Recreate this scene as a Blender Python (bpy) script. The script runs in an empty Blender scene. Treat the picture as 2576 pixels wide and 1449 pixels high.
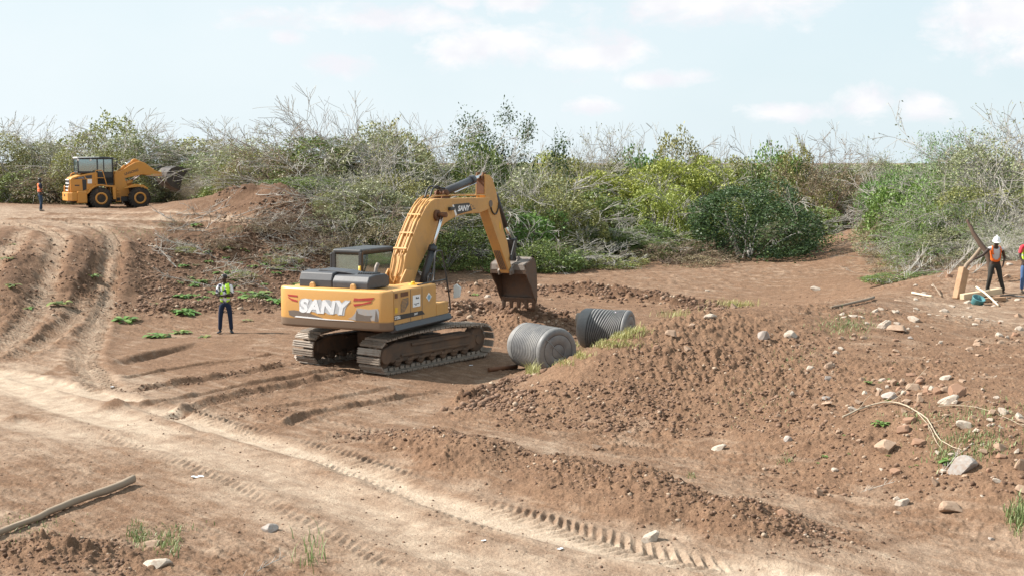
import bpy, bmesh, math, random
import numpy as np
from mathutils import Vector, Matrix, Euler

# ------------------------------------------------------------------ camera, sky, sun, exposure
SC = bpy.context.scene
COL = SC.collection
CAM_H = 5.4
FPX = 3200.0                      # focal length in pixels of a 2576 px wide picture
PITCH = math.atan(314.5 / FPX)
cam_data = bpy.data.cameras.new("camera")
cam_data.sensor_width = 36.0
cam_data.lens = 36.0 * FPX / 2576.0
cam_data.clip_start = 0.1
cam_data.clip_end = 9000.0
cam = bpy.data.objects.new("camera", cam_data)
cam.location = (0, 0, CAM_H)
cam.rotation_euler = (math.pi / 2 - PITCH, 0, 0)
COL.objects.link(cam)
SC.camera = cam

SUN_EL = math.radians(41)
SUN_H = Vector((-0.985, 0.17, 0)).normalized()      # horizontal direction towards the sun
sun_vec = Vector((SUN_H.x * math.cos(SUN_EL), SUN_H.y * math.cos(SUN_EL), math.sin(SUN_EL)))
sd = bpy.data.lights.new("sun", 'SUN')
sd.energy = 5.0
sd.angle = math.radians(0.5)
sd.color = (1.0, 0.955, 0.88)
sun = bpy.data.objects.new("sun", sd)
sun.rotation_euler = (-sun_vec).to_track_quat('-Z', 'Y').to_euler()
sun.location = (-30, 10, 40)
COL.objects.link(sun)

world = bpy.data.worlds.new("World")
SC.world = world
world.use_nodes = True
wn, wl = world.node_tree.nodes, world.node_tree.links
wn.clear()
w_out = wn.new('ShaderNodeOutputWorld')
w_bg = wn.new('ShaderNodeBackground')
w_sky = wn.new('ShaderNodeTexSky')
w_sky.sky_type = 'NISHITA'
w_sky.sun_disc = False
w_sky.sun_elevation = SUN_EL
w_sky.sun_rotation = math.atan2(SUN_H.x, SUN_H.y)
w_sky.air_density = 1.0
w_sky.dust_density = 2.0
w_sky.ozone_density = 1.0
w_bg.inputs['Strength'].default_value = 0.082
# clouds: noise on the view direction, flattened towards the horizon
w_tc = wn.new('ShaderNodeTexCoord')
w_sep = wn.new('ShaderNodeSeparateXYZ'); wl.new(w_tc.outputs['Generated'], w_sep.inputs[0])
def wmath(op, a, b=None, clamp=False):
    n = wn.new('ShaderNodeMath'); n.operation = op; n.use_clamp = clamp
    for i, v in enumerate((a, b)):
        if v is None: continue
        if isinstance(v, (int, float)): n.inputs[i].default_value = v
        else: wl.new(v, n.inputs[i])
    return n.outputs[0]
az = wmath('ARCTAN2', w_sep.outputs['X'], w_sep.outputs['Y'])
el = w_sep.outputs['Z']
w_com = wn.new('ShaderNodeCombineXYZ')
wl.new(wmath('MULTIPLY', az, 3.0), w_com.inputs[0])
wl.new(wmath('MULTIPLY', el, 5.0), w_com.inputs[1])
def wnoise(scale, detail, rough, off, dist=0.0):
    m = wn.new('ShaderNodeMapping'); m.inputs['Location'].default_value = off
    wl.new(w_com.outputs[0], m.inputs[0])
    n = wn.new('ShaderNodeTexNoise'); n.inputs['Scale'].default_value = scale
    n.inputs['Detail'].default_value = detail; n.inputs['Roughness'].default_value = rough
    n.inputs['Distortion'].default_value = dist
    wl.new(m.outputs[0], n.inputs['Vector']); return n.outputs['Fac']
def blob(caz, cel, raz, rel):
    """soft elliptical mask around a direction (azimuth, sin elevation)"""
    a = wmath('DIVIDE', wmath('SUBTRACT', az, caz), raz)
    b = wmath('DIVIDE', wmath('SUBTRACT', el, cel), rel)
    d = wmath('ADD', wmath('MULTIPLY', a, a), wmath('MULTIPLY', b, b))
    return wmath('SUBTRACT', 1.0, wmath('SQRT', d))
def dirpx(px, py):
    return math.atan((px - 1288) / FPX), math.sin(math.atan((410 - py) / FPX))
blobs = None
for px, py, rx, ry in [(1240,120,190,58),(1490,140,170,62),(1780,10,300,75),(2520,70,190,110),(2180,270,85,50),
                       (2310,275,90,45),(1990,290,110,32),(730,108,60,24),(860,175,90,34),(1290,10,95,35),(1160,10,60,30),
                       (1480,270,70,24),(1650,205,140,26),(2620,150,90,60),(950,60,330,40)]:
    a0, e0 = dirpx(px, py)
    b = blob(a0, e0, rx / FPX, ry / FPX)
    blobs = b if blobs is None else wmath('MAXIMUM', blobs, b)
n1 = wnoise(7.0, 10.0, 0.66, (3.1, 1.7, 0.0), 0.3)
n2 = wnoise(2.0, 5.0, 0.5, (7.1, 4.2, 0.0))
edge = wmath('ADD', blobs, wmath('MULTIPLY', wmath('SUBTRACT', n1, 0.5), 2.6))
cum = wn.new('ShaderNodeMapRange'); cum.inputs['From Min'].default_value = -0.05; cum.inputs['From Max'].default_value = 0.6
wl.new(edge, cum.inputs['Value'])
shade_n = wnoise(7.0, 4.0, 0.5, (3.1, 1.85, 0.0), 0.2)
shade = wn.new('ShaderNodeMapRange'); shade.inputs['From Min'].default_value = 0.40; shade.inputs['From Max'].default_value = 0.62
wl.new(shade_n, shade.inputs['Value'])
cc = wn.new('ShaderNodeMixRGB'); cc.inputs[1].default_value = (5.95, 6.03, 6.35, 1); cc.inputs[2].default_value = (6.7, 6.7, 6.8, 1)
wl.new(shade.outputs[0], cc.inputs[0])
# thin veil, thicker near the horizon and on the sun's side
veil = wmath('ADD', wmath('MULTIPLY', wmath('SUBTRACT', n2, 0.42), 1.0), wmath('MULTIPLY', az, -0.85))
veil = wmath('ADD', veil, wmath('MULTIPLY', el, -3.0))
veil = wmath('ADD', veil, 0.62, clamp=True)
pale = wn.new('ShaderNodeMixRGB'); pale.inputs[0].default_value = 0.85; pale.inputs[2].default_value = (5.15, 6.1, 6.5, 1)
wl.new(w_sky.outputs[0], pale.inputs[1])
vm = wn.new('ShaderNodeMixRGB'); wl.new(veil, vm.inputs[0]); wl.new(pale.outputs[0], vm.inputs[1]); vm.inputs[2].default_value = (5.8, 6.35, 6.6, 1)
cm = wn.new('ShaderNodeMixRGB'); wl.new(cum.outputs[0], cm.inputs[0]); wl.new(vm.outputs[0], cm.inputs[1]); wl.new(cc.outputs[0], cm.inputs[2])
wl.new(cm.outputs[0], w_bg.inputs['Color'])
wl.new(w_bg.outputs[0], w_out.inputs['Surface'])

SC.view_settings.view_transform = 'Standard'
SC.view_settings.look = 'None'
SC.view_settings.gamma = 1.0
SC.view_settings.use_curve_mapping = False
SC.view_settings.exposure = 0.9
SC.cycles.max_bounces = 6
SC.cycles.diffuse_bounces = 3
SC.cycles.transparent_max_bounces = 8

# ------------------------------------------------------------------ helpers
CP, SP = math.cos(PITCH), math.sin(PITCH)
def ray(px, py):
    a, b = (px - 1288) / FPX, (724.5 - py) / FPX
    return Vector((a, CP + b * SP, -SP + b * CP))
def at(px, py, z=0.0):
    """point of the scene seen at a photo pixel, on the level z"""
    d = ray(px, py)
    t = (z - CAM_H) / d.z
    return Vector((d.x * t, d.y * t, z))
def at_d(px, py, dist):
    d = ray(px, py); t = dist / d.y
    return Vector((d.x * t, dist, CAM_H + d.z * t))

def tag(o, label=None, cat=None, group=None, kind=None):
    if label: o['label'] = label
    if cat: o['category'] = cat
    if group: o['group'] = group
    if kind: o['kind'] = kind
    return o
def empty(name, loc=(0, 0, 0), rz=0.0, label=None, cat=None, group=None):
    o = bpy.data.objects.new(name, None)
    o.empty_display_size = 0.2
    o.location = loc; o.rotation_euler = (0, 0, rz)
    COL.objects.link(o)
    return tag(o, label, cat, group)
def link(name, me, mat, parent=None):
    o = bpy.data.objects.new(name, me)
    if mat is not None:
        for m in (mat if isinstance(mat, (list, tuple)) else [mat]):
            me.materials.append(m)
    COL.objects.link(o)
    if parent is not None: o.parent = parent
    return o
def copy_tree(o, parent=None):
    c = o.copy(); COL.objects.link(c)
    if parent is not None: c.parent = parent
    for ch in o.children: copy_tree(ch, c)
    return c
def np_mesh(name, verts, faces, nper, smooth=False):
    """mesh from an (n,3) array and an (m,nper) index array"""
    me = bpy.data.meshes.new(name)
    verts = np.ascontiguousarray(verts, dtype=np.float32); faces = np.ascontiguousarray(faces, dtype=np.int32)
    me.vertices.add(len(verts)); me.vertices.foreach_set('co', verts.ravel())
    me.loops.add(faces.size); me.loops.foreach_set('vertex_index', faces.ravel())
    me.polygons.add(len(faces))
    me.polygons.foreach_set('loop_start', np.arange(0, faces.size, nper, dtype=np.int32))
    me.polygons.foreach_set('loop_total', np.full(len(faces), nper, dtype=np.int32))
    if smooth: me.polygons.foreach_set('use_smooth', np.ones(len(faces), dtype=bool))
    me.update(calc_edges=True)
    return me

# ---- vectorised noise
def _hash(ix, iy, seed):
    h = (ix.astype(np.int64) * 374761393 + iy.astype(np.int64) * 668265263 + seed * 2246822519) & 0xFFFFFFFF
    h = ((h ^ (h >> 13)) * 1274126177) & 0xFFFFFFFF
    return ((h ^ (h >> 16)) & 0xFFFF) / 65535.0
def vnoise(x, y, seed=0):
    ix, iy = np.floor(x), np.floor(y)
    fx, fy = x - ix, y - iy
    u, v = fx * fx * (3 - 2 * fx), fy * fy * (3 - 2 * fy)
    a, b = _hash(ix, iy, seed), _hash(ix + 1, iy, seed)
    c, d = _hash(ix, iy + 1, seed), _hash(ix + 1, iy + 1, seed)
    return (a + (b - a) * u) * (1 - v) + (c + (d - c) * u) * v - 0.5
def fbm(x, y, octaves=4, seed=0, gain=0.5):
    s = np.zeros_like(x); amp = 1.0
    for i in range(octaves):
        s += amp * vnoise(x + 17.3 * i, y - 9.1 * i, seed + i)
        x = x * 2.03; y = y * 2.03; amp *= gain
    return s
def clods(x, y, cell, seed, fill=0.8):
    """rounded lumps, one per grid cell, height in units of the cell"""
    gx, gy = x / cell, y / cell
    ix, iy = np.floor(gx), np.floor(gy)
    out = np.zeros_like(x)
    for dx in (-1, 0, 1):
        for dy in (-1, 0, 1):
            cx, cy = ix + dx, iy + dy
            px = cx + 0.15 + 0.7 * _hash(cx, cy, seed); py = cy + 0.15 + 0.7 * _hash(cx, cy, seed + 7)
            r = (0.18 + 0.42 * _hash(cx, cy, seed + 13) ** 1.6)
            on = _hash(cx, cy, seed + 19) < fill
            d2 = ((gx - px) ** 2 + (gy - py) ** 2) / (r * r)
            out = np.maximum(out, np.where(on, np.maximum(0, 1 - d2) ** .75 * r, 0))
    return out * cell
# ------------------------------------------------------------------ terrain
# control points: photo pixel, ground level, roughness, dust (paleness)
CTRL_PX = [
 (0,1449,.0,.35,.25),(350,1449,.0,.5,.2),(700,1449,.0,.5,.25),(1100,1449,.0,.2,.4),(1500,1449,.0,.2,.4),(2000,1449,.05,.3,.45),(2576,1449,.05,.3,.35),
 (0,1250,.0,.3,.2),(350,1250,.0,.3,.2),(700,1250,.0,.15,.38),(1000,1330,.0,.15,.4),(1400,1400,.0,.15,.45),
 (0,1060,.0,.2,.35),(300,1060,.0,.2,.4),(600,1150,.0,.15,.4),(0,950,.0,.25,.5),(300,960,.0,.2,.4),(500,930,.0,.25,.12),(700,960,.0,.3,.12),(700,1060,.0,.3,.15),
 (950,1010,.0,.15,.2),(1000,1100,.02,.2,.25),(900,930,.0,.2,.15),(600,860,.0,.2,.15),(350,860,.0,.2,.18),(700,830,.0,.15,.15),(1100,1020,.0,.15,.25),(1280,985,.0,.15,.25),(1270,958,.0,.2,.2),
 (1350,1120,.1,.15,.3),(1550,1180,.14,.2,.3),(1300,1170,.1,.3,.2),(1750,1230,.16,.2,.3),(2000,1290,.16,.2,.35),(2300,1370,.14,.15,.35),(2576,1420,.1,.15,.35),
 (1000,880,.0,.2,.1),(1000,800,.0,.3,.1),(1250,900,.0,.3,.1),(1200,830,.05,.9,.0),(1350,820,.0,.8,.0),(1500,700,.0,.2,.12),(1700,700,.0,.1,.15),(1300,690,.0,.3,.1),(1900,680,.0,.08,.15),(2050,640,.0,.08,.15),(2150,690,.0,.1,.15),(2080,610,.0,.1,.12),
 (2000,600,.05,.2,.1),(1600,660,.0,.2,.1),(1400,650,.0,.3,.05),(1800,640,.0,.15,.12),(1250,650,.1,.4,.0),(1150,650,.3,.5,.0),
 (900,830,.0,.2,.1),(620,800,.0,.35,.12),(450,800,.0,.4,.12),(330,800,.05,.5,.15),(0,880,.0,.5,.25),(180,900,.0,.3,.35),
 # left slope and plateau
 (0,800,.45,.8,.12),(0,680,1.5,1,.05),(0,600,2.35,.9,.1),(150,780,.4,.5,.3),(150,680,1.45,.6,.25),(150,610,2.25,.5,.3),(300,760,.4,.8,.15),(300,680,1.2,.8,.2),(300,600,2.2,.7,.25),
 (450,740,.45,1,.0),(450,660,1.2,1,.0),(450,590,2.2,.9,.05),(600,740,.35,1,.0),(600,660,1.1,1,.0),(600,590,2.1,.9,.05),(750,700,.5,1,.0),(750,640,1.1,1,.0),(750,560,2.6,1,.0),(750,500,3.7,1,.0),
 (880,690,.45,.9,.0),(880,620,1.2,.9,.0),(1000,680,.3,.6,.0),(850,560,2.4,.9,.0),(620,520,3.1,1,.0),(560,535,2.9,.9,.1),
 (0,560,2.7,.4,.45),(200,560,2.65,.4,.5),(400,560,2.6,.5,.35),(0,530,2.78,.35,.45),(200,530,2.7,.4,.4),(400,527,2.6,.5,.2),(100,520,2.7,.4,.3),(300,518,2.6,.5,.15),(500,520,2.7,.8,.05),
]
CTRL_XY = []   # (x, y, z, rough, dust)
for px, py, z, r, d in CTRL_PX:
    p = at(px, py, z); CTRL_XY.append((p.x, p.y, z, r, d))
# the mound on the right: crest, face, base
for px, py, z, r, d in [
 (1170,1030,.0,.6,.12),(1350,1065,.02,.6,.15),(1600,1095,.02,.5,.2),(1800,1140,.05,.5,.2),(2000,1205,.06,.5,.2),(2200,1270,.08,.4,.25),(2400,1320,.08,.4,.25),(2576,1380,.08,.3,.3),
 (1260,985,.12,.9,.05),(1325,962,.08,.9,.08),(1372,940,.34,.9,.08),(1440,893,1.08,.8,.1),(1520,862,1.32,.8,.15),(1600,832,1.52,.8,.15),(1700,800,1.70,.8,.1),(1800,773,1.80,.8,.1),(1950,767,1.75,.7,.15),(2100,757,1.66,.6,.2),(2200,742,1.52,.7,.25),(2300,718,1.4,.7,.2),(2400,700,1.45,.7,.25),(2490,745,1.25,.4,.3),(2576,655,1.9,.7,.2),(2576,745,1.3,.4,.3),(2350,770,1.25,.4,.35),(2520,800,1.25,.4,.35),
 (1500,975,.5,1,.05),(1700,950,.75,1,.05),(1700,1050,.35,.9,.08),(1900,900,1.05,.9,.08),(1900,1050,.5,.9,.1),(2100,900,1.15,.7,.15),(2100,1050,.75,.8,.15),(2100,1170,.3,.8,.15),(2300,900,1.22,.6,.15),(2300,1050,.95,.8,.1),(2300,1200,.42,.8,.15),
 (2500,900,1.3,.5,.15),(2500,1050,1.1,.8,.1),(2500,1200,.65,.8,.15),(2576,1300,.4,.7,.2)]:
    p = at(px, py, z); CTRL_XY.append((p.x, p.y, z, r, d))
# ground hidden behind the crest, under the bushes and far away: x, y, z
for x, y, z, r, d in [(0.6,32.6,0,.4,.2),(2.6,36.2,0,.4,.2),(4.0,35.6,.25,.4,.2),(6.6,38.0,.35,.4,.1),(1.2,33.6,.0,.4,.2),(5.2,39.5,0,.4,.1),(7.6,43,0,.4,.1),(11.5,49,0,.5,.1),(15.5,56,.4,.6,.1),(20,53,1.2,.6,.1),(27,60,1.6,.6,.1),(18,70,.7,.6,.1),(22,85,1.2,.6,.1),(30,80,1.8,.5,.1),(40,100,2,.5,.1),
 (23,100,.2,.5,.1),(5,95,.9,.5,.1),(-8,75,1.6,.6,.05),(-8,66,1.5,.7,.0),(-14,66,2.4,.8,.0),(-20,75,2.5,.6,.05),(-30,85,2.5,.4,.1),(-33,95,2.5,.4,.1),(-20,95,2.4,.4,.1),(-5,100,1.6,.4,.1),(12,88,.4,.4,.1),(12,110,1.2,.4,.1),
 (-60,150,2,.3,.1),(0,160,1.6,.3,.1),(60,150,2,.3,.1),(-50,60,2.6,.3,.2),(-60,30,1,.3,.2),(-30,30,.1,.3,.3),(50,60,2,.3,.2),(60,30,1.4,.3,.2),(30,20,.9,.4,.2),(20,12,.4,.4,.2),(-20,15,0,.3,.3),(0,6,0,.3,.3),(-12,2,0,.3,.3),(14,2,.2,.3,.3),
 (-40,-20,0,.3,.3),(40,-20,.5,.3,.3),(0,-40,0,.3,.3)]:
    CTRL_XY.append((x, y, z, r, d))
CT = np.array(CTRL_XY, dtype=np.float64)
def _tps_k(r2):
    return np.where(r2 > 1e-12, 0.5 * r2 * np.log(np.maximum(r2, 1e-12)), 0.0)
_LX = CT[:, 0]; _LY = CT[:, 1]
# depth is compressed with distance so that far control points do not wiggle
def _warp(x, y):
    r = np.hypot(x, y) + 1e-9
    k = np.log1p(r / 12.0) * 12.0 / r
    return x * k, y * k
_WX, _WY = _warp(_LX, _LY)
_n = len(CT)
_K = _tps_k((_WX[:, None] - _WX[None]) ** 2 + (_WY[:, None] - _WY[None]) ** 2) + np.eye(_n) * 0.6
_P = np.stack([np.ones(_n), _WX, _WY], 1)
_A = np.block([[_K, _P], [_P.T, np.zeros((3, 3))]])
_W = np.linalg.solve(_A, np.concatenate([CT[:, 2], np.zeros(3)]))
def base_z_raw(x, y):
    x = np.asarray(x, dtype=np.float64); y = np.asarray(y, dtype=np.float64)
    sh = x.shape; x = x.ravel(); y = y.ravel()
    out = np.empty_like(x)
    for i in range(0, len(x), 40000):
        wx, wy = _warp(x[i:i + 40000], y[i:i + 40000])
        k = _tps_k((wx[:, None] - _WX[None]) ** 2 + (wy[:, None] - _WY[None]) ** 2)
        out[i:i + 40000] = k @ _W[:_n] + _W[_n] + _W[_n + 1] * wx + _W[_n + 2] * wy
    for hx, hy, sx_, sy_, hh in ((-10.8, 60.5, 2.8, 2.6, 1.25), (-14.2, 64.5, 3.0, 2.4, .95), (-8.4, 58.5, 1.8, 2.2, .6), (-17.5, 67, 2.5, 2.0, .5)):
        out = out + hh * np.exp(-((x - hx) / sx_) ** 2 - ((y - hy) / sy_) ** 2)
    r = np.hypot(x, y)
    far = np.clip((r - 110) / 60, 0, 1)
    out = out * (1 - far) + 1.6 * far
    return np.clip(out, -0.6, 5).reshape(sh)
def attr_idw(x, y):
    """roughness and dust by inverse distance weighting"""
    sh = x.shape; x = x.ravel(); y = y.ravel()
    out = np.empty((len(x), 2))
    for i in range(0, len(x), 40000):
        wx, wy = _warp(x[i:i + 40000], y[i:i + 40000])
        d2 = (wx[:, None] - _WX[None]) ** 2 + (wy[:, None] - _WY[None]) ** 2
        w = 1.0 / (d2 + 0.02) ** 1.8
        w /= w.sum(1, keepdims=True)
        out[i:i + 40000] = w @ CT[:, 3:5]
    return out[:, 0].reshape(sh), out[:, 1].reshape(sh)
# cached base surface on a polar table
_TA = np.linspace(-math.pi, math.pi, 1441)
_TR = np.concatenate([[0.0], np.exp(np.linspace(math.log(2.0), math.log(400), 420))])
_TX = _TR[None, :] * np.sin(_TA)[:, None]; _TY = _TR[None, :] * np.cos(_TA)[:, None]
_sel = (np.abs(_TA) < 0.9)
_TZ = np.zeros_like(_TX); _TRo = np.full_like(_TX, .3); _TD = np.full_like(_TX, .3)
_coarse = np.arange(0, 1441, 1)
_TZ[_sel] = base_z_raw(_TX[_sel], _TY[_sel]); _ro, _du = attr_idw(_TX[_sel], _TY[_sel]); _TRo[_sel] = _ro; _TD[_sel] = _du
_o = np.where(~_sel)[0][::12]
_zo = base_z_raw(_TX[_o], _TY[_o])
for j in range(_TX.shape[1]):
    _TZ[~_sel, j] = np.interp(_TA[~_sel], np.concatenate([[_TA[_sel][0]], _TA[_o], [_TA[_sel][-1]]])[np.argsort(np.concatenate([[_TA[_sel][0]], _TA[_o], [_TA[_sel][-1]]]))],
        np.concatenate([[_TZ[_sel][0, j]], _zo[:, j], [_TZ[_sel][-1, j]]])[np.argsort(np.concatenate([[_TA[_sel][0]], _TA[_o], [_TA[_sel][-1]]]))])
def _lookup(tab, x, y):
    a = np.arctan2(x, y); r = np.hypot(x, y)
    fa = (a + math.pi) / (2 * math.pi) * 1440
    fr = np.where(r < 2, r / 2, 1 + np.log(np.clip(r, 2, 399) / 2.0) / (math.log(200) / 419))
    ia = np.clip(np.floor(fa).astype(int), 0, 1439); ir = np.clip(np.floor(fr).astype(int), 0, 419)
    u = fa - ia; v = np.clip(fr - ir, 0, 1)
    return (tab[ia, ir] * (1 - u) + tab[ia + 1, ir] * u) * (1 - v) + (tab[ia, ir + 1] * (1 - u) + tab[ia + 1, ir + 1] * u) * v
def base_z(x, y): return _lookup(_TZ, x, y)
def gp(px, py, tmax=140.0):
    """ground point seen at a photo pixel (on the smooth base surface)"""
    d = ray(px, py)
    t = np.linspace(6, tmax, 2400)
    x, y, z = d.x * t, d.y * t, CAM_H + d.z * t
    g = base_z(x, y)
    k = np.where(z < g)[0]
    i = k[0] if len(k) else len(t) - 1
    return Vector((float(x[i]), float(y[i]), float(g[i])))

def polydist(x, y, pts):
    """distance to polyline, signed side (+ = left of travel), arc length"""
    best = np.full(x.shape, 1e9); side = np.zeros_like(x); arc = np.zeros_like(x); s0 = 0.0; tt = np.zeros_like(x)
    for (ax, ay), (bx, by) in zip(pts[:-1], pts[1:]):
        dx, dy = bx - ax, by - ay; L = math.hypot(dx, dy)
        if L < 1e-6: continue
        t = np.clip(((x - ax) * dx + (y - ay) * dy) / (L * L), 0, 1)
        qx, qy = x - ax - t * dx, y - ay - t * dy
        d = np.hypot(qx, qy)
        m = d < best
        best = np.where(m, d, best); side = np.where(m, np.sign(dx * qy - dy * qx), side); arc = np.where(m, s0 + t * L, arc)
        s0 += L
    return best, side, arc, s0
def line_px(pts, smooth=3):
    q = [gp(*p) for p in pts]; q = [(p.x, p.y) for p in q]
    for _ in range(smooth):
        n = [q[0]]
        for a, b in zip(q[:-1], q[1:]):
            n += [(a[0] * .75 + b[0] * .25, a[1] * .75 + b[1] * .25), (a[0] * .25 + b[0] * .75, a[1] * .25 + b[1] * .75)]
        q = n + [q[-1]]
        if len(q) > 24: break
    return q
# features: kind, pixels, half width (m), height or depth, dust, roughness, tread spacing
FEAT = [
 ('rut',  [(-250,880),(0,935),(200,985),(330,1010),(470,1055),(600,1092),(800,1152),(1000,1225),(1200,1297),(1400,1350),(1700,1410),(2100,1475),(2500,1540)], .30, -.06, .9, 0, 0),
 ('rut',  [(-100,1040),(120,1085),(320,1110),(500,1130),(700,1195),(900,1280),(1100,1370),(1300,1450),(1500,1520)], .45, -.04, .55, 0, 0),
 ('rut',  [(-200,920),(0,960),(150,1010),(280,1060),(450,1100)], .5, -.03, .8, 0, 0),
 ('tread',[(480,1040),(640,1083),(760,1118),(900,1163),(1050,1213),(1200,1262),(1330,1305),(1500,1355),(1650,1392),(1850,1430)], .26, .06, .3, .1, .19),
 ('tread',[(720,1075),(850,1100),(960,1135),(1080,1160)], .3, .045, .25, .1, .24),
 ('tread',[(790,1055),(900,1075),(1010,1110),(1100,1125)], .25, .04, .2, .1, .24),
 ('tread',[(230,1090),(400,1150),(560,1215),(700,1290),(850,1370),(980,1440)], .28, .04, .45, .1, .22),
 ('tread',[(430,1000),(560,1060),(700,1130),(900,1200),(1100,1290),(1250,1350)], .2, .03, .5, .1, .2),
 ('ridge',[(930,1098),(1080,1135),(1300,1190),(1500,1232),(1700,1288),(1900,1330),(2080,1368)], .85, .30, .0, .8, 0),
 ('ridge',[(1300,1235),(1500,1290),(1700,1335)], .35, .08, .05, .6, 0),
 ('ridge',[(-60,1400),(60,1392),(160,1400),(300,1430)], .5, .16, .0, 1.1, 0),
 ('ridge',[(600,1045),(660,1040),(720,1052)], .45, .14, .0, .6, 0),
 ('furrow',[(735,915),(620,937),(540,950),(450,968),(335,985)], .20, .085, .0, .5, 0),
 ('furrow',[(900,938),(760,965),(640,988),(540,1012),(430,1048)], .22, .09, .0, .5, 0),
 ('furrow',[(860,926),(720,952),(600,972),(480,1000),(360,1022)], .14, .07, .05, .3, 0),
 ('furrow',[(1120,985),(960,1012),(800,1038),(715,1072)], .16, .07, .05, .3, 0),
 ('furrow',[(1000,975),(850,1000),(700,1022),(600,1040)], .12, .05, .05, .2, 0),
 ('furrow',[(700,890),(600,905),(500,915),(400,935),(310,955)], .12, .05, .05, .2, 0),
 ('trench',[(295,920),(345,905),(400,888),(455,875),(515,862)], .28, .15, .0, .4, 0),
 ('ridge',[(250,1035),(330,1010),(420,1030)], .3, .08, .1, .5, 0),
 ('ridge',[(0,1055),(70,1050)], .35, .1, .0, .7, 0),
 ('rut2', [(-20,562),(70,570),(135,585),(150,610),(140,660),(122,710),(100,760),(60,820),(10,880)], .38, -.07, .42, .0, .28),
 ('rut2', [(120,556),(220,566),(280,588),(292,630),(284,680),(272,735),(255,790),(225,850),(215,920),(260,985)], .38, -.07, .42, .0, .28),
 ('rut2', [(260,640),(250,690),(215,740),(190,800),(110,860),(40,900)], .3, -.09, .3, .2, .28),
 ('rut2', [(60,580),(20,640),(-30,700)], .4, -.07, .4, .1, .28),
 ('ridge',[(205,600),(210,650),(195,710),(175,760)], .55, .16, .0, .9, 0),
 ('ridge',[(335,610),(335,680),(320,750)], .5, .14, .0, .9, 0),
 ('ridge',[(0,760),(40,700),(60,640)], .6, .22, .0, .9, 0),
 ('ridge',[(340,782),(470,780),(600,775),(720,770)], .6, .16, .0, 1., 0),
 ('rut',  [(-50,545),(150,548),(330,552),(500,556),(640,558)], .5, -.08, .55, .1, 0),
 ('rut',  [(-50,566),(100,563),(250,568),(420,573),(560,570)], .35, -.06, .5, .1, 0),
 ('rut',  [(60,534),(220,537),(400,538),(560,540)], .35, -.05, .4, .1, 0),
 ('ridge',[(0,556),(200,557),(420,563),(600,565)], .35, .09, .1, .6, 0),
 ('ridge',[(100,541),(300,543),(520,547)], .35, .09, .1, .6, 0),
 ('ridge',[(1100,722),(1250,738),(1450,742),(1620,755),(1800,778)], 1.0, .30, .0, 1.6, 0),
 ('ridge',[(1110,760),(1250,780),(1400,785)], 1.0, .16, .0, 1.5, 0),
 ('ridge',[(1120,805),(1230,792),(1330,810),(1430,835)], .9, .55, .0, 1.7, 0),
 ('ridge',[(1240,850),(1330,850)], .7, .2, .0, 1.3, 0),
 ('ridge',[(1150,1025),(1210,1005),(1280,975),(1330,955)], .4, .16, .0, 1.3, 0),
 ('ridge',[(680,482),(750,482),(830,540)], 1.8, 1.0, .0, 1.2, 0),
 ('ridge',[(540,500),(640,498),(700,510)], 1.6, .8, .0, 1.2, 0),
 ('ridge',[(500,640),(600,620),(700,600)], 1.0, .3, .0, 1.2, 0),
 ('ridge',[(1900,610),(1980,618),(2100,628)], .5, .1, .0, .3, 0),
]
for f in FEAT: pass
FEATW = [(k, line_px(p), hw, h, du, ro, sp) for k, p, hw, h, du, ro, sp in FEAT]

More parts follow.
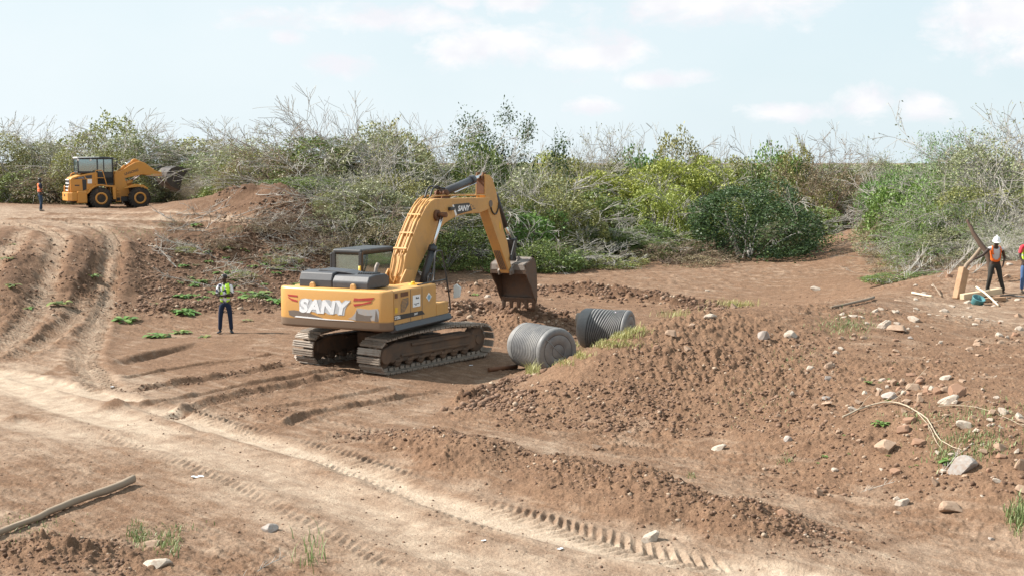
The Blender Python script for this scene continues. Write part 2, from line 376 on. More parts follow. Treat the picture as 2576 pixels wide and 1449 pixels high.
def surface(x, y, detail=True):
    """height, dust, rough at arbitrary points"""
    z = base_z(x, y).copy(); rough = _lookup(_TRo, x, y).copy(); dust = _lookup(_TD, x, y).copy()
    wob = vnoise(x * .8, y * .8, 91) * .5 + vnoise(x * 2.4, y * 2.4, 92) * .22
    tr = np.zeros_like(x)
    for k, pts, hw, h, du, ro, sp in FEATW:
        P = np.array(pts); m = 4 * hw + .4
        sel = (x > P[:, 0].min() - m) & (x < P[:, 0].max() + m) & (y > P[:, 1].min() - m) & (y < P[:, 1].max() + m)
        if not sel.any(): continue
        xs, ys, w = x[sel], y[sel], wob[sel]
        d, side, arc, L = polydist(xs, ys, pts)
        sd_ = d * side + w * hw * .7
        endf = np.clip(np.minimum(arc, L - arc) / (2.0 * hw) + .15, 0, 1)
        t = sd_ / hw
        if k in ('rut', 'rut2'):
            g = np.exp(-t ** 4) * endf; gb = np.exp(-((np.abs(t) - 1.5) / .45) ** 2) * endf
            dz = h * g - .45 * h * gb * (1 + 1.5 * vnoise(xs * 2.2, ys * 2.2, 77))
            if k == 'rut2':
                dz = dz + .05 * np.sign(np.sin(arc / sp * 2 * math.pi + 2.5 * np.abs(t))) * np.exp(-((np.abs(t) - .55) / .45) ** 4) * endf
            dust[sel] = dust[sel] * (1 - g) + du * g; rough[sel] *= (1 - (.9 if k == 'rut' else .55) * g)
            if ro: rough[sel] += ro * gb
        elif k == 'tread':
            g = np.exp(-t ** 4) * endf
            saw = (arc / sp + 1.1 * t * side + 1.1 * vnoise(xs * .5, ys * .5, 61) + .25 * vnoise(xs * 5, ys * 5, 62)) % 1.0
            dz = h * (np.abs(saw - .5) * 2 - .5) * g * np.clip(2.2 * (vnoise(xs * .9, ys * .9, 5) + .42), 0, 1.4) * (.8 + .9 * vnoise(xs * 9, ys * 9, 63))
            dust[sel] = dust[sel] * (1 - .5 * g) + du * .5 * g; rough[sel] *= (1 - .7 * g)
        elif k == 'ridge':
            g = np.exp(-t ** 2) * endf * (.7 + 1.2 * (vnoise(xs * .9 + 3, ys * .9, 33) + .35))
            g = np.maximum(g, 0)
            dz = h * g; dust[sel] = dust[sel] * (1 - np.clip(g, 0, 1)) + du * np.clip(g, 0, 1)
            rough[sel] = np.maximum(rough[sel], ro * np.clip(g * 1.5, 0, 1))
        elif k == 'furrow':
            g1 = np.exp(-((t - .2) / .8) ** 2); g2 = np.exp(-((t + 1.2) / .6) ** 2) + .6 * np.exp(-((t - 1.5) / .6) ** 2)
            dz = h * (-.75 * g1 + .8 * g2 * (1 + 1.6 * vnoise(xs * 3, ys * 3, 41))) * endf
            dust[sel] *= (1 - .6 * g1 * endf); rough[sel] = np.maximum(rough[sel], ro * (g2 + g1 * .5) * endf)
        elif k == 'trench':
            prof = np.sin(np.clip(arc / L, 0, 1) * math.pi) ** .6
            dz = h * prof * (-1.1 * np.exp(-(t / .9) ** 4) + .35 * np.exp(-((t - 1.6) / .6) ** 2))
            dust[sel] *= .5
        z[sel] += dz
    if detail:
        r = np.hypot(x, y)
        z += .05 * fbm(x * .35, y * .35, 3, 11) * (1 + rough) + .035 * fbm(x * 1.7, y * 1.7, 3, 12) * (.35 + rough * 1.5)
        z += .016 * fbm(x * 7, y * 7, 3, 13) * (.4 + rough * 1.6)
        rr = np.clip(rough, 0, 1.8)
        patch = np.clip(.65 + 1.3 * fbm(x * .5, y * .5, 2, 55), .15, 1.4)
        c1 = clods(x, y, .55, 101, .5) * np.clip(rr - .7, 0, 1)
        c2 = clods(x + .3 * vnoise(x * 3, y * 3, 3), y, .26, 131, .7) * np.clip(rr - .25, 0, 1.2) * 1.1
        z += (c1 * .5 + c2) * patch * .75
        nearm = r < 46
        c3 = np.zeros_like(x); c3[nearm] = clods(x[nearm], y[nearm], .12, 161, .7)
        z += c3 * np.clip(rr * 1.2, .06, 1.1) * patch
        vn = r < 30
        c4 = np.zeros_like(x); c4[vn] = clods(x[vn], y[vn], .055, 171, .6)
        z += c4 * np.clip(rr + .1, .15, 1) * .9
        u_ = (x * .69 - y * .72); v_ = (x * .72 + y * .69)
        z += .02 * fbm(u_ * .5, v_ * 3.2, 3, 19) * np.clip(1 - rough * 1.2, .1, 1) * np.clip(1 - np.abs(r - 22) / 22, 0, 1)
        bed = np.clip(1 - rough * 2, 0, 1) * ((x > -2) & (r > 38) & (r < 110))
        cb = np.zeros_like(x); bm_ = bed > 0; cb[bm_] = clods(x[bm_], y[bm_], .42, 191, .75); z += cb * .35 * bed
    return z, dust, rough

def build_ground():
    # angular and radial spacing: fine inside the view, coarse elsewhere, out to the horizon
    a_in = np.linspace(-.46, .46, 1250)
    a_out = np.concatenate([np.linspace(.47, math.pi, 150)])
    ang = np.concatenate([-a_out[::-1], a_in, a_out])
    r1 = np.linspace(.5, 11.5, 24)
    r2 = np.exp(np.linspace(math.log(12), math.log(48), 900))
    r3 = np.exp(np.linspace(math.log(48), math.log(110), 330))[1:]
    r4 = np.exp(np.linspace(math.log(110), math.log(7000), 60))[1:]
    rad = np.concatenate([r1, r2, r3, r4])
    A, R = np.meshgrid(ang, rad, indexing='ij')
    X, Y = R * np.sin(A), R * np.cos(A)
    z, dust, rough = surface(X.ravel(), Y.ravel())
    V = np.stack([X.ravel(), Y.ravel(), z], 1)
    na, nr = len(ang), len(rad)
    i = np.arange(na - 1)[:, None]; j = np.arange(nr - 1)[None]
    b = (i * nr + j).ravel()
    F = np.stack([b, b + 1, b + nr + 1, b + nr], 1)[:, ::-1]
    # closing strip behind the camera and the centre fan
    me = np_mesh("ground", V, F, 4, smooth=True)
    at_ = me.color_attributes.new("mask", 'FLOAT_COLOR', 'POINT')
    c = np.ones((len(V), 4), dtype=np.float32); c[:, 0] = np.clip(dust, 0, 1); c[:, 1] = np.clip(rough, 0, 2) / 2; c[:, 2] = np.clip(rough - .55, 0, .5) * 2 * np.clip(np.where(V[:, 0] < -2.5, (V[:, 1] - 38) / 5, 0) + (rough > 1.15) * .9, 0, 1) * (1 - np.clip(dust * 2, 0, 1))
    at_.data.foreach_set('color', c.ravel())
    return me

def N(nt, typ, **kw):
    n = nt.nodes.new(typ)
    for k, v in kw.items():
        if k in n.inputs: n.inputs[k].default_value = v
        else: setattr(n, k, v)
    return n
def new_mat(name):
    m = bpy.data.materials.new(name); m.use_nodes = True
    nt = m.node_tree; nt.nodes.clear()
    out = nt.nodes.new('ShaderNodeOutputMaterial'); bs = nt.nodes.new('ShaderNodeBsdfPrincipled')
    nt.links.new(bs.outputs[0], out.inputs[0])
    return m, nt, bs, out
def noise(nt, scale, detail=4, rough=.55, vec=None, dist=0.0):
    n = N(nt, 'ShaderNodeTexNoise', Scale=scale, Detail=detail, Roughness=rough, Distortion=dist)
    if vec is not None: nt.links.new(vec, n.inputs['Vector'])
    return n.outputs['Fac']
def ramp(nt, fac, stops):
    r = nt.nodes.new('ShaderNodeValToRGB'); e = r.color_ramp.elements
    while len(e) < len(stops): e.new(0.5)
    for el_, (p, c) in zip(e, stops):
        el_.position = p; el_.color = (*c, 1) if len(c) == 3 else c
    nt.links.new(fac, r.inputs[0]); return r.outputs[0]
def mix(nt, fac, a, b, typ='MIX'):
    m = nt.nodes.new('ShaderNodeMixRGB'); m.blend_type = typ
    for i, v in ((0, fac), (1, a), (2, b)):
        if isinstance(v, (int, float)): m.inputs[i].default_value = v
        elif isinstance(v, tuple): m.inputs[i].default_value = (*v, 1) if len(v) == 3 else v
        else: nt.links.new(v, m.inputs[i])
    return m.outputs[0]
def mathn(nt, op, a, b=0.0, clamp=False):
    m = nt.nodes.new('ShaderNodeMath'); m.operation = op; m.use_clamp = clamp
    for i, v in ((0, a), (1, b)):
        if isinstance(v, (int, float)): m.inputs[i].default_value = v
        else: nt.links.new(v, m.inputs[i])
    return m.outputs[0]
def bump(nt, bs, h, strength=.5, dist=.02):
    b = nt.nodes.new('ShaderNodeBump'); b.inputs['Strength'].default_value = strength; b.inputs['Distance'].default_value = dist
    nt.links.new(h, b.inputs['Height']); nt.links.new(b.outputs[0], bs.inputs['Normal'])

SOIL = (.200, .115, .075)
def ground_material():
    m, nt, bs, out = new_mat("soil_ground")
    tc = nt.nodes.new('ShaderNodeTexCoord').outputs['Object']
    va = nt.nodes.new('ShaderNodeVertexColor'); va.layer_name = "mask"
    sep = nt.nodes.new('ShaderNodeSeparateColor'); nt.links.new(va.outputs[0], sep.inputs[0])
    dust = sep.outputs[0]; rough = sep.outputs[1]
    big = noise(nt, .35, 5, .6, tc)
    mid = noise(nt, 3.0, 6, .65, tc)
    fine = noise(nt, 28.0, 5, .7, tc)
    soil = ramp(nt, mid, [(.28, (.125, .070, .046)), (.52, SOIL), (.75, (.275, .170, .115))])
    soil = mix(nt, mathn(nt, 'MULTIPLY', big, .55), soil, (.23, .142, .097))
    grit = ramp(nt, fine, [(.3, (.42, .39, .37)), (.55, (1.0, 1.0, 1.0)), (.75, (1.55, 1.5, 1.45))])
    grit2 = ramp(nt, noise(nt, 75.0, 3, .7, tc), [(.32, (.55, .53, .52)), (.52, (1.0, 1.0, 1.0)), (.72, (1.5, 1.47, 1.44))])
    soil = mix(nt, .65, soil, grit, 'MULTIPLY'); soil = mix(nt, .7, soil, grit2, 'MULTIPLY')
    damp = mathn(nt, 'MULTIPLY', sep.outputs[2], mathn(nt, 'ADD', mathn(nt, 'MULTIPLY', big, 1.4), .1), True)
    soil = mix(nt, damp, soil, mix(nt, 1.0, soil, (.52, .48, .46), 'MULTIPLY'))
    pale = ramp(nt, mid, [(.3, (.34, .245, .190)), (.7, (.53, .415, .335))])
    pale = mix(nt, .4, pale, grit, 'MULTIPLY'); pale = mix(nt, .35, pale, grit2, 'MULTIPLY')
    # dust lies in streaks and patches
    n3 = noise(nt, 1.1, 6, .7, tc, .4)
    mp = nt.nodes.new('ShaderNodeMapping'); mp.vector_type = 'TEXTURE'; mp.inputs['Rotation'].default_value = (0, 0, math.radians(-46)); mp.inputs['Scale'].default_value = (4.0, .45, 1)
    nt.links.new(tc, mp.inputs[0]); st = noise(nt, 1.6, 6, .65, mp.outputs[0])
    n3 = mathn(nt, 'ADD', mathn(nt, 'MULTIPLY', n3, .5), mathn(nt, 'MULTIPLY', st, .5))
    f = mathn(nt, 'ADD', mathn(nt, 'MULTIPLY', dust, 1.5), mathn(nt, 'MULTIPLY', mathn(nt, 'SUBTRACT', n3, .5), 2.6))
    f = mathn(nt, 'SUBTRACT', f, mathn(nt, 'MULTIPLY', rough, .55))
    f = mathn(nt, 'SUBTRACT', f, .12, True)
    col = mix(nt, f, soil, pale)
    # specks: straw bits, little stones
    vo = N(nt, 'ShaderNodeTexVoronoi', Scale=9.0); nt.links.new(tc, vo.inputs['Vector'])
    sp = ramp(nt, vo.outputs['Distance'], [(.0, (1, 1, 1)), (.07, (1, 1, 1)), (.10, (0, 0, 0))])
    pick = nt.nodes.new('ShaderNodeSeparateColor'); nt.links.new(vo.outputs['Color'], pick.inputs[0])
    on = mathn(nt, 'GREATER_THAN', pick.outputs[0], .72)
    col = mix(nt, mathn(nt, 'MULTIPLY', mathn(nt, 'MULTIPLY', sp, on), .7), col, (.52, .43, .34))
    col = mix(nt, 1.0, col, (1.0, 1.02, .96), 'MULTIPLY')
    nt.links.new(col, bs.inputs['Base Color'])
    bs.inputs['Roughness'].default_value = .95; bs.inputs['Specular IOR Level'].default_value = .15
    h = mathn(nt, 'ADD', mathn(nt, 'MULTIPLY', noise(nt, 14, 6, .7, tc), 1.0), mathn(nt, 'MULTIPLY', noise(nt, 60, 3, .6, tc), .35))
    bump(nt, bs, h, .8, .05)
    return m
ground_mat = ground_material()
ground = link("ground", build_ground(), ground_mat)
tag(ground, kind='structure')
def gz(x, y):
    z, _, _ = surface(np.array([float(x)]), np.array([float(y)]), True)
    return float(z[0])
def gzs(x, y):
    z, _, _ = surface(np.asarray(x, float), np.asarray(y, float), True); return z
def gps(px, py):
    p = gp(px, py); p.z = gz(p.x, p.y); return p
# ------------------------------------------------------------------ vegetation
import re, zlib
def leaf_material(name, c_lo, c_hi, c_alt=None, trans=.2):
    m, nt, bs, out = new_mat(name)
    geo = nt.nodes.new('ShaderNodeNewGeometry'); oi = nt.nodes.new('ShaderNodeObjectInfo')
    r = geo.outputs['Random Per Island']
    tc = nt.nodes.new('ShaderNodeTexCoord').outputs['Object']
    n = noise(nt, .9, 3, .6, tc)
    stops = [(0, c_lo), (.55, c_hi)]
    if c_alt: stops += [(.85, c_hi), (.93, c_alt)]
    col = ramp(nt, r, stops)
    col = mix(nt, mathn(nt, 'MULTIPLY', n, .7), col, mix(nt, .5, c_hi, c_lo))
    hsv = nt.nodes.new('ShaderNodeHueSaturation'); nt.links.new(col, hsv.inputs['Color'])
    hsv.inputs['Hue'].default_value = .5
    nt.links.new(mathn(nt, 'ADD', mathn(nt, 'MULTIPLY', oi.outputs['Random'], .03), .485), hsv.inputs['Hue'])
    nt.links.new(mathn(nt, 'ADD', mathn(nt, 'MULTIPLY', n, 1.5), .42), hsv.inputs['Value'])
    nt.links.new(hsv.outputs[0], bs.inputs['Base Color'])
    bs.inputs['Roughness'].default_value = .5; bs.inputs['Specular IOR Level'].default_value = .35
    tr = nt.nodes.new('ShaderNodeBsdfTranslucent'); nt.links.new(hsv.outputs[0], tr.inputs[0])
    ms = nt.nodes.new('ShaderNodeMixShader'); ms.inputs[0].default_value = trans
    nt.links.new(bs.outputs[0], ms.inputs[1]); nt.links.new(tr.outputs[0], ms.inputs[2]); nt.links.new(ms.outputs[0], out.inputs[0])
    return m
def bark_material(name, lo, hi):
    m, nt, bs, out = new_mat(name)
    geo = nt.nodes.new('ShaderNodeNewGeometry')
    tc = nt.nodes.new('ShaderNodeTexCoord').outputs['Object']
    c = mix(nt, noise(nt, 6, 4, .6, tc), lo, hi)
    c = mix(nt, mathn(nt, 'MULTIPLY', geo.outputs['Random Per Island'], .8), c, hi)
    nt.links.new(c, bs.inputs['Base Color']); bs.inputs['Roughness'].default_value = .85
    return m
LEAF = {
 'green':  leaf_material('leaf_green', (.04, .065, .02), (.17, .22, .06), (.30, .32, .10)),
 'olive':  leaf_material('leaf_olive', (.075, .085, .025), (.28, .28, .09), (.36, .34, .14)),
 'yellow': leaf_material('leaf_yellowgreen', (.10, .13, .025), (.32, .35, .07), (.46, .45, .13)),
 'dark':   leaf_material('leaf_dark', (.02, .038, .014), (.055, .095, .03), (.11, .16, .045)),
 'dry':    leaf_material('leaf_dry', (.11, .085, .05), (.24, .19, .11), (.33, .28, .18)),
 'grey':   leaf_material('leaf_greygreen', (.10, .115, .055), (.28, .29, .15), (.38, .38, .24)),
 'straw':  leaf_material('blade_straw', (.20, .19, .07), (.36, .34, .13), (.45, .41, .22)),
 'sage':   leaf_material('blade_sage', (.10, .13, .05), (.19, .24, .09), (.30, .30, .15)),
 'fresh':  leaf_material('leaf_fresh', (.065, .12, .03), (.145, .245, .055), (.24, .33, .10)),
}
BARK = {
 'grey': bark_material('bark_grey', (.13, .115, .10), (.46, .43, .39)),
 'brown': bark_material('bark_brown', (.10, .07, .05), (.25, .18, .13)),
 'pale': bark_material('bark_pale', (.30, .27, .23), (.60, .56, .50)),
}
class Twigs:
    def __init__(s): s.a = []; s.b = []; s.ra = []; s.rb = []
    def seg(s, a, b, ra, rb): s.a.append(a); s.b.append(b); s.ra.append(ra); s.rb.append(rb)
    def mesh(s, name, sides=3):
        a = np.array(s.a); b = np.array(s.b); ra = np.array(s.ra)[:, None]; rb = np.array(s.rb)[:, None]
        d = b - a; d /= (np.linalg.norm(d, axis=1, keepdims=True) + 1e-9)
        up = np.where(np.abs(d[:, 2:3]) > .9, np.array([[1., 0, 0]]), np.array([[0., 0, 1]]))
        u = np.cross(d, up); u /= (np.linalg.norm(u, axis=1, keepdims=True) + 1e-9); v = np.cross(d, u)
        n = len(a)
        cont = np.zeros(n, bool); cont[1:] = (np.abs(a[1:] - b[:-1]).max(1) < 1e-6)
        start = np.where(cont, 0, 1)                    # a new branch makes its own first ring
        nr = start + 1; off = np.cumsum(nr) - nr        # rings made before this segment
        r_end = off + nr - 1; r_start = np.where(cont, np.concatenate([[0], r_end[:-1]]), off)
        V = np.zeros((int(nr.sum()), sides, 3))
        for k in range(sides):
            th = 2 * math.pi * k / sides; o = math.cos(th) * u + math.sin(th) * v
            V[r_end, k] = b + o * rb
            m = ~cont; V[r_start[m], k] = (a + o * ra)[m]
        V = V.reshape(-1, 3)
        F = []
        for k in range(sides):
            k2 = (k + 1) % sides
            F.append(np.stack([r_start * sides + k, r_end * sides + k, r_end * sides + k2, r_start * sides + k2], 1))
        return np_mesh(name, V, np.concatenate(F), 4)
def leaves_mesh(name, P, rs, size=(.05, .11), aspect=.5, up=.6, droop=.0, D=None):
    """one small folded-free card per point, random pose biased to face up"""
    n = len(P)
    nrm = rs.normal(size=(n, 3)); nrm[:, 2] = np.abs(nrm[:, 2]) + up; nrm /= np.linalg.norm(nrm, axis=1, keepdims=True)
    if D is None: D = rs.normal(size=(n, 3))
    D = D + np.array([0, 0, -droop]); D = D - (D * nrm).sum(1, keepdims=True) * nrm
    D /= (np.linalg.norm(D, axis=1, keepdims=True) + 1e-9)
    S = np.cross(nrm, D)
    L = rs.uniform(size[0], size[1], (n, 1)); W = L * aspect
    V = np.stack([P, P + D * L * .5 + S * W * .5, P + D * L, P + D * L * .5 - S * W * .5], 1).reshape(-1, 3)
    F = (np.arange(n) * 4)[:, None] + np.array([[0, 1, 2, 3]])
    return np_mesh(name, V, F, 4)

def grow(tw, tips, rng, p, d, length, r, depth, spread=.7, grav=.15, nchild=(2, 3), wander=.25, shrink=.66, upb=0.0, rmin=.006):
    """recursive branch; tips collects (point, depth)"""
    nseg = max(3, int(length / .28)) if depth > 1 else max(2, int(length / .22))
    nseg = min(nseg, 9)
    sl = length / nseg; kids = []
    for i in range(nseg):
        w = Vector((rng.gauss(0, 1), rng.gauss(0, 1), rng.gauss(0, .7))) * wander
        d = (d + w * .5 + Vector((0, 0, -grav * (i + 1) / nseg * .5 + upb * .2))).normalized()
        q = p + d * sl
        r2 = max(r * (1 - .55 / nseg), rmin)
        tw.seg(p[:], q[:], r, r2)
        if depth > 0 and i >= 1 and rng.random() < .55: kids.append((q.copy(), d.copy(), r2))
        if depth <= 1: tips.append((q[:], depth))
        p, r = q, r2
    if depth > 0:
        for _ in range(rng.randint(*nchild)): kids.append((p.copy(), d.copy(), r))
        for q, dd, rr in kids[:6]:
            s = Vector((rng.gauss(0, 1), rng.gauss(0, 1), rng.gauss(0, .8)))
            nd = (dd + s.normalized() * spread).normalized()
            grow(tw, tips, rng, q, nd, length * shrink * rng.uniform(.7, 1.15), max(rr * .68, rmin), depth - 1, spread, grav, nchild, wander, shrink, upb, rmin)

def make_shrub(seed, H=4.0, W=2.5, stems=9, depth=3, r0=.04, leaf='green', nleaf=3, frac=1.0, size=(.05, .11), lean=(.15, 1.0), grav=.2, wander=.25, spread=.7, bark='grey', droop=.2, clump=.10, aspect=.5):
    rng = random.Random(seed); rs = np.random.RandomState(seed)
    tw = Twigs(); tips = []
    for k in range(stems):
        az_ = 2 * math.pi * (k + rng.random()) / stems
        t = rng.uniform(*lean)
        d = Vector((math.cos(az_) * t, math.sin(az_) * t, 1)).normalized()
        p = Vector((rng.uniform(-.3, .3) * W * .4, rng.uniform(-.3, .3) * W * .4, -.15))
        grow(tw, tips, rng, p, d, H * rng.uniform(.33, .52), r0 * rng.uniform(.6, 1.1), depth, spread, grav, (1, 3), wander)
    P = np.array([t[0] for t in tips])
    a = np.array(tw.a); zmax = max(np.percentile(P[:, 2], 96 if nleaf else 99.5), .1)
    out = {'twigs': tw, 'leafmat': leaf, 'bark': bark}
    if nleaf > 0:
        keep = rs.rand(len(P)) < frac
        # leafiness varies through the crown
        q = P[keep]
        Q = np.repeat(q, nleaf, 0) + rs.normal(size=(len(q) * nleaf, 3)) * clump
        out['leaves'] = leaves_mesh("leaves", Q, rs, size, aspect, .5, droop)
    out['branches'] = tw.mesh("branches")
    out['h'] = zmax; out['w'] = np.percentile(np.hypot(P[:, 0], P[:, 1]), 80) * 2
    return out
def make_mound(seed, R=2.4, H=3.0, n=14000, leaf='olive', size=(.06, .13), lump=.35, strands=60, twigs_n=14, bark='grey', skirt=1.0, aspect=.6, gapth=-.30, twl=(.3, .6), tdepth=2, tr=.02, trlo=.009, wander=.3):
    """vines smothering a bush: lumpy dome of leaves with hanging strands and sticks poking out"""
    rng = random.Random(seed); rs = np.random.RandomState(seed)
    n_l = rs.randint(5, 9)
    cs = np.stack([rs.uniform(-.55, .55, n_l) * R, rs.uniform(-.55, .55, n_l) * R, rs.uniform(.25, .72, n_l) * H], 1)
    rr = rs.uniform(.38, .62, n_l) * R
    cs = np.concatenate([cs, [[0, 0, H * .42]]]); rr = np.concatenate([rr, [R * .62]])
    Ps = []; Ns = []
    per = int(n * 1.6 / len(rr))
    for c, r in zip(cs, rr):
        v = rs.normal(size=(per, 3)); v /= np.linalg.norm(v, axis=1, keepdims=True)
        sc = 1 + lump * fbm(v[:, 0] * 2.2 + c[0] * 3, v[:, 1] * 2.2 + v[:, 2] * 1.7 + c[1], 3, seed)
        th = rs.uniform(.86, 1.02, (per, 1))
        q = c + v * r * sc[:, None] * th * np.array([1, 1, min(1.15, H / R * .75)])
        Ps.append(q); Ns.append(v)
    P = np.concatenate(Ps); Nn = np.concatenate(Ns)
    inside = np.zeros(len(P), bool)
    for c, r in zip(cs, rr):
        inside |= (np.linalg.norm((P - c) / np.array([1, 1, min(1.15, H / R * .75)]), axis=1) < r * .78)
    gap = fbm(P[:, 0] * 1.3 + P[:, 2], P[:, 1] * 1.3 - P[:, 2] * .7, 3, seed + 5) < gapth
    ok = ~inside & (P[:, 2] > .02) & ~gap
    P, Nn = P[ok], Nn[ok]
    # hanging strands
    tw = Twigs(); S = []
    for _ in range(strands):
        i = rs.randint(len(P)); p = P[i].copy(); L = rs.uniform(.4, 1.5) * skirt
        k = int(L / .07); dr = Nn[i] * np.array([.5, .5, 0])
        q = p.copy()
        for j in range(k):
            q2 = q + np.array([dr[0] * .05 + rs.normal() * .012, dr[1] * .05 + rs.normal() * .012, -.07])
            if q2[2] < .02: break
            S.append(q2 + rs.normal(size=3) * .03); q = q2
    if S:
        P = np.concatenate([P, np.array(S)]); Nn = np.concatenate([Nn, np.tile([0, 0, .3], (len(S), 1))])
    tips = []
    for _ in range(twigs_n):
        i = rs.randint(len(cs)); c = Vector(cs[i]); v = Vector(rs.normal(size=3)); v.z = abs(v.z) * .8 + .25; v.normalize()
        p = Vector((c.x * .15, c.y * .15, min(.3, c.z * .2))); k1 = c + v * rr[i] * .45
        mid = p.lerp(k1, .5) + Vector((rng.gauss(0, .12), rng.gauss(0, .12), .1))
        tw.seg(p[:], mid[:], tr * 1.6, tr * 1.3); tw.seg(mid[:], k1[:], tr * 1.3, tr)
        grow(tw, tips, rng, k1, v, R * rng.uniform(*twl), tr, tdepth, .6, .12, (1, 3), wander, rmin=trlo)
    if twigs_n > 25:      # sparse leaves on the outer twigs
        Q = np.array([t[0] for t in tips]); Q = Q[rs.rand(len(Q)) < .45]
        P = np.concatenate([P, Q + rs.normal(size=Q.shape) * .05]); Nn = np.concatenate([Nn, rs.normal(size=Q.shape)])
    for _ in range(5):   # trunk stems from the ground
        v = Vector((rng.gauss(0, .35), rng.gauss(0, .35), 1)).normalized()
        p = Vector((rng.uniform(-.4, .4), rng.uniform(-.4, .4), -.2))
        for j in range(6):
            v = (v + Vector((rng.gauss(0, .12), rng.gauss(0, .12), 0))).normalized(); q = p + v * H * .12
            tw.seg(p[:], q[:], .06 - .007 * j, .053 - .007 * j); p = q
    lv = leaves_mesh("leaves", P, rs, size, aspect, .15, .35, D=Nn * .6 + rs.normal(size=(len(P), 3)) * .7)
    return {'leaves': lv, 'branches': tw.mesh("branches"), 'leafmat': leaf, 'bark': bark, 'h': max(np.percentile(P[:, 2], 98.5), .72 * max(q[2] for q in tw.b)), 'w': np.percentile(np.hypot(P[:, 0], P[:, 1]), 88) * 2}

# prototypes -----------------------------------------------------------------
PROTO = {}
def proto(key, d):
    d['leaf_me'] = d.get('leaves')
    if d['leaf_me'] is not None: d['leaf_me'].materials.append(LEAF[d['leafmat']])
    d['branches'].materials.append(BARK[d['bark']])
    PROTO[key] = d
for s in range(3):
    proto(f'vine{s}', make_mound(100 + s, R=2.3, H=3.4, n=15000, leaf=['olive', 'yellow', 'olive'][s], size=(.08, .17), lump=.5, gapth=-.22))
    proto(f'gvine{s}', make_mound(120 + s, R=2.3, H=3.2, n=13000, leaf=['green', 'green', 'fresh'][s], size=(.09, .18), lump=.5, gapth=-.22))
    proto(f'mixed{s}', make_mound(140 + s, R=2.4, H=3.8, n=[24000, 23000, 23000][s], leaf=['green', 'olive', 'grey'][s], size=(.06, .13), lump=.6, gapth=-.2, twigs_n=22, strands=40, twl=(.35, .75)))
    proto(f'dry{s}', make_mound(160 + s, R=2.5, H=3.7, n=[20000, 18000, 19000][s], leaf=['grey', 'dry', 'olive'][s], size=(.055, .115), lump=.6, gapth=-.12, twigs_n=38, strands=30, twl=(.35, .75), tr=.018, trlo=.008, wander=.38, bark=['grey', 'brown', 'grey'][s]))
    proto(f'bare{s}', make_shrub(180 + s, 4.5, 1.6, stems=5, depth=3, nleaf=0, lean=(.05, .5), grav=.0, wander=.42, r0=.04, bark=['grey', 'brown', 'grey'][s]))
proto('low0', make_mound(210, R=2.2, H=1.5, n=9000, leaf='green', strands=20, twigs_n=12, size=(.08, .15), lump=.5))
proto('low1', make_mound(211, R=2.2, H=1.4, n=7000, leaf='olive', strands=20, twigs_n=30, size=(.07, .14), lump=.5, gapth=-.12))
proto('low2', make_mound(212, R=2.2, H=1.4, n=8000, leaf='dry', strands=20, twigs_n=36, gapth=-.1, lump=.5, tr=.016, size=(.07, .14), bark='brown'))
proto('domed', make_mound(220, R=2.9, H=4.3, n=26000, leaf='dark', size=(.07, .14), lump=.25, strands=260, twigs_n=6, skirt=1.6))
proto('acacia0', make_shrub(230, 4.2, 3.0, stems=14, depth=4, leaf='fresh', nleaf=5, frac=.8, size=(.06, .15), lean=(.4, 2.2), grav=.25, aspect=.28, clump=.10, spread=.6, wander=.3))
proto('acacia1', make_mound(231, R=2.6, H=3.6, n=6000, leaf='olive', size=(.07, .15), lump=.6, gapth=-.08, twigs_n=60, twl=(.4, .8), tr=.018, aspect=.35))
proto('straw0', make_mound(240, R=2.6, H=3.0, n=9000, leaf='grey', size=(.07, .14), lump=.6, gapth=-.08, twigs_n=65, strands=20, twl=(.35, .8), tr=.016, trlo=.0075, wander=.42, bark='pale'))
proto('tree', make_shrub(251, 4.6, 1.2, stems=2, depth=4, leaf='dark', nleaf=12, frac=.9, size=(.08, .16), lean=(.1, .3), grav=.05, wander=.35, r0=.09, clump=.16))

def plant(key, px, dist, top_py, width_px, label, rot=None, zb=None, name=None, cat=None, group=None, wz=1.0, sink=.1):
    """a bush with its base at the given distance; its size from the height and width seen in the photo"""
    d = PROTO[key]
    p = at_d(px, 600, dist); x, y = p.x, p.y
    z = float(base_z(np.array([x]), np.array([y]))[0]) if zb is None else zb
    top = at_d(px, top_py + ((8 if key[:3] in ('mix', 'dry', 'str', 'aca') else 0) + (3 if px > 1380 and key != 'vine2' else 4)), dist).z
    sz = max(top - z, .3) / d['h']; sx = width_px * 1.25 * dist / FPX / d['w']
    sx = max(sx, sz * .62)
    name = name or ('bush')
    e = empty(name, (x, y, z - sink), (hash((px, top_py, key)) % 628) / 100.0 if rot is None else rot, label, cat or 'bush', group or 'bushes of the thicket')
    e.scale = (sx, sx * wz, sz)
    br = bpy.data.objects.new("stem", d['branches']); COL.objects.link(br); br.parent = e
    if d['leaf_me'] is not None:
        lf = bpy.data.objects.new("foliage", d['leaf_me']); COL.objects.link(lf); lf.parent = e
    return e
# ------------------------------------------------------------------ the thicket, bush by bush
KIND = {'vine': ('vine_covered_bush', 'olive green vine-covered bush'), 'gvine': ('vine_covered_bush', 'bright green vine-covered bush'),
        'mixed': ('leafy_shrub', 'tangled leafy thicket shrub'), 'dry': ('dry_shrub', 'half-dry grey twiggy shrub'), 'bare': ('bare_tree', 'leafless thin grey tree'),
        'low': ('low_bush', 'low spreading bush'), 'domed': ('domed_bush', 'dark green dome-shaped bush'), 'acacia': ('thorn_tree', 'feathery thorn tree'),
        'tree': ('leafy_tree', 'leafy tree with thin leaning trunk'), 'straw': ('dry_shrub', 'pale grey arching twiggy shrub')}
BUSHES = []
def B(key, px, dist, top, w, where, adj='', **kw):
    BUSHES.append((key, px, dist, top, w, where, adj, kw))
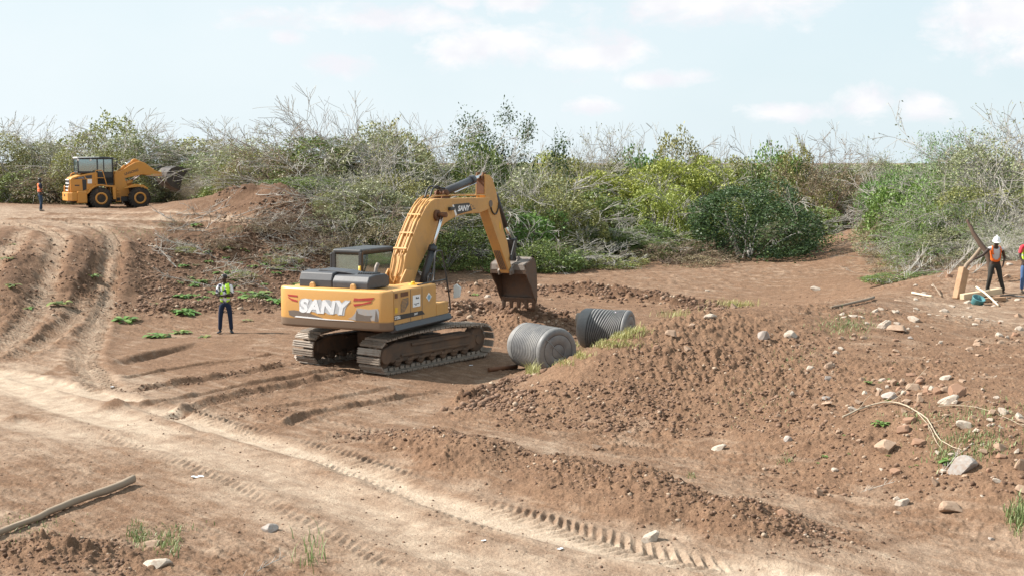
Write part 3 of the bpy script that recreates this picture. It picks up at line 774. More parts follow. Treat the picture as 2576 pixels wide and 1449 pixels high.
# far rows first: (kind, photo x, distance, photo y of the top, width in photo px, where)
# left, behind the wheel loader
B('mixed1', 20, 96, 322, 200, 'at the left edge of the thicket, behind the man in the orange vest', 'tall olive')
B('dry0', 95, 94, 330, 190, 'behind the man in the orange vest')
B('bare0', 40, 97, 285, 160, 'rising over the left edge of the thicket')
B('vine0', 150, 99, 362, 200, 'in the dip behind the loader engine hood')
B('gvine0', 30, 92, 430, 200, 'low behind the man in the orange vest', 'dark')
B('dry1', 170, 92, 400, 230, 'right behind the loader cab', 'brown')
B('vine2', 285, 95, 300, 170, 'forming the peak above the loader cab', 'tall yellowish')
B('dry2', 250, 90, 345, 200, 'behind and above the loader cab', 'brown')
B('mixed2', 355, 93, 325, 200, 'above the loader arm')
B('bare1', 330, 96, 285, 130, 'standing out over the peak above the loader')
B('dry0', 420, 94, 350, 190, 'behind the raised loader bucket')
B('bare2', 445, 95, 355, 170, 'behind the raised loader bucket')
B('vine0', 500, 96, 350, 240, 'right of the loader bucket, far back')
B('dry1', 530, 93, 370, 190, 'right of the loader bucket')
B('mixed0', 600, 90, 338, 210, 'at the thin peak between loader and excavator')
B('bare0', 595, 86, 296, 90, 'making the thin spike between loader and excavator', 'slim')
B('dry2', 620, 84, 390, 130, 'above the brown spoil heap', 'brown')
B('low0', 535, 89, 455, 70, 'right of the loader bucket in the dust')
B('mixed2', 660, 84, 345, 220, 'above the spoil heap')
B('dry2', 690, 76, 345, 230, 'above the crest of the spoil heap')
B('mixed1', 660, 76, 400, 170, 'just behind the spoil heap', 'green-grey')
B('gvine1', 590, 78, 440, 150, 'low behind the spoil heap')
# centre: the tall thicket left of the boom
B('bare1', 790, 74, 245, 170, 'highest bare twigs left of the excavator boom', 'tallest')
B('mixed0', 810, 72, 290, 260, 'tallest clump left of the excavator boom', 'tall')
B('bare2', 880, 73, 255, 200, 'over the tall clump left of the boom')
B('dry1', 740, 70, 350, 240, 'at the left of the tall clump', 'brown')
B('mixed2', 900, 69, 310, 250, 'in the tall clump left of the boom', 'grey-green')
B('vine2', 985, 75, 325, 190, 'on the right shoulder of the tall clump')
B('bare0', 950, 72, 275, 190, 'over the right shoulder of the tall clump')
B('mixed0', 790, 65, 410, 230, 'in front of the tall clump', 'green')
B('dry0', 880, 63, 430, 220, 'with bleached twigs, in front of the tall clump')
B('mixed2', 960, 62, 450, 240, 'beside the excavator boom, left of it')
B('dry2', 1010, 64, 400, 240, 'behind the excavator boom bend')
B('mixed2', 880, 59, 510, 180, 'at the foot of the tall clump, above the excavator cab')
B('mixed1', 850, 60, 470, 130, 'at the foot of the tall clump above the felled branches', 'olive')
B('dry1', 940, 58, 520, 200, 'right behind the excavator cab')
B('low1', 935, 56, 575, 160, 'sprawling over the bank behind the excavator cab')
B('gvine0', 1010, 60, 550, 200, 'behind the lower part of the excavator boom')
# behind and right of the boom
B('bare1', 1070, 74, 286, 80, 'standing alone between the tall clump and the boom peak', 'slender')
B('mixed0', 1060, 76, 355, 200, 'behind the boom peak')
B('bare2', 1160, 80, 305, 170, 'over the boom peak')
B('dry0', 1150, 78, 375, 200, 'behind the top of the excavator arm')
B('gvine1', 1210, 76, 360, 110, 'directly above the excavator arm', 'upright')
B('tree', 1310, 80, 296, 100, 'standing alone above the thicket right of the boom', 'dark')
B('mixed1', 1130, 68, 440, 220, 'behind the arm cylinder')
B('mixed0', 1190, 67, 500, 180, 'under the boom arch')
B('gvine0', 1120, 63, 555, 150, 'low under the boom arch', 'dark')
B('mixed2', 1290, 72, 420, 210, 'right of the excavator arm')
B('mixed1', 1330, 70, 470, 180, 'right of the excavator arm', 'olive')
B('gvine2', 1330, 68, 520, 190, 'above the excavator bucket')
B('low0', 1330, 64, 580, 200, 'at the foot of the thicket above the bucket')
B('bare0', 1440, 84, 340, 130, 'right of the lone leafy tree')
B('bare2', 1385, 86, 330, 120, 'beside the lone leafy tree')
B('vine1', 1405, 92, 385, 80, 'small round one right of the lone tree', 'domed')
B('vine0', 1470, 86, 400, 170, 'right of the lone leafy tree')
B('bare1', 1560, 88, 315, 130, 'right of the middle, with a curved top branch')
B('dry2', 1530, 86, 370, 150, 'under the curved bare branch')
B('vine1', 1560, 82, 430, 190, 'in the middle of the sunlit thicket')
B('gvine2', 1620, 88, 385, 150, 'left of the highest vine tower')
B('vine2', 1705, 86, 342, 130, 'the highest tower right of the middle', 'tall')
B('bare0', 1790, 87, 330, 120, 'leaning right of the vine tower')
B('vine1', 1730, 80, 400, 190, 'below the vine tower', 'broad')
B('gvine0', 1800, 84, 405, 150, 'right of the vine tower')
B('vine1', 1660, 76, 470, 130, 'column hanging below the vine tower', 'narrow')
B('vine0', 1880, 95, 400, 170, 'behind the dark dome-shaped bush')
B('gvine2', 1960, 94, 378, 140, 'right of and behind the dark dome')
B('vine2', 2010, 92, 372, 120, 'peak right of the dark dome', 'arching')
B('dry1', 2060, 90, 385, 170, 'with bleached twigs right of the dark dome')
B('mixed0', 2100, 96, 366, 130, 'far behind the grey twigs')
B('bare2', 2150, 94, 350, 110, 'on the skyline left of the right-hand thicket')
B('straw0', 2115, 97, 425, 170, 'with pale sweeping branches at the bend of the dry bed')
B('dry0', 2190, 98, 380, 140, 'on the skyline at the bend of the dry bed')
B('vine1', 2040, 90, 460, 80, 'small bright one beside the dark dome', 'yellow-green')
B('gvine1', 2050, 90, 515, 110, 'low beside the dark dome')
B('low0', 2125, 94, 540, 120, 'overhanging the bend of the dry bed', 'dark')
B('domed', 1890, 72.5, 462, 290, 'overhanging the dry river bed', 'big')
B('gvine0', 1960, 77, 500, 190, 'on the right flank of the dark dome')
B('mixed2', 1955, 75, 540, 110, 'at the right foot of the dark dome')
B('gvine1', 1500, 78, 480, 220, 'middle of the thicket above the bed')
B('vine0', 1400, 74, 450, 200, 'between the arm and the sunlit hollow')
B('vine2', 1440, 70, 500, 190, 'on the dark shoulder right of the arm', 'dark')
B('mixed0', 1530, 72, 545, 190, 'on the dark shoulder above the bed', 'dark green')
B('mixed0', 1600, 72, 570, 160, 'at the foot of the dark shoulder')
B('gvine1', 1630, 73, 560, 170, 'at the foot of the sunlit hollow')
B('low0', 1470, 66, 600, 190, 'with yellow tips at the edge of the bed')
B('low1', 1560, 66, 612, 170, 'at the edge of the bed under the dark shoulder')
B('low2', 1680, 68, 610, 190, 'at the edge of the bed below the hollow', 'dry brown')
B('low2', 1760, 70, 600, 150, 'between the hollow and the dark dome', 'dry brown')
B('low1', 1640, 80, 520, 260, 'in the sunlit hollow')
B('vine1', 1600, 84, 475, 200, 'behind the sunlit hollow')
B('gvine0', 1390, 64, 600, 150, 'at the edge of the bed right of the bucket')
# the right-hand thicket
B('acacia0', 2290, 67, 425, 190, 'left end of the right-hand thicket')
B('acacia0', 2410, 62, 360, 250, 'topping the right-hand thicket')
B('dry0', 2500, 60, 335, 300, 'filling the upper right corner of the thicket', 'big')
B('acacia1', 2560, 64, 330, 260, 'at the right edge of the picture, upper')
B('gvine2', 2250, 68, 445, 150, 'bright one at the left end of the right-hand thicket')
B('mixed2', 2240, 66, 490, 150, 'hanging over the bend of the dry bed')
B('gvine2', 2300, 62, 450, 200, 'in the middle of the right-hand thicket')
B('acacia0', 2370, 58, 450, 240, 'in the middle of the right-hand thicket', 'greenish')
B('gvine1', 2330, 57, 520, 130, 'half-way down the right-hand thicket', 'bright')
B('dry2', 2490, 57, 430, 240, 'bleached one above the man in the white helmet')
B('dry1', 2300, 60, 540, 190, 'low on the left of the right-hand thicket', 'greyish')
B('acacia0', 2370, 55, 520, 230, 'yellow-green one left of the leaning dead trunk')
B('mixed2', 2400, 54, 560, 200, 'behind the men, spilling bleached branches')
B('acacia1', 2320, 56, 590, 180, 'spreading low over the edge of the bed')
B('straw0', 2540, 54, 520, 180, 'behind the man at the right edge')
B('straw0', 2560, 51, 580, 200, 'behind the man at the right edge, bleached')
B('low2', 2350, 51, 640, 220, 'of cut brush at the foot of the right-hand thicket', 'grey')
B('low0', 2275, 48.5, 660, 170, 'of dark green ferny twigs lying at the mound edge', 'dark green')
B('low0', 2355, 48, 668, 120, 'of dark green ferny twigs behind the mound crest', 'dark green')
used_labels = {}
for key, px, dist, top, w, where, adj, kw in BUSHES:
    k = re.sub(r'\d', '', key); nm, kd = KIND[k]; kd = kd if len((adj + ' ' + kd + ' ' + where).split()) <= 16 else nm.replace('_', ' ')
    lab = (adj + ' ' if adj else '') + kd + ' ' + where
    if lab in used_labels:
        used_labels[lab] += 1; lab = {2: 'second ', 3: 'third '}[used_labels[lab]] + lab
    else: used_labels[lab] = 1
    random.seed(zlib.crc32(lab.encode()))
    lab = ' '.join(lab.split()[:16])
    plant(key, px, dist, top, w, lab, rot=random.uniform(0, 6.28), name=nm, cat='tree' if k in ('bare', 'acacia') else 'bush',
          group='trees and bushes of the thicket', **kw)

# scrub far behind, reaching the horizon: one mass nobody could count
def far_scrub():
    rs = np.random.RandomState(77)
    P = []
    n = 2600
    for i in range(n):
        d = math.exp(rs.uniform(math.log(100), math.log(900))); a = rs.uniform(-.52, .52)
        x, y = d * math.sin(a), d * math.cos(a)
        H = rs.uniform(1.4, 3.0) * (1.0 if rs.rand() < .93 else 1.35); R = rs.uniform(2, 5) * (1 + d / 500)
        m = int(260 * (1 if d < 250 else .6))
        v = rs.normal(size=(m, 3)); v /= np.linalg.norm(v, axis=1, keepdims=True); v[:, 2] = np.abs(v[:, 2])
        s = .9 + .35 * rs.rand(m, 1)
        q = np.array([x, y, 1.5]) + v * np.array([R, R, H]) * s * .85
        P.append(np.concatenate([q, np.full((m, 1), d)], 1))
    P = np.concatenate(P); sc = .10 + P[:, 3:] / 900
    nrm = rs.normal(size=(len(P), 3)); nrm[:, 2] = np.abs(nrm[:, 2]) + .3; nrm /= np.linalg.norm(nrm, axis=1, keepdims=True)
    D = rs.normal(size=(len(P), 3)); D -= (D * nrm).sum(1, keepdims=True) * nrm; D /= np.linalg.norm(D, axis=1, keepdims=True)
    S = np.cross(nrm, D); P = P[:, :3]
    V = np.stack([P - D * sc, P + S * sc * .6, P + D * sc, P - S * sc * .6], 1).reshape(-1, 3)
    F = (np.arange(len(P)) * 4)[:, None] + np.array([[0, 1, 2, 3]])
    o = link("distant_scrub", np_mesh("distant_scrub", V, F, 4), LEAF['grey'])
    tag(o, 'far-off olive scrub reaching the horizon behind the thicket', 'scrub', kind='stuff')
far_scrub()
# ------------------------------------------------------------------ mesh tools for built things
class MB:
    def __init__(s): s.bm = bmesh.new()
    def _bev(s, geom_edges, w, seg=2):
        if w > 0: bmesh.ops.bevel(s.bm, geom=list(geom_edges), offset=w, segments=seg, affect='EDGES', profile=.5)
    def poly(s, pts2, a0, a1, axis='x', bevel=0.0, seg=2, M=None):
        """prism: a 2D outline swept along an axis. outline is (y,z) for x, (x,z) for y, (x,y) for z"""
        def P(a, q):
            return {'x': (a, q[0], q[1]), 'y': (q[0], a, q[1]), 'z': (q[0], q[1], a)}[axis]
        v0 = [s.bm.verts.new(P(a0, q)) for q in pts2]; v1 = [s.bm.verts.new(P(a1, q)) for q in pts2]
        n = len(pts2); fs = [s.bm.faces.new(v0[::-1]), s.bm.faces.new(v1)]
        for i in range(n): fs.append(s.bm.faces.new((v0[i], v0[(i + 1) % n], v1[(i + 1) % n], v1[i])))
        vs = v0 + v1
        if M is not None:
            for v in vs: v.co = M @ v.co
        bmesh.ops.recalc_face_normals(s.bm, faces=fs)
        if bevel > 0:
            es = {e for f in fs for e in f.edges if len(e.link_faces) == 2 and e.calc_face_angle(0) > .45}
            s._bev(es, bevel, seg)
        return s
    def box(s, x0, x1, y0, y1, z0, z1, bevel=0.0, seg=2, M=None):
        return s.poly([(y0, z0), (y1, z0), (y1, z1), (y0, z1)], x0, x1, 'x', bevel, seg, M)
    def tube(s, pts, r, n=8, closed=False, r2=None):
        pts = [Vector(p) for p in pts]; rings = []; m = len(pts)
        t = (pts[1] - pts[0]).normalized(); up = Vector((0, 0, 1)) if abs(t.z) < .9 else Vector((1, 0, 0))
        u = t.cross(up).normalized()
        for i, p in enumerate(pts):
            if i == 0: t = pts[1] - pts[0]
            elif i == m - 1: t = pts[-1] - pts[-2]
            else: t = (pts[i + 1] - p).normalized() + (p - pts[i - 1]).normalized()
            t.normalize(); u = (u - t * u.dot(t)).normalized(); v = t.cross(u)
            rr = r if r2 is None else r + (r2 - r) * i / (m - 1)
            rings.append([s.bm.verts.new(p + (u * math.cos(2 * math.pi * k / n) + v * math.sin(2 * math.pi * k / n)) * rr) for k in range(n)])
        for a, b in zip(rings[:-1], rings[1:]):
            for k in range(n):
                f = s.bm.faces.new((a[k], a[(k + 1) % n], b[(k + 1) % n], b[k])); f.smooth = True
        s.bm.faces.new(rings[0][::-1]); s.bm.faces.new(rings[-1])
        return s
    def cyl(s, a, b, r, n=20, bevel=0.0, r2=None):
        return s.tube([a, b], r, n, r2=r2)
    def lathe(s, prof, axis='x', n=32, M=None, smooth=True):
        """profile of (along, radius)"""
        rings = []
        for a, r in prof:
            ring = []
            for k in range(n):
                c, d = math.cos(2 * math.pi * k / n) * r, math.sin(2 * math.pi * k / n) * r
                co = Vector({'x': (a, c, d), 'y': (c, a, d), 'z': (c, d, a)}[axis])
                ring.append(s.bm.verts.new(M @ co if M is not None else co))
            rings.append(ring)
        for A, B_ in zip(rings[:-1], rings[1:]):
            for k in range(n):
                f = s.bm.faces.new((A[k], A[(k + 1) % n], B_[(k + 1) % n], B_[k])); f.smooth = smooth
        s.bm.faces.new(rings[0][::-1]); s.bm.faces.new(rings[-1])
        return s
    def build(s, name, mat, parent=None, smooth_angle=None):
        bmesh.ops.recalc_face_normals(s.bm, faces=s.bm.faces)
        me = bpy.data.meshes.new(name); s.bm.to_mesh(me); s.bm.free()
        return link(name, me, mat, parent)
def smooth_path(pts, it=2):
    q = [Vector(p) for p in pts]
    for _ in range(it):
        n = [q[0]]
        for a, b in zip(q[:-1], q[1:]): n += [a.lerp(b, .25), a.lerp(b, .75)]
        q = n + [q[-1]]
    return q
def text_mesh(body, height, depth=.004, bold=0.0, shear=0.0, width=1.0, font_space=1.0):
    """lettering in the XZ plane facing -Y, its left bottom at the origin, real thickness"""
    cu = bpy.data.curves.new("lettering", 'FONT'); cu.body = body; cu.size = 1.0; cu.extrude = depth / 2; cu.offset = bold; cu.shear = shear; cu.space_character = font_space
    cu.resolution_u = 3
    o = bpy.data.objects.new("lettering_tmp", cu); COL.objects.link(o)
    dg = bpy.context.evaluated_depsgraph_get(); me = bpy.data.meshes.new_from_object(o.evaluated_get(dg))
    bpy.data.objects.remove(o); bpy.data.curves.remove(cu)
    co = np.empty(len(me.vertices) * 3, dtype=np.float32); me.vertices.foreach_get('co', co); co = co.reshape(-1, 3)
    x0, x1, y0, y1 = co[:, 0].min(), co[:, 0].max(), co[:, 1].min(), co[:, 1].max()
    s = height / (y1 - y0)
    out = np.stack([(co[:, 0] - x0) * s * width, -co[:, 2], (co[:, 1] - y0) * s], 1)
    me.vertices.foreach_set('co', out.astype(np.float32).ravel()); me.update()
    return me, (x1 - x0) * s * width
def paint(name, col, rough=.4, metal=0.0, dirt=(.22, .13, .08), amount=.35, scale=3.0, spec=.5, rust=None, z_dirt=None):
    """painted or plain surface with dust and wear of its own shape"""
    m, nt, bs, out = new_mat(name)
    tc = nt.nodes.new('ShaderNodeTexCoord').outputs['Object']
    n1 = noise(nt, scale, 7, .7, tc, .3); n2 = noise(nt, scale * 6, 4, .7, tc)
    f = nt.nodes.new('ShaderNodeMapRange'); f.inputs['From Min'].default_value = .62 - amount * .35; f.inputs['From Max'].default_value = .80
    nt.links.new(n1, f.inputs['Value'])
    fac = mathn(nt, 'MULTIPLY', f.outputs[0], min(1, amount * 1.6))
    fac = mathn(nt, 'ADD', fac, mathn(nt, 'MULTIPLY', n2, amount * .35), True)
    if z_dirt:
        sx = nt.nodes.new('ShaderNodeSeparateXYZ'); nt.links.new(tc, sx.inputs[0])
        g = nt.nodes.new('ShaderNodeMapRange'); g.inputs['From Min'].default_value = z_dirt[1]; g.inputs['From Max'].default_value = z_dirt[0]
        nt.links.new(mathn(nt, 'ADD', sx.outputs[2], mathn(nt, 'MULTIPLY', mathn(nt, 'SUBTRACT', n1, .5), z_dirt[2])), g.inputs['Value'])
        fac = mathn(nt, 'MAXIMUM', fac, mathn(nt, 'MULTIPLY', g.outputs[0], .9))
    c = mix(nt, mathn(nt, 'MULTIPLY', noise(nt, .8, 3, .5, tc), .3), col, tuple(v * .8 for v in col))
    c = mix(nt, fac, c, dirt)
    if rust:
        r = nt.nodes.new('ShaderNodeMapRange'); r.inputs['From Min'].default_value = .58; r.inputs['From Max'].default_value = .66
        nt.links.new(noise(nt, scale * 2.3, 8, .75, tc), r.inputs['Value']); c = mix(nt, r.outputs[0], c, rust)
    nt.links.new(c, bs.inputs['Base Color'])
    bs.inputs['Metallic'].default_value = metal; bs.inputs['Specular IOR Level'].default_value = spec
    nt.links.new(mathn(nt, 'ADD', rough, mathn(nt, 'MULTIPLY', fac, .4), True), bs.inputs['Roughness'])
    bump(nt, bs, n2, .15, .01)
    return m
def glass_mat(name, tint=(.50, .78, .74), refl=.3):
    m, nt, bs, out = new_mat(name)
    t = nt.nodes.new('ShaderNodeBsdfTransparent'); t.inputs[0].default_value = (*tint, 1)
    g = nt.nodes.new('ShaderNodeBsdfGlossy'); g.inputs['Roughness'].default_value = .04; g.inputs[0].default_value = (.9, .95, 1, 1)
    lw = nt.nodes.new('ShaderNodeFresnel'); lw.inputs[0].default_value = 1.5
    ms = nt.nodes.new('ShaderNodeMixShader'); nt.links.new(mathn(nt, 'ADD', lw.outputs[0], refl, True), ms.inputs[0])
    df = nt.nodes.new('ShaderNodeBsdfDiffuse'); df.inputs[0].default_value = (.16, .30, .28, 1); m2 = nt.nodes.new('ShaderNodeMixShader'); m2.inputs[0].default_value = .30  # teal diffuse film: bright reflections put into the glass colour
    nt.links.new(t.outputs[0], m2.inputs[1]); nt.links.new(df.outputs[0], m2.inputs[2]); nt.links.new(m2.outputs[0], ms.inputs[1]); nt.links.new(g.outputs[0], ms.inputs[2]); nt.links.new(ms.outputs[0], out.inputs[0])
    return m
M_YEL = paint("excavator_yellow", (.58, .31, .09), .5, amount=.45, scale=1.6, dirt=(.36, .22, .12))
M_YEL2 = paint("loader_yellow", (.60, .265, .045), .42, amount=.32, scale=1.6, dirt=(.38, .22, .12))
M_CW = paint("counterweight_yellow", (.61, .325, .10), .38, amount=.14, scale=1.6, dirt=(.135, .100, .080), z_dirt=(1.385, 1.425, .05))
M_BLK = paint("black_plastic", (.028, .029, .032), .42, amount=.18, dirt=(.16, .12, .09))
M_HOOD = paint("dark_grey_hood", (.050, .052, .060), .45, amount=.22, scale=1.2, dirt=(.17, .14, .12))
M_STEEL = paint("worn_steel", (.23, .20, .175), .5, .35, dirt=(.12, .07, .045), amount=.4, rust=(.13, .06, .03))
M_TRACK = paint("track_steel", (.36, .31, .26), .45, .3, dirt=(.17, .10, .065), amount=.45, scale=5)
M_TRACKF = paint("track_frame_dirty", (.060, .050, .042), .6, dirt=(.21, .12, .07), amount=.75, scale=2.2)
M_CHROME = paint("chrome_rod", (.75, .75, .76), .15, 1.0, amount=.05)
M_BUCKET = paint("bucket_steel", (.085, .064, .052), .5, .3, dirt=(.20, .115, .07), amount=.55, rust=(.15, .07, .035))
M_BUCKETD = paint("dark_bucket_steel", (.045, .036, .032), .5, .2, dirt=(.11, .075, .055), amount=.4)
M_RUST = paint("rusty_brown", (.13, .055, .028), .75, dirt=(.3, .14, .05), amount=.4)
M_WHITE = paint("worn_white", (.80, .81, .83), .5, dirt=(.50, .50, .52), amount=.35, scale=7)
M_WGREY = paint("bled_white", (.50, .51, .53), .5, dirt=(.30, .30, .31), amount=.5, scale=5)
M_WHITEC = paint("clean_white", (.85, .85, .84), .5, amount=.1)
M_RED = paint("faded_red", (.42, .035, .03), .5, amount=.2, dirt=(.5, .25, .15))
M_GREY = paint("scraped_grey", (.34, .35, .36), .5, dirt=(.55, .26, .06), amount=.35, scale=6)
M_SCRAPE = paint("scraped_dark", (.15, .115, .09), .6, amount=.3, dirt=(.26, .22, .2), scale=5)
M_TYRE = paint("tyre_rubber", (.030, .029, .028), .8, dirt=(.15, .10, .07), amount=.45, spec=.2)
M_HOSE = paint("black_hose", (.015, .015, .016), .45, amount=.1)
M_LABEL = paint("label_ink", (.06, .07, .09), .6, amount=.05)
M_GLASS = glass_mat("cab_glass")
M_MIRROR = paint("mirror_back", (.62, .66, .66), .25, amount=.1)
M_BLUE = paint("label_blue", (.25, .42, .55), .5, amount=.2)
M_GOLD = paint("decal_gold", (.75, .45, .03), .4, amount=.1)
# ------------------------------------------------------------------ excavator
EX_C = Vector((-3.12, 35.1, 0)); EX_PSI = math.radians(25)
ex = empty("excavator", EX_C, -EX_PSI, 'large yellow crawler excavator with raised arm and open bucket standing on the dry river bed', 'excavator')
# --- tracks (own heading)
TRK_PSI = math.radians(37.5)
_off = Matrix.Rotation(EX_PSI, 4, 'Z') @ (Vector((-3.22, 34.85, 0)) - EX_C)
TM = Matrix.Translation(_off) @ Matrix.Rotation(-(TRK_PSI - EX_PSI), 4, 'Z')
def track_path():
    """closed outline (y,z) of the belt: rear sprocket at -, front idler at +"""
    pts = []
    def arc(cy, cz, r, a0, a1, n):
        for i in range(n + 1):
            a = a0 + (a1 - a0) * i / n; pts.append((cy + r * math.cos(a), cz + r * math.sin(a)))
    arc(1.92, .46, .40, math.radians(-80), math.radians(80), 9)
    for y, z in [(1.3, .90), (.6, .96), (-.1, .94), (-.8, .93), (-1.4, .89)]: pts.append((y, z))
    arc(-1.90, .44, .40, math.radians(100), math.radians(265), 9)
    return pts
def resample(pts, n):
    P = pts + [pts[0]]; L = [0]
    for a, b in zip(P[:-1], P[1:]): L.append(L[-1] + math.hypot(b[0] - a[0], b[1] - a[1]))
    out = []
    for i in range(n):
        s = L[-1] * i / n; k = max(j for j in range(len(L)) if L[j] <= s); t = (s - L[k]) / max(L[k + 1] - L[k], 1e-9) if k + 1 < len(L) else 0
        a, b = P[k], P[min(k + 1, len(P) - 1)]; out.append((a[0] + (b[0] - a[0]) * t, a[1] + (b[1] - a[1]) * t, math.atan2(b[1] - a[1], b[0] - a[0])))
    return out
NSH = 48
for sgn in (-1, 1):
    xc = 1.21 * sgn; hw = .39
    f = MB()
    f.poly([(-1.95, .30), (-1.6, .22), (1.75, .22), (1.9, .35), (1.9, .58), (1.5, .72), (-1.5, .74), (-1.95, .62)], xc - .17, xc + .17, 'x', .03, 1, TM)
    f.box(xc - .22, xc + .22, -.9, 1.5, .60, .68, .01, 1, TM)
    f.box(xc + sgn * .17, xc + sgn * .21, -1.3, 1.5, .36, .42, .008, 1, TM)
    f.box(min(xc, xc - sgn * .9), max(xc, xc - sgn * .9), -.35, .55, .45, .78, .03, 1, TM)      # leg to the centre
    fr = f.build("track_frame", M_TRACKF, ex)
    b = MB()
    path = resample(track_path(), NSH)
    for (y, z, a) in path:
        Mx = TM @ Matrix.Translation((xc, y, z)) @ Matrix.Rotation(a, 4, 'X')
        b.box(-hw, hw, -.088, .088, -.045, -.015, 0, 1, Mx)
        for gy in (-.06, 0, .06): b.box(-hw, hw, gy - .011, gy + .011, -.075, -.045, 0, 1, Mx)
        b.box(-.12, -.05, -.075, .075, -.015, .065, 0, 1, Mx); b.box(.05, .12, -.075, .075, -.015, .065, 0, 1, Mx)
    b.build("track_belt", M_TRACK, fr)
    w = MB(); w.lathe([(-.15, .05), (-.15, .30), (-.10, .36), (.10, .36), (.15, .30), (.15, .05)], 'x', 28, TM @ Matrix.Translation((xc, 1.92, .46)))
    w.lathe([(-.20, .12), (.20, .12)], 'x', 16, TM @ Matrix.Translation((xc, 1.92, .46))); w.build("idler", M_TRACKF, fr)
    w = MB(); w.lathe([(-.06, .05), (-.06, .36), (.06, .36), (.06, .05)], 'x', 22, TM @ Matrix.Translation((xc, -1.9, .44)), False)
    w.lathe([(-.24 if sgn < 0 else -.1, .2), (.1 if sgn < 0 else .24, .2)], 'x', 20, TM @ Matrix.Translation((xc, -1.9, .44))); w.build("sprocket", M_TRACKF, fr)
    for k in range(7):
        yy = -1.4 + k * .46
        w = MB(); w.lathe([(-.17, .06), (-.17, .12), (-.06, .12), (-.06, .085), (.06, .085), (.06, .12), (.17, .12), (.17, .06)], 'x', 16, TM @ Matrix.Translation((xc, yy, .22)))
        w.box(xc + sgn * .13, xc + sgn * .2, yy - .12, yy + .12, .22, .30, .01, 1, TM); w.build("track_roller", M_TRACKF, fr)
m = MB()
m.box(-.75, .75, -.75, .75, .42, .80, .05, 2, TM); m.box(-1.1, 1.1, -.35, .35, .5, .72, .04, 1, TM)
m.build("undercarriage", M_TRACKF, ex)
m = MB(); m.lathe([(.78, .62), (.78, .68), (1.10, .68), (1.10, .62)], 'z', 36, Matrix.Translation((_off.x, _off.y, 0))); m.build("slew_ring", M_RUST, ex)
# --- upper structure
m = MB()
m.poly([(-1.90, -2.5), (1.38, -2.5), (1.38, .22), (.6, .3), (.6, 1.0), (-.7, 1.0), (-.7, 1.35), (-1.93, 1.35)], 1.08, 1.24, 'z', .02, 1)
m.build("deck", M_BLK, ex)
m = MB()     # black side skirt with a sloped face
m.poly([(1.36, 1.32), (1.46, 1.30), (1.52, 1.17), (1.40, 1.10), (1.30, 1.12)], -2.78, .26, 'y', .015, 1)
m.build("side_skirt", M_HOOD, ex)
def cw_y(x): return -3.14 + .075 * ((x + .22) / 1.6) ** 2
outl = []
for i in range(25):
    x = -1.62 + 2.8 * i / 24; outl.append((x, cw_y(x)))
def corner(cx, cy, r, a0, a1, n=6): return [(cx + r * math.cos(a0 + (a1 - a0) * i / n), cy + r * math.sin(a0 + (a1 - a0) * i / n)) for i in range(1, n + 1)]
outl += corner(1.16, -2.80, .29, math.radians(-85), 0) + [(1.45, -2.78), (1.44, -2.74), (-1.94, -2.74)]
outl += corner(-1.62, -2.76, .32, math.pi * .98, math.radians(265))[:-1]
_o2 = []
for p in outl:
    if not _o2 or math.hypot(p[0] - _o2[-1][0], p[1] - _o2[-1][1]) > .02: _o2.append(p)
m = MB(); m.poly(_o2, 1.17, 2.20, 'z', .07, 3); cw = m.build("counterweight", M_CW, ex)
for p in cw.data.polygons: p.use_smooth = True
for x in (-.89, .34):
    m = MB(); m.poly([(x - .085, 2.19), (x + .085, 2.19), (x + .085, 2.27), (x + .05, 2.33), (x - .05, 2.33), (x - .085, 2.27)], -2.97, -2.90, 'y', .02, 1)
    m.build("lifting_eye", M_YEL, cw)
def on_cw(pts, name, mat, t=.006):
    """flat marking on the curved rear face: outline in (x, z)"""
    bm = bmesh.new(); xs = [p[0] for p in pts]
    vs = [bm.verts.new((x, 0, z)) for x, z in pts]; f = bm.faces.new(vs)
    # slice so that it can follow the curve
    for k in range(1, 24):
        x = -2 + k * .16
        if min(xs) < x < max(xs):
            g = bm.verts[:] + bm.edges[:] + bm.faces[:]
            bmesh.ops.bisect_plane(bm, geom=g, plane_co=(x, 0, 0), plane_no=(1, 0, 0))
    r = bmesh.ops.extrude_face_region(bm, geom=bm.faces[:])
    for v in r['geom']:
        if isinstance(v, bmesh.types.BMVert): v.co.y -= t
    for v in bm.verts: v.co.y += cw_y(v.co.x) - .001
    bmesh.ops.recalc_face_normals(bm, faces=bm.faces)
    me = bpy.data.meshes.new(name); bm.to_mesh(me); bm.free(); return link(name, me, mat, cw)
on_cw([(.49, 2.0), (.62, 1.99), (1.06, 2.03), (1.0, 1.965), (.9, 1.95), (.46, 1.92)], "red_stripe", M_RED)
on_cw([(.46, 1.84), (.72, 1.87), (.99, 1.94), (.96, 1.885), (.7, 1.83), (.49, 1.785)], "red_stripe", M_RED)
on_cw([(-1.57, 2.0), (-1.25, 1.99), (-1.24, 1.945), (-1.54, 1.955)], "red_stripe", M_RED)
on_cw([(-1.56, 1.94), (-1.44, 1.895), (-1.25, 1.86), (-1.25, 1.815), (-1.44, 1.845), (-1.54, 1.91)], "red_stripe", M_RED)
on_cw([(.57, 1.74), (.9, 1.72), (1.16, 1.75), (1.19, 1.66), (1.17, 1.44), (.53, 1.43), (.30, 1.46), (.42, 1.52), (.50, 1.60)], "scrape_and_glint", M_GREY, .004)
on_cw([(.555, 1.70), (.60, 1.61), (.79, 1.565), (1.0, 1.575), (.93, 1.50), (.97, 1.42), (.53, 1.42), (.52, 1.5)], "scrape_and_glint", M_SCRAPE, .007)
on_cw([(1.10, 1.72), (1.14, 1.6), (1.17, 1.42), (1.06, 1.42), (1.08, 1.55)], "scrape_and_glint", M_SCRAPE, .007)
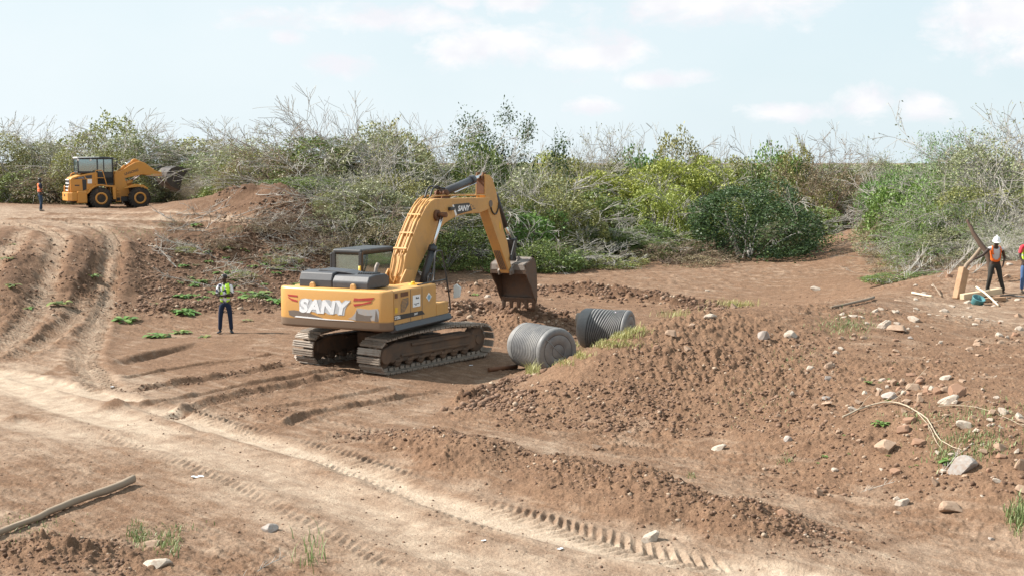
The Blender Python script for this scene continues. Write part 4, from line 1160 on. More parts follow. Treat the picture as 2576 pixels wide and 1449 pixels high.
on_cw([(-1.55, 1.58), (-1.36, 1.60), (-.99, 1.57), (-.70, 1.50), (-.45, 1.44), (-.79, 1.43), (-1.37, 1.42), (-1.52, 1.46)], "scrape_and_glint", M_SCRAPE, .005)
on_cw([(-1.3, 1.455), (-.8, 1.445), (-.2, 1.42), (.4, 1.42), (.5, 1.405), (-.3, 1.40), (-1.35, 1.42)], "scrape_and_glint", M_WHITE, .009)  # highlight along the lower lip ridge, put in as a white strip
# big worn lettering with its heavy outline
me, wd = text_mesh("SANY", .36, .008, bold=.045, shear=.18, width=1.0, font_space=1.06)
tx = bpy.data.meshes.new("lettering"); me.name = "rear_lettering"
co = np.empty(len(me.vertices) * 3, dtype=np.float32); me.vertices.foreach_get('co', co); co = co.reshape(-1, 3)
co[:, 0] *= 1.56 / wd; co[:, 0] += -1.19; co[:, 2] += 1.55 ; co[:, 1] += cw_y(co[:, 0]) - .006
me.vertices.foreach_set('co', co.ravel()); me.update(); bpy.data.meshes.remove(tx)
link("rear_lettering", me, M_WHITE, cw)
# the white backing the worn letters have bled into
on_cw([(-1.19, 1.72), (-1.19, 1.84), (-1.13, 1.90), (-1.02, 1.92), (-.80, 1.91), (-.78, 1.87), (-.66, 1.90), (-.50, 1.92), (-.48, 1.88), (-.36, 1.92), (-.24, 1.92), (-.16, 1.88), (-.05, 1.92), (.06, 1.92), (.12, 1.86),
       (.22, 1.93), (.38, 1.93), (.22, 1.70), (.19, 1.54), (.02, 1.53), (-.04, 1.58), (-.16, 1.54), (-.30, 1.55), (-.36, 1.59), (-.62, 1.54), (-.70, 1.58), (-.95, 1.60), (-1.10, 1.60), (-1.19, 1.63)], "lettering_backing", M_WGREY, .003)
# right-hand body with doors
m = MB(); m.box(.50, 1.41, -2.76, -.45, 1.26, 2.17, .05, 3); body = m.build("engine_housing", M_YEL, ex)
def seam(y, z0=1.3, z1=2.14): m = MB(); m.box(1.405, 1.417, y - .008, y + .008, z0, z1); m.build("door_seam", M_SCRAPE, body)
for y in (-1.87, -1.26): seam(y)

m = MB(); m.box(.72, 1.41, -.45, .24, 1.26, 1.64, .03, 2); m.build("tool_box", M_YEL, ex)
def side_plate(pts, name, mat, x=1.412, t=.006, parent=None):
    m = MB(); m.poly(pts, x, x + t, 'x'); return m.build(name, mat, parent or body)
def shift(pts, dy): return [(a + dy, b) for a, b in pts]
# the photo's side: seam at -2.78 is the end of the counterweight; louvres behind it
side_plate([(-2.68, 2.10), (-2.54, 2.10), (-2.54, 1.98), (-2.68, 1.98)], "vent_grille", M_RUST)
side_plate([(-2.38, 2.10), (-2.0, 2.10), (-2.0, 1.99), (-2.38, 1.99)], "vent_grille", M_RUST)
g = side_plate([(-2.28, 1.93), (-1.99, 1.94), (-1.99, 1.78), (-2.20, 1.60), (-2.38, 1.60), (-2.38, 1.80)], "vent_grille", M_SCRAPE)
for k in range(9):
    z = 1.625 + k * .034; m = MB(); m.box(1.418, 1.424, -2.36, -2.18 + .019 * k, z, z + .011); m.build("grille_bar", M_YEL, g)
side_plate([(-2.68, 1.74), (-2.55, 1.74), (-2.55, 1.60), (-2.68, 1.60)], "door_latch", M_GOLD)
st = side_plate([(-1.76, 1.97), (-1.36, 1.97), (-1.36, 1.66), (-1.76, 1.66)], "sticker", M_WHITEC)
def side_text(body_, h, y, z, mat, parent, name="lettering", bold=.02, shear=0.0, width=1.0, x=1.42):
    me, wd = text_mesh(body_, h, .004, bold, shear, width)
    o = link(name, me, mat, parent); o.rotation_euler = (0, 0, math.pi / 2); o.location = (x, y, z); return wd
side_text("Marfa", .055, -1.60, 1.865, M_LABEL, st)
side_text("Do not use mobile", .026, -1.70, 1.735, M_LABEL, st, bold=.03)
side_text("phones", .026, -1.63, 1.70, M_LABEL, st, bold=.03)
dm = side_plate([(-.89, 1.97), (-.74, 1.85), (-.89, 1.73), (-1.04, 1.85)], "warning_plate", M_WHITEC)
side_plate([(-.89, 1.92), (-.81, 1.88), (-.80, 1.82), (-.88, 1.77), (-.96, 1.81), (-.97, 1.88)], "emblem", M_BLUE, 1.418, .004, dm)
bp = side_plate([(-2.74, 1.42), (-1.12, 1.42), (-1.26, 1.53), (-2.74, 1.55)], "name_plate", M_BLK)
side_text("SY335c", .085, -2.70, 1.445, M_WHITEC, bp, bold=.03, width=.85)
side_text("SANY", .055, -1.70, 1.455, M_WHITEC, bp, bold=.03, shear=.2)
# left body, centre, hood
m = MB(); m.box(-1.92, -1.0, -2.30, -.40, 1.26, 2.17, .05, 2); m.build("side_housing", M_YEL, ex)
m = MB(); m.box(-.98, .48, -2.30, -1.0, 1.26, 2.15, .03, 1); m.box(-.6, .5, -1.0, .6, 1.24, 1.6, .03, 1); m.build("machine_deck", M_YEL, ex)
m = MB()
m.poly([(-2.86, 2.19), (-2.86, 2.38), (-2.78, 2.57), (-2.45, 2.61), (-1.95, 2.58), (-1.82, 2.5), (-1.82, 2.19)], -1.36, -.35, 'x', .035, 3)
m.poly([(-2.86, 2.19), (-2.86, 2.36), (-2.76, 2.51), (-2.45, 2.545), (-1.95, 2.53), (-1.80, 2.44), (-1.80, 2.19)], -.34, .74, 'x', .035, 3)
m.poly([(-1.0, 2.57), (-.9, 2.64), (-.1, 2.60), (.15, 2.54)], -2.6, -2.0, 'y', .02, 2)
hd = m.build("engine_hood", M_HOOD, ex)
m = MB()
for k in range(7): m.box(.20 + k * .07, .235 + k * .07, -2.5, -2.1, 2.53, 2.575, .008, 1)
m.build("hood_louvre", M_BLK, hd)
m = MB(); m.tube(smooth_path([(.28, -1.72, 2.15), (.28, -1.72, 2.62), (.28, -1.6, 2.74)]), .055, 12); m.build("exhaust_pipe", M_STEEL, ex)
m = MB(); m.cyl((1.0, -1.0, 2.16), (1.0, -1.0, 2.19), .13, 20); m.cyl((1.0, -1.0, 2.19), (1.0, -1.0, 2.25), .05, 12); m.build("filler_cap", M_GOLD, ex)
# --- cab
cx0, cx1, cy0, cy1, cz0, cz1 = -1.97, -1.0, -.35, 1.45, 1.24, 3.0
m = MB()
m.box(cx0, cx1, cy0, cy1, cz1 - .16, cz1, .07, 3)
for x0, x1, y0, y1 in ((cx0, cx0 + .11, cy0, cy0 + .11), (cx1 - .11, cx1, cy0, cy0 + .11), (cx0, cx0 + .07, cy1 - .07, cy1), (cx1 - .07, cx1, cy1 - .07, cy1), (cx0, cx0 + .06, .5, .56)):
    m.box(x0, x1, y0, y1, cz0, cz1 - .08, .02, 2)
m.box(cx0, cx1, cy0, cy1, cz0, cz0 + .55, .03, 2)
m.box(cx0 + .04, cx1 - .04, cy0, cy0 + .07, cz0 + .5, 2.32, .01, 1); m.box(cx1 - .06, cx1, cy0 + .05, cy1 - .05, cz0 + .5, 2.22, .01, 1)
cab = m.build("cab", M_BLK, ex)
for nm, b_ in (("rear_window", (cx0 + .11, cx1 - .11, cy0 + .03, cy0 + .04, 2.32, cz1 - .16)), ("side_window", (cx1 - .035, cx1 - .025, cy0 + .11, cy1 - .07, 2.22, cz1 - .16)),
               ("windscreen", (cx0 + .07, cx1 - .07, cy1 - .045, cy1 - .035, cz0 + .55, cz1 - .16)), ("door_window", (cx0 + .025, cx0 + .035, cy0 + .11, cy1 - .07, cz0 + .55, cz1 - .16))):
    m = MB(); m.box(*b_); m.build(nm, M_GLASS, cab)
m = MB(); m.box(-1.75, -1.25, .2, .75, 1.85, 2.0, .04, 2); m.box(-1.72, -1.28, .12, .24, 1.95, 2.55, .05, 2); m.box(-1.6, -1.4, .13, .22, 2.56, 2.76, .04, 2); m.build("seat", M_BLK, cab)
m = MB()
m.tube([(-2.0, .5, 2.2), (-2.22, .35, 2.2), (-2.22, .35, 2.86), (-2.0, .5, 2.9)], .035, 8); m.box(-2.25, -2.16, -.05, .35, 2.2, 2.86, .03, 2); m.build("door", M_BLK, cab)
m = MB(); m.tube([(-1.02, -.42, 2.2), (-1.02, -.42, 2.55)], .035, 8); m.build("hazard_light", M_GOLD, cab)
# --- handrail and mirror
m = MB()
m.tube(smooth_path([(1.3, -1.3, 2.2), (1.3, -.48, 2.2), (1.3, -.40, 2.24), (1.3, -.31, 2.95), (1.3, -.24, 3.02), (1.3, .03, 3.02), (1.3, .09, 2.95), (1.34, .28, 2.2), (1.36, .45, 1.45), (1.36, .40, 1.3)], 1), .022, 8)
m.tube([(1.3, -.45, 2.2), (1.33, .27, 2.22)], .022, 8); hr = m.build("handrail", M_BLK, ex)
m = MB(); m.poly([(1.42, 1.68), (1.62, 1.72), (1.66, 1.98), (1.52, 2.08), (1.42, 2.02)], .50, .54, 'y', .012, 2); m.build("mirror", M_MIRROR, ex)
m = MB()
for y in (-.0, .14): m.tube(smooth_path([(.9, y, 1.62), (.9, y, 2.3), (.9, y + .14, 2.38), (.75, y + .4, 2.3)]), .022, 8)
m.build("handrail", M_BLK, ex)
# --- boom
BX, BW = .07, .215
boom_prof = [(-.30, 1.75), (-.33, 2.3), (-.12, 2.85), (.25, 3.32), (.62, 3.76), (1.09, 4.17), (1.35, 4.31), (1.60, 4.37), (2.0, 4.37), (5.05, 4.32), (5.28, 4.22), (5.28, 4.06), (5.1, 3.96), (4.42, 3.86), (3.56, 3.88), (2.95, 3.83), (2.53, 3.74), (2.2, 3.65), (1.94, 3.53), (1.68, 3.37), (1.45, 3.19), (.98, 2.83), (.62, 2.5), (.28, 2.0), (.15, 1.75)]
m = MB(); m.poly(boom_prof, BX - BW, BX + BW, 'x', .018, 1); boom = m.build("boom", M_YEL, ex)
m = MB(); m.poly([(-.65, 1.6), (-.55, 2.2), (-.25, 2.5), (.1, 2.45), (.3, 1.6)], BX - BW - .09, BX - BW - .04, 'x', .01, 1); m.poly([(-.65, 1.6), (-.55, 2.2), (-.25, 2.5), (.1, 2.45), (.3, 1.6)], BX + BW + .04, BX + BW + .09, 'x', .01, 1); m.build("boom_bracket", M_YEL, ex)
top = [(-.36, 2.3), (-.15, 2.88), (.22, 3.36), (.59, 3.80), (1.06, 4.21), (1.33, 4.35), (1.6, 4.41), (2.0, 4.42), (3.5, 4.40), (5.0, 4.37)]
for k, x in enumerate((BX - .17, BX - .08, BX + .06, BX + .15)):
    m = MB(); t0 = 0 if k % 2 == 0 else 1
    pts = [(x, y, z + .035) for y, z in top[t0:(10 if k in (0, 3) else 6)]]
    if t0 == 0: pts = [(x * .6 - .1 * (k - 1), -.35, 2.05)] + pts
    m.tube(smooth_path(pts, 1), .022, 8); m.build("hydraulic_pipe", M_YEL, boom)
for y, z in ((.3, 3.46), (.75, 3.95), (-.05, 3.05), (2.6, 4.44), (4.2, 4.42)):
    a = math.atan2(.47, .42) if y < 1 else 0
    m = MB(); m.box(-.21, .21, -.03, .03, .0, .05, .008, 1, Matrix.Translation((BX, y, z - (.02 if y < 1 else .03))) @ Matrix.Rotation(a, 4, 'X')); m.build("pipe_clamp", M_YEL, boom)
X1 = BX + BW
np_ = side_plate([(2.71, 4.18), (3.72, 4.20), (3.92, 3.965), (2.92, 3.87)], "name_plate", M_BLK, X1, .006, boom)
side_plate([(2.62, 4.16), (2.71, 4.17), (2.92, 3.87), (2.83, 3.83)], "white_stripe", M_WHITEC, X1, .007, boom)
me, wd = text_mesh("SANY", .17, .004, .035, .22, 1.0)
o = link("lettering", me, M_WHITEC, np_); o.rotation_euler = (0, -math.atan2(.07, .86), math.pi / 2); o.rotation_euler = (math.radians(0), 0, math.pi / 2); o.scale = (.80 / wd, 1, 1); o.location = (X1 + .010, 2.96, 3.965)
for y, z in ((3.84, 4.12), (3.90, 4.07), (3.97, 4.07), (3.96, 4.0), (4.02, 4.0), (4.08, 4.0)): side_plate([(y, z), (y + .045, z), (y + .045, z + .035), (y, z + .035)], "decal_dot", M_SCRAPE, X1, .004, boom)
m = MB(); m.box(X1, X1 + .10, 2.35, 2.62, 4.01, 4.11, .02, 2); m.build("work_lamp", M_BLK, boom)
m = MB(); m.cyl((X1 - .02, 1.62, 3.90), (X1 + .08, 1.62, 3.90), .16, 20); m.cyl((X1 + .08, 1.62, 3.92), (X1 + .34, 1.62, 3.92), .075, 16); m.build("cylinder_boss", M_RUST, boom)
for sx in (-1, 1):
    x = BX + sx * (BW + .20)
    m = MB(); m.cyl((x, .40, 1.95), (x, 1.05, 3.02), .105, 20); m.cyl((x, .98, 2.90), (x, 1.07, 3.05), .125, 20); m.cyl((x - .08, .38, 1.93), (x + .08, .38, 1.93), .13, 16); c = m.build("boom_cylinder", M_BLK, ex)
    m = MB(); m.cyl((x, 1.05, 3.02), (x, 1.62, 3.92), .055, 16); m.build("piston_rod", M_CHROME, c)
    m = MB(); m.tube(smooth_path([(x + .13 * sx, .5, 2.15), (x + .16 * sx, .75, 2.35), (x + .14 * sx, .95, 2.95)]), .02, 6); m.build("hose", M_HOSE, c)
# arm cylinder on the boom
m = MB(); m.poly([(2.1, 4.34), (2.3, 4.62), (2.5, 4.62), (2.65, 4.34)], BX - .14, BX - .10, 'x', .01, 1); m.poly([(2.1, 4.34), (2.3, 4.62), (2.5, 4.62), (2.65, 4.34)], BX + .10, BX + .14, 'x', .01, 1); m.cyl((BX - .22, 2.38, 4.52), (BX + .22, 2.38, 4.52), .06, 14); m.build("cylinder_bracket", M_RUST, boom)
m = MB(); m.cyl((BX, 2.38, 4.52), (BX, 4.36, 4.88), .115, 22); m.cyl((BX, 4.2, 4.85), (BX, 4.40, 4.89), .14, 22); ac = m.build("arm_cylinder", M_HOOD, ex)
m = MB(); m.cyl((BX, 4.38, 4.885), (BX, 5.02, 5.0), .06, 16); m.build("piston_rod", M_CHROME, ac)
m = MB(); m.tube([(BX + .14, 2.9, 4.52), (BX + .16, 4.3, 4.78)], .02, 8); m.build("hydraulic_pipe", M_CHROME, ac)
for x in (BX - .1, BX + .06):
    m = MB(); m.tube(smooth_path([(x, 1.55, 4.40), (x, 1.7, 4.66), (x, 1.95, 4.74), (x, 2.2, 4.66), (x, 2.45, 4.66)]), .028, 8); m.build("hose", M_HOSE, boom)
# --- arm
AX, AW = .07, .165
arm_prof = [(4.93, 5.04), (4.91, 4.4), (5.19, 3.81), (5.59, 3.26), (6.62, 1.95), (6.68, 1.84), (6.78, 1.84), (6.84, 1.95), (6.68, 2.5), (6.55, 2.86), (6.28, 3.23), (5.95, 3.89), (5.72, 4.49), (5.45, 4.90), (5.24, 5.02)]
m = MB(); m.poly(arm_prof, AX - AW, AX + AW, 'x', .012, 1); arm = m.build("arm", M_YEL, ex)
# rusty upper back face between the two ears, and dark streaks at the lower end
m = MB(); m.poly([(4.90, 4.98), (4.885, 4.45), (4.91, 4.42), (4.935, 4.98)], AX - .13, AX + .13, 'x'); m.build("rust_patch", M_RUST, arm)
for x in (-.12, -.06, .0, .06):
    m = MB()
    a = Vector((0, 6.10, 2.595)); b_ = Vector((0, 6.60, 1.955)); n_ = Vector((0, -.79, -.615)) * .006
    m.poly([(a.y + n_.y, a.z + n_.z), (b_.y + n_.y, b_.z + n_.z), (b_.y + .01, b_.z + .01), (a.y + .01, a.z + .01)], AX + x, AX + x + .03, 'x'); m.build("grease_streak", M_SCRAPE, arm)
m = MB(); m.poly([(4.80, 4.90), (4.93, 5.10), (5.10, 5.10), (5.15, 4.85)], AX - .15, AX - .10, 'x', .01, 1); m.poly([(4.80, 4.90), (4.93, 5.10), (5.10, 5.10), (5.15, 4.85)], AX + .05, AX + .10, 'x', .01, 1); m.build("cylinder_ear", M_RUST, arm)
m = MB(); m.cyl((AX - .24, 5.18, 4.13), (AX + .24, 5.18, 4.13), .11, 20); m.build("arm_pin", M_SCRAPE, arm)
side_plate([(5.95, 3.55), (6.04, 3.42), (6.02, 3.24), (5.93, 3.37)], "warning_decal", M_GOLD, AX + AW, .005, arm)
m = MB(); m.tube(smooth_path([(AX + AW + .03, 5.2, 4.2), (AX + AW + .03, 5.28, 3.95), (AX + AW + .03, 5.45, 3.80), (AX + AW + .03, 5.65, 3.78), (AX + AW + .03, 5.8, 3.95), (AX + AW + .03, 5.85, 4.15)]), .022, 8); m.build("hose", M_HOSE, arm)
m = MB(); m.cyl((AX, 5.95, 4.42), (AX, 6.72, 3.35), .095, 18); bc = m.build("bucket_cylinder", M_BLK, ex)
m = MB(); m.cyl((AX, 6.70, 3.38), (AX, 7.10, 2.92), .05, 14); m.build("piston_rod", M_CHROME, bc)
m = MB()
for x in (AX - .23, AX + .19): m.poly([(6.62, 2.28), (6.76, 2.26), (7.18, 2.90), (7.10, 2.98), (7.0, 2.94)], x, x + .045, 'x', .01, 1)
m.cyl((AX - .24, 7.09, 2.9), (AX + .24, 7.09, 2.9), .05, 12); m.build("rocker_link", M_BLK, ex)
m = MB(); m.poly([(7.03, 2.92), (7.15, 2.92), (7.33, 2.32), (7.32, 2.2), (7.2, 2.2)], AX - .13, AX + .13, 'x', .02, 1); m.build("push_link", M_BLK, ex)
# --- bucket
b0, b1 = -.55, .68
shell = [(6.94, 1.80), (6.93, 1.92), (6.95, 2.10), (7.05, 2.16), (7.25, 2.20), (7.45, 2.32), (7.60, 2.28), (7.72, 2.12), (7.80, 1.80), (7.84, 1.40), (7.85, 1.04), (7.82, .84)]
m = MB()
inner = [(y - .035 if i > 5 else y + (.03 if i < 3 else 0), z - (.04 if 2 < i < 8 else 0)) for i, (y, z) in enumerate(shell)]
m.poly(shell + inner[::-1], b0, b1, 'x')
side = shell[:] + [(7.70, .90), (7.60, 1.0), (7.36, 1.36), (7.16, 1.55)]
m.poly(side, b0 - .03, b0, 'x'); m.poly(side, b1, b1 + .03, 'x')
m.poly([(7.82, .80), (7.75, .80), (7.70, .95), (7.72, .98), (7.85, .98)], b0 - .03, b1 + .03, 'x', .008, 1)
bk = m.build("bucket", M_BUCKET, ex)
m = MB(); m.poly([(6.925, 1.93), (6.945, 2.105), (7.05, 2.167), (7.25, 2.207), (7.45, 2.327), (7.60, 2.287), (7.59, 2.27), (7.45, 2.31), (7.26, 2.19), (7.06, 2.15), (6.96, 2.09), (6.94, 1.93)], b0 + .02, b1 - .02, "x"); m.build("top_sheen_plate", M_STEEL, bk)  # brighter steel skin: sheen of the lit bucket top put into its colour
m = MB()
for x in (AX - .22, AX + .18): m.poly([(6.64, 1.78), (6.62, 1.92), (6.72, 2.02), (7.1, 2.18), (7.3, 2.36), (7.4, 2.30), (7.2, 1.95), (6.95, 1.80)], x, x + .045, 'x', .008, 1)
m.cyl((AX - .26, 6.74, 1.90), (AX + .26, 6.74, 1.90), .07, 14); m.build("bucket_ear", M_STEEL, bk)
for k in range(5):
    x = b0 + .05 + k * (b1 - b0 - .13) / 4
    m = MB(); m.poly([(7.85, .92), (7.71, .92), (7.73, .76), (7.77, .58), (7.80, .58), (7.85, .78)], x - .045, x + .075, 'x', .02, 1); m.build("tooth", M_BUCKET, bk)
# ------------------------------------------------------------------ wheel loader on the upper ground
LD_PSI = math.radians(62)
_r = ray((100 + 1035 * .2407) * .7265, (500 + 800 * .2407) * .7265); _t = 80.0 / _r.y
_rt = Vector((math.cos(LD_PSI), -math.sin(LD_PSI), 0))
LD_C = Vector((_r.x * _t, 80.0, 0)) - _rt * 1.12; LD_C.z = 2.50
ld = empty("wheel_loader", LD_C, -LD_PSI, 'yellow wheel loader with raised tilted bucket clearing brush on the upper ground', 'wheel loader')
def L_(y, z): return (y, z - 2.5)
# wheels
for (x, y) in ((1.12, 0.0), (-1.12, 0.0), (1.12, 2.38), (-1.12, 2.38)):
    zc = .67
    s = 1 if x > 0 else -1
    m = MB(); m.lathe([(-.25, .36), (-.27, .50), (-.24, .62), (-.18, .67), (.18, .67), (.24, .62), (.27, .50), (.25, .36)], 'x', 36, Matrix.Translation((x, y, zc)))
    for k in range(22):
        a = 2 * math.pi * k / 22
        Mx = Matrix.Translation((x, y, zc)) @ Matrix.Rotation(a, 4, 'X')
        m.box(-.27, .0, -.035, .035, .60, .70, .01, 1, Mx @ Matrix.Rotation(.12, 4, 'X')); m.box(.0, .27, -.035, .035, .60, .70, .01, 1, Mx @ Matrix.Rotation(-.02, 4, 'X'))
    ty = m.build("tyre", M_TYRE, ld)
    xo = x + s * .12
    m = MB(); m.lathe([(x + s * .05 - xo, .30), (s * .13, .38), (s * .15, .38), (s * .15, .27), (s * .02, .25), (-s * .05, .2)], 'x', 30, Matrix.Translation((xo, y, zc))); m.build("rim", M_YEL2, ty)
    m = MB(); m.lathe([(0, .20), (s * .12, .20), (s * .14, .12)], 'x', 24, Matrix.Translation((xo - s * .02, y, zc))); m.build("hub", M_BLK, ty)
# rear counterweight with bevelled ends
m = MB(); m.poly([(-1.22, -1.42), (-1.24, -1.72), (-1.0, -1.98), (1.0, -1.98), (1.24, -1.72), (1.22, -1.42)], .52, 1.05, 'z', .04, 2)
m.box(.82, 1.22, -1.42, -.82, .38, 1.12, .05, 2); m.box(-1.22, -.82, -1.42, -.82, .38, 1.12, .05, 2)
rc = m.build("rear_counterweight", M_YEL2, ld)
m = MB(); m.box(-.2, .12, -2.0, -1.97, .80, .92); m.build("tow_slot", M_BLK, rc)
for x in (-.95, .75):
    m = MB(); m.tube(smooth_path([(x, -1.86, 1.05), (x, -1.86, 1.25), (x + .12, -1.86, 1.45), (x + .26, -1.86, 1.45), (x + .28, -1.86, 1.05)], 1), .03, 8); m.build("lamp_guard", M_YEL2, rc)
m = MB(); m.box(-.8, .8, -1.8, 2.9, .42, .75, .05, 1); m.cyl((-1.0, 0, .67), (1.0, 0, .67), .16, 16); m.cyl((-1.0, 2.38, .67), (1.0, 2.38, .67), .16, 16); m.build("chassis", M_BLK, ld)
# bonnet
m = MB(); m.poly([(-1.76, 1.05), (-1.78, 1.85), (-1.66, 1.97), (-1.2, 2.12), (-.5, 2.26), (-.1, 2.30), (-.1, 1.05)], -.78, .86, 'x', .05, 3); bn = m.build("bonnet", M_YEL2, ld)
m = MB(); m.box(-.60, .70, -1.80, -1.75, 1.10, 1.88); gr = m.build("grille", M_BLK, bn)
for k in range(4): m = MB(); m.box(-.58, .68, -1.83, -1.79, 1.14 + k * .22, 1.195 + k * .22, .01, 1); m.build("grille_bar", M_WHITEC, gr)
def ld_plate(pts, name, mat, x=.862, t=.006, parent=None): m = MB(); m.poly(pts, x, x + t, 'x'); return m.build(name, mat, parent or bn)
ld_plate([(-1.05, 1.85), (-.78, 1.86), (-.80, 1.22), (-1.02, 1.15)], "side_vent", M_BLK)
b_ = ld_plate([(-1.6, 1.86), (-1.3, 1.98), (-.95, 2.06), (-.85, 1.90), (-1.3, 1.88)], "dark_stripe", M_HOOD)
side2 = ld_plate([(-.88, 2.08), (-.45, 2.13), (-.45, 1.92), (-.78, 1.92)], "dark_stripe", M_HOOD)
ld_plate([(-.72, 1.87), (-.46, 1.87), (-.46, 1.60), (-.72, 1.60)], "sticker", M_WHITEC)
nb = ld_plate([(-1.50, 1.52), (-1.22, 1.52), (-1.22, 1.45), (-1.50, 1.45)], "name_plate", M_BLK)
me, wd = text_mesh("CLG856", .075, .003, .01); o = link("lettering", me, M_WGREY, b_); o.rotation_euler = (0, 0, math.pi / 2); o.location = (.872, -1.28, 1.92)
m = MB(); m.tube(smooth_path([(-.5, -1.5, 2.0), (-.5, -1.5, 2.2), (-.5, -1.1, 2.3), (-.5, -1.1, 2.1)], 1), .035, 8); m.box(-.3, .0, -.95, -.6, 2.15, 2.42, .04, 2); m.build("air_intake", M_YEL2, bn)
# rear fenders and platform
for x0, x1 in ((.66, 1.28), (-1.28, -.66)):
    m = MB(); arc = [(-.85, 1.02)] + [(.88 * math.cos(a), .67 + .88 * math.sin(a)) for a in np.linspace(math.radians(150), math.radians(72), 8)] + [(.9, 1.46), (.9, 1.38), (.35, 1.40)] + [(.80 * math.cos(a), .67 + .80 * math.sin(a)) for a in np.linspace(math.radians(72), math.radians(150), 8)] + [(-.80, .95)]
    m.poly(arc, x0, x1, 'x'); m.box(x0, x1, .72, .92, .6, 1.42, .02, 1); m.build("fender", M_YEL2, ld)
m = MB()
for z in (.45, .72, 1.0, 1.2): m.box(1.05, 1.25, .95, 1.22, z, z + .035)
m.box(1.05, 1.08, .93, .96, .4, 1.4); m.box(1.05, 1.08, 1.20, 1.23, .4, 1.4); m.build("ladder", M_YEL2, ld)
# cab
m = MB()
m.poly(shift([(-1.32, 3.10), (-1.2, 3.20), (.3, 3.26), (.95, 3.22), (1.0, 3.10)], 0), -.78, .78, 'x', .05, 2)
for x in (-.75, .68):
    m.box(x, x + .07, -1.28, -1.20, 2.28, 3.12, .01, 1); m.box(x, x + .07, .80, .88, 1.6, 3.12, .01, 1); m.box(x, x + .07, -.12, -.04, 1.6, 3.12, .01, 1); m.box(x, x + .07, .28, .34, 2.3, 3.12, .01, 1)
m.box(-.75, .75, -.1, .88, 1.45, 2.0, .03, 1); m.box(.70, .75, -.1, .88, 1.6, 2.32); m.box(-.75, -.70, -.1, .88, 1.6, 2.32); m.box(-.75, .75, -1.28, -.1, 2.24, 2.36, .02, 1)
cb = m.build("cab", M_BLK, ld)
m = MB(); m.box(-.76, .76, -1.30, .2, 3.17, 3.25, .03, 2); m.build("roof", M_WHITEC, cb)
for nm, b4 in (("side_window", (.715, .722, -1.2, -.12, 2.36, 3.1)), ("door_window", (.715, .722, -.04, .28, 2.32, 3.1)), ("door_window", (.715, .722, .34, .8, 2.32, 3.1)), ("rear_window", (-.68, .68, -1.25, -1.243, 2.36, 3.1)), ("windscreen", (-.68, .68, .84, .847, 2.0, 3.1)), ("side_window", (-.722, -.715, -1.2, .8, 2.36, 3.1))):
    m = MB(); m.box(*b4); m.build(nm, M_GLASS, cb)
m = MB(); m.box(-.25, .25, -.35, .1, 1.9, 2.1, .04, 1); m.box(-.22, .22, -.42, -.32, 2.05, 2.65, .04, 1); m.build("seat", M_BLK, cb)
for y in (-1.2, -.45): m = MB(); m.cyl((.72, y, 3.08), (.80, y - .04, 3.05), .06, 12); m.build("work_lamp", M_WHITEC, cb)
m = MB(); m.tube([(.78, .9, 3.15), (1.0, 1.05, 3.1), (1.0, 1.05, 2.75)], .02, 6); m.box(.94, 1.06, 1.03, 1.07, 2.62, 3.0, .02, 1); m.build("mirror", M_BLK, cb)
m = MB(); m.tube(smooth_path([(1.2, -.30, 1.46), (1.2, -.30, 2.35), (1.2, -.22, 2.42), (1.2, .10, 2.42), (1.2, .16, 2.35), (1.2, .38, 1.46)], 1), .028, 8); m.tube([(1.2, -.28, 1.95), (1.2, .26, 1.95)], .024, 8); m.build("handrail", M_YEL2, ld)
# front frame, arms, linkage, bucket
m = MB()
for x in (-.62, .50): m.poly([(.95, .75), (.95, 2.1), (1.05, 2.35), (1.35, 2.35), (1.6, 1.9), (1.9, 1.0), (1.9, .75)], x, x + .12, 'x', .02, 1)
m.box(-.6, .6, 1.0, 1.8, .75, 1.1, .03, 1); m.poly([(1.5, 1.3), (1.75, 1.42), (2.2, 1.55), (2.6, 1.5), (2.9, 1.3), (2.9, 1.22), (2.3, 1.38)], -1.3, -.75, 'x'); m.poly([(1.5, 1.3), (1.75, 1.42), (2.2, 1.55), (2.6, 1.5), (2.9, 1.3), (2.9, 1.22), (2.3, 1.38)], .75, 1.3, 'x')
m.build("front_frame", M_YEL2, ld)
arm_p = [(1.10, 2.25), (1.45, 2.42), (1.9, 2.72), (2.25, 2.92), (2.55, 2.98), (2.85, 2.92), (3.15, 2.70), (3.45, 2.42), (3.95, 2.28), (3.98, 2.05), (3.5, 2.02), (3.1, 2.08), (2.75, 2.15), (2.3, 2.06), (1.8, 1.95), (1.35, 1.85), (1.12, 2.0)]
for x in (-.60, .48):
    m = MB(); m.poly(arm_p, x, x + .12, 'x', .02, 1); la = m.build("lift_arm", M_YEL2, ld)
    if x > 0:
        me, wd = text_mesh("LIUGONG", .15, .004, .02, .1); o = link("lettering", me, M_HOOD, la); o.matrix_local = Matrix.Translation((.607, 1.62, 2.10)) @ Matrix.Rotation(math.pi / 2, 4, 'Z') @ Matrix.Rotation(-.30, 4, 'Y')
m = MB(); m.box(-.5, .5, 2.9, 3.1, 2.15, 2.45, .04, 1); m.build("cross_tube", M_YEL2, ld)
m = MB(); m.poly([(2.0, 2.85), (2.25, 3.12), (2.4, 3.16), (3.0, 2.85), (3.6, 2.45), (3.5, 2.35), (2.8, 2.6), (2.2, 2.75)], -.10, .10, 'x', .03, 1); m.build("bellcrank", M_YEL2, ld)
m = MB(); m.cyl((0, 1.2, 2.2), (0, 1.75, 2.70), .09, 14); tc_ = m.build("tilt_cylinder", M_YEL2, ld)
m = MB(); m.cyl((0, 1.72, 2.68), (0, 2.12, 3.02), .045, 12); m.build("piston_rod", M_CHROME, tc_)
m = MB(); m.poly([(3.4, 2.42), (3.5, 2.5), (4.05, 2.72), (4.1, 2.6)], -.07, .07, 'x', .02, 1); m.build("push_link", M_BLK, ld)
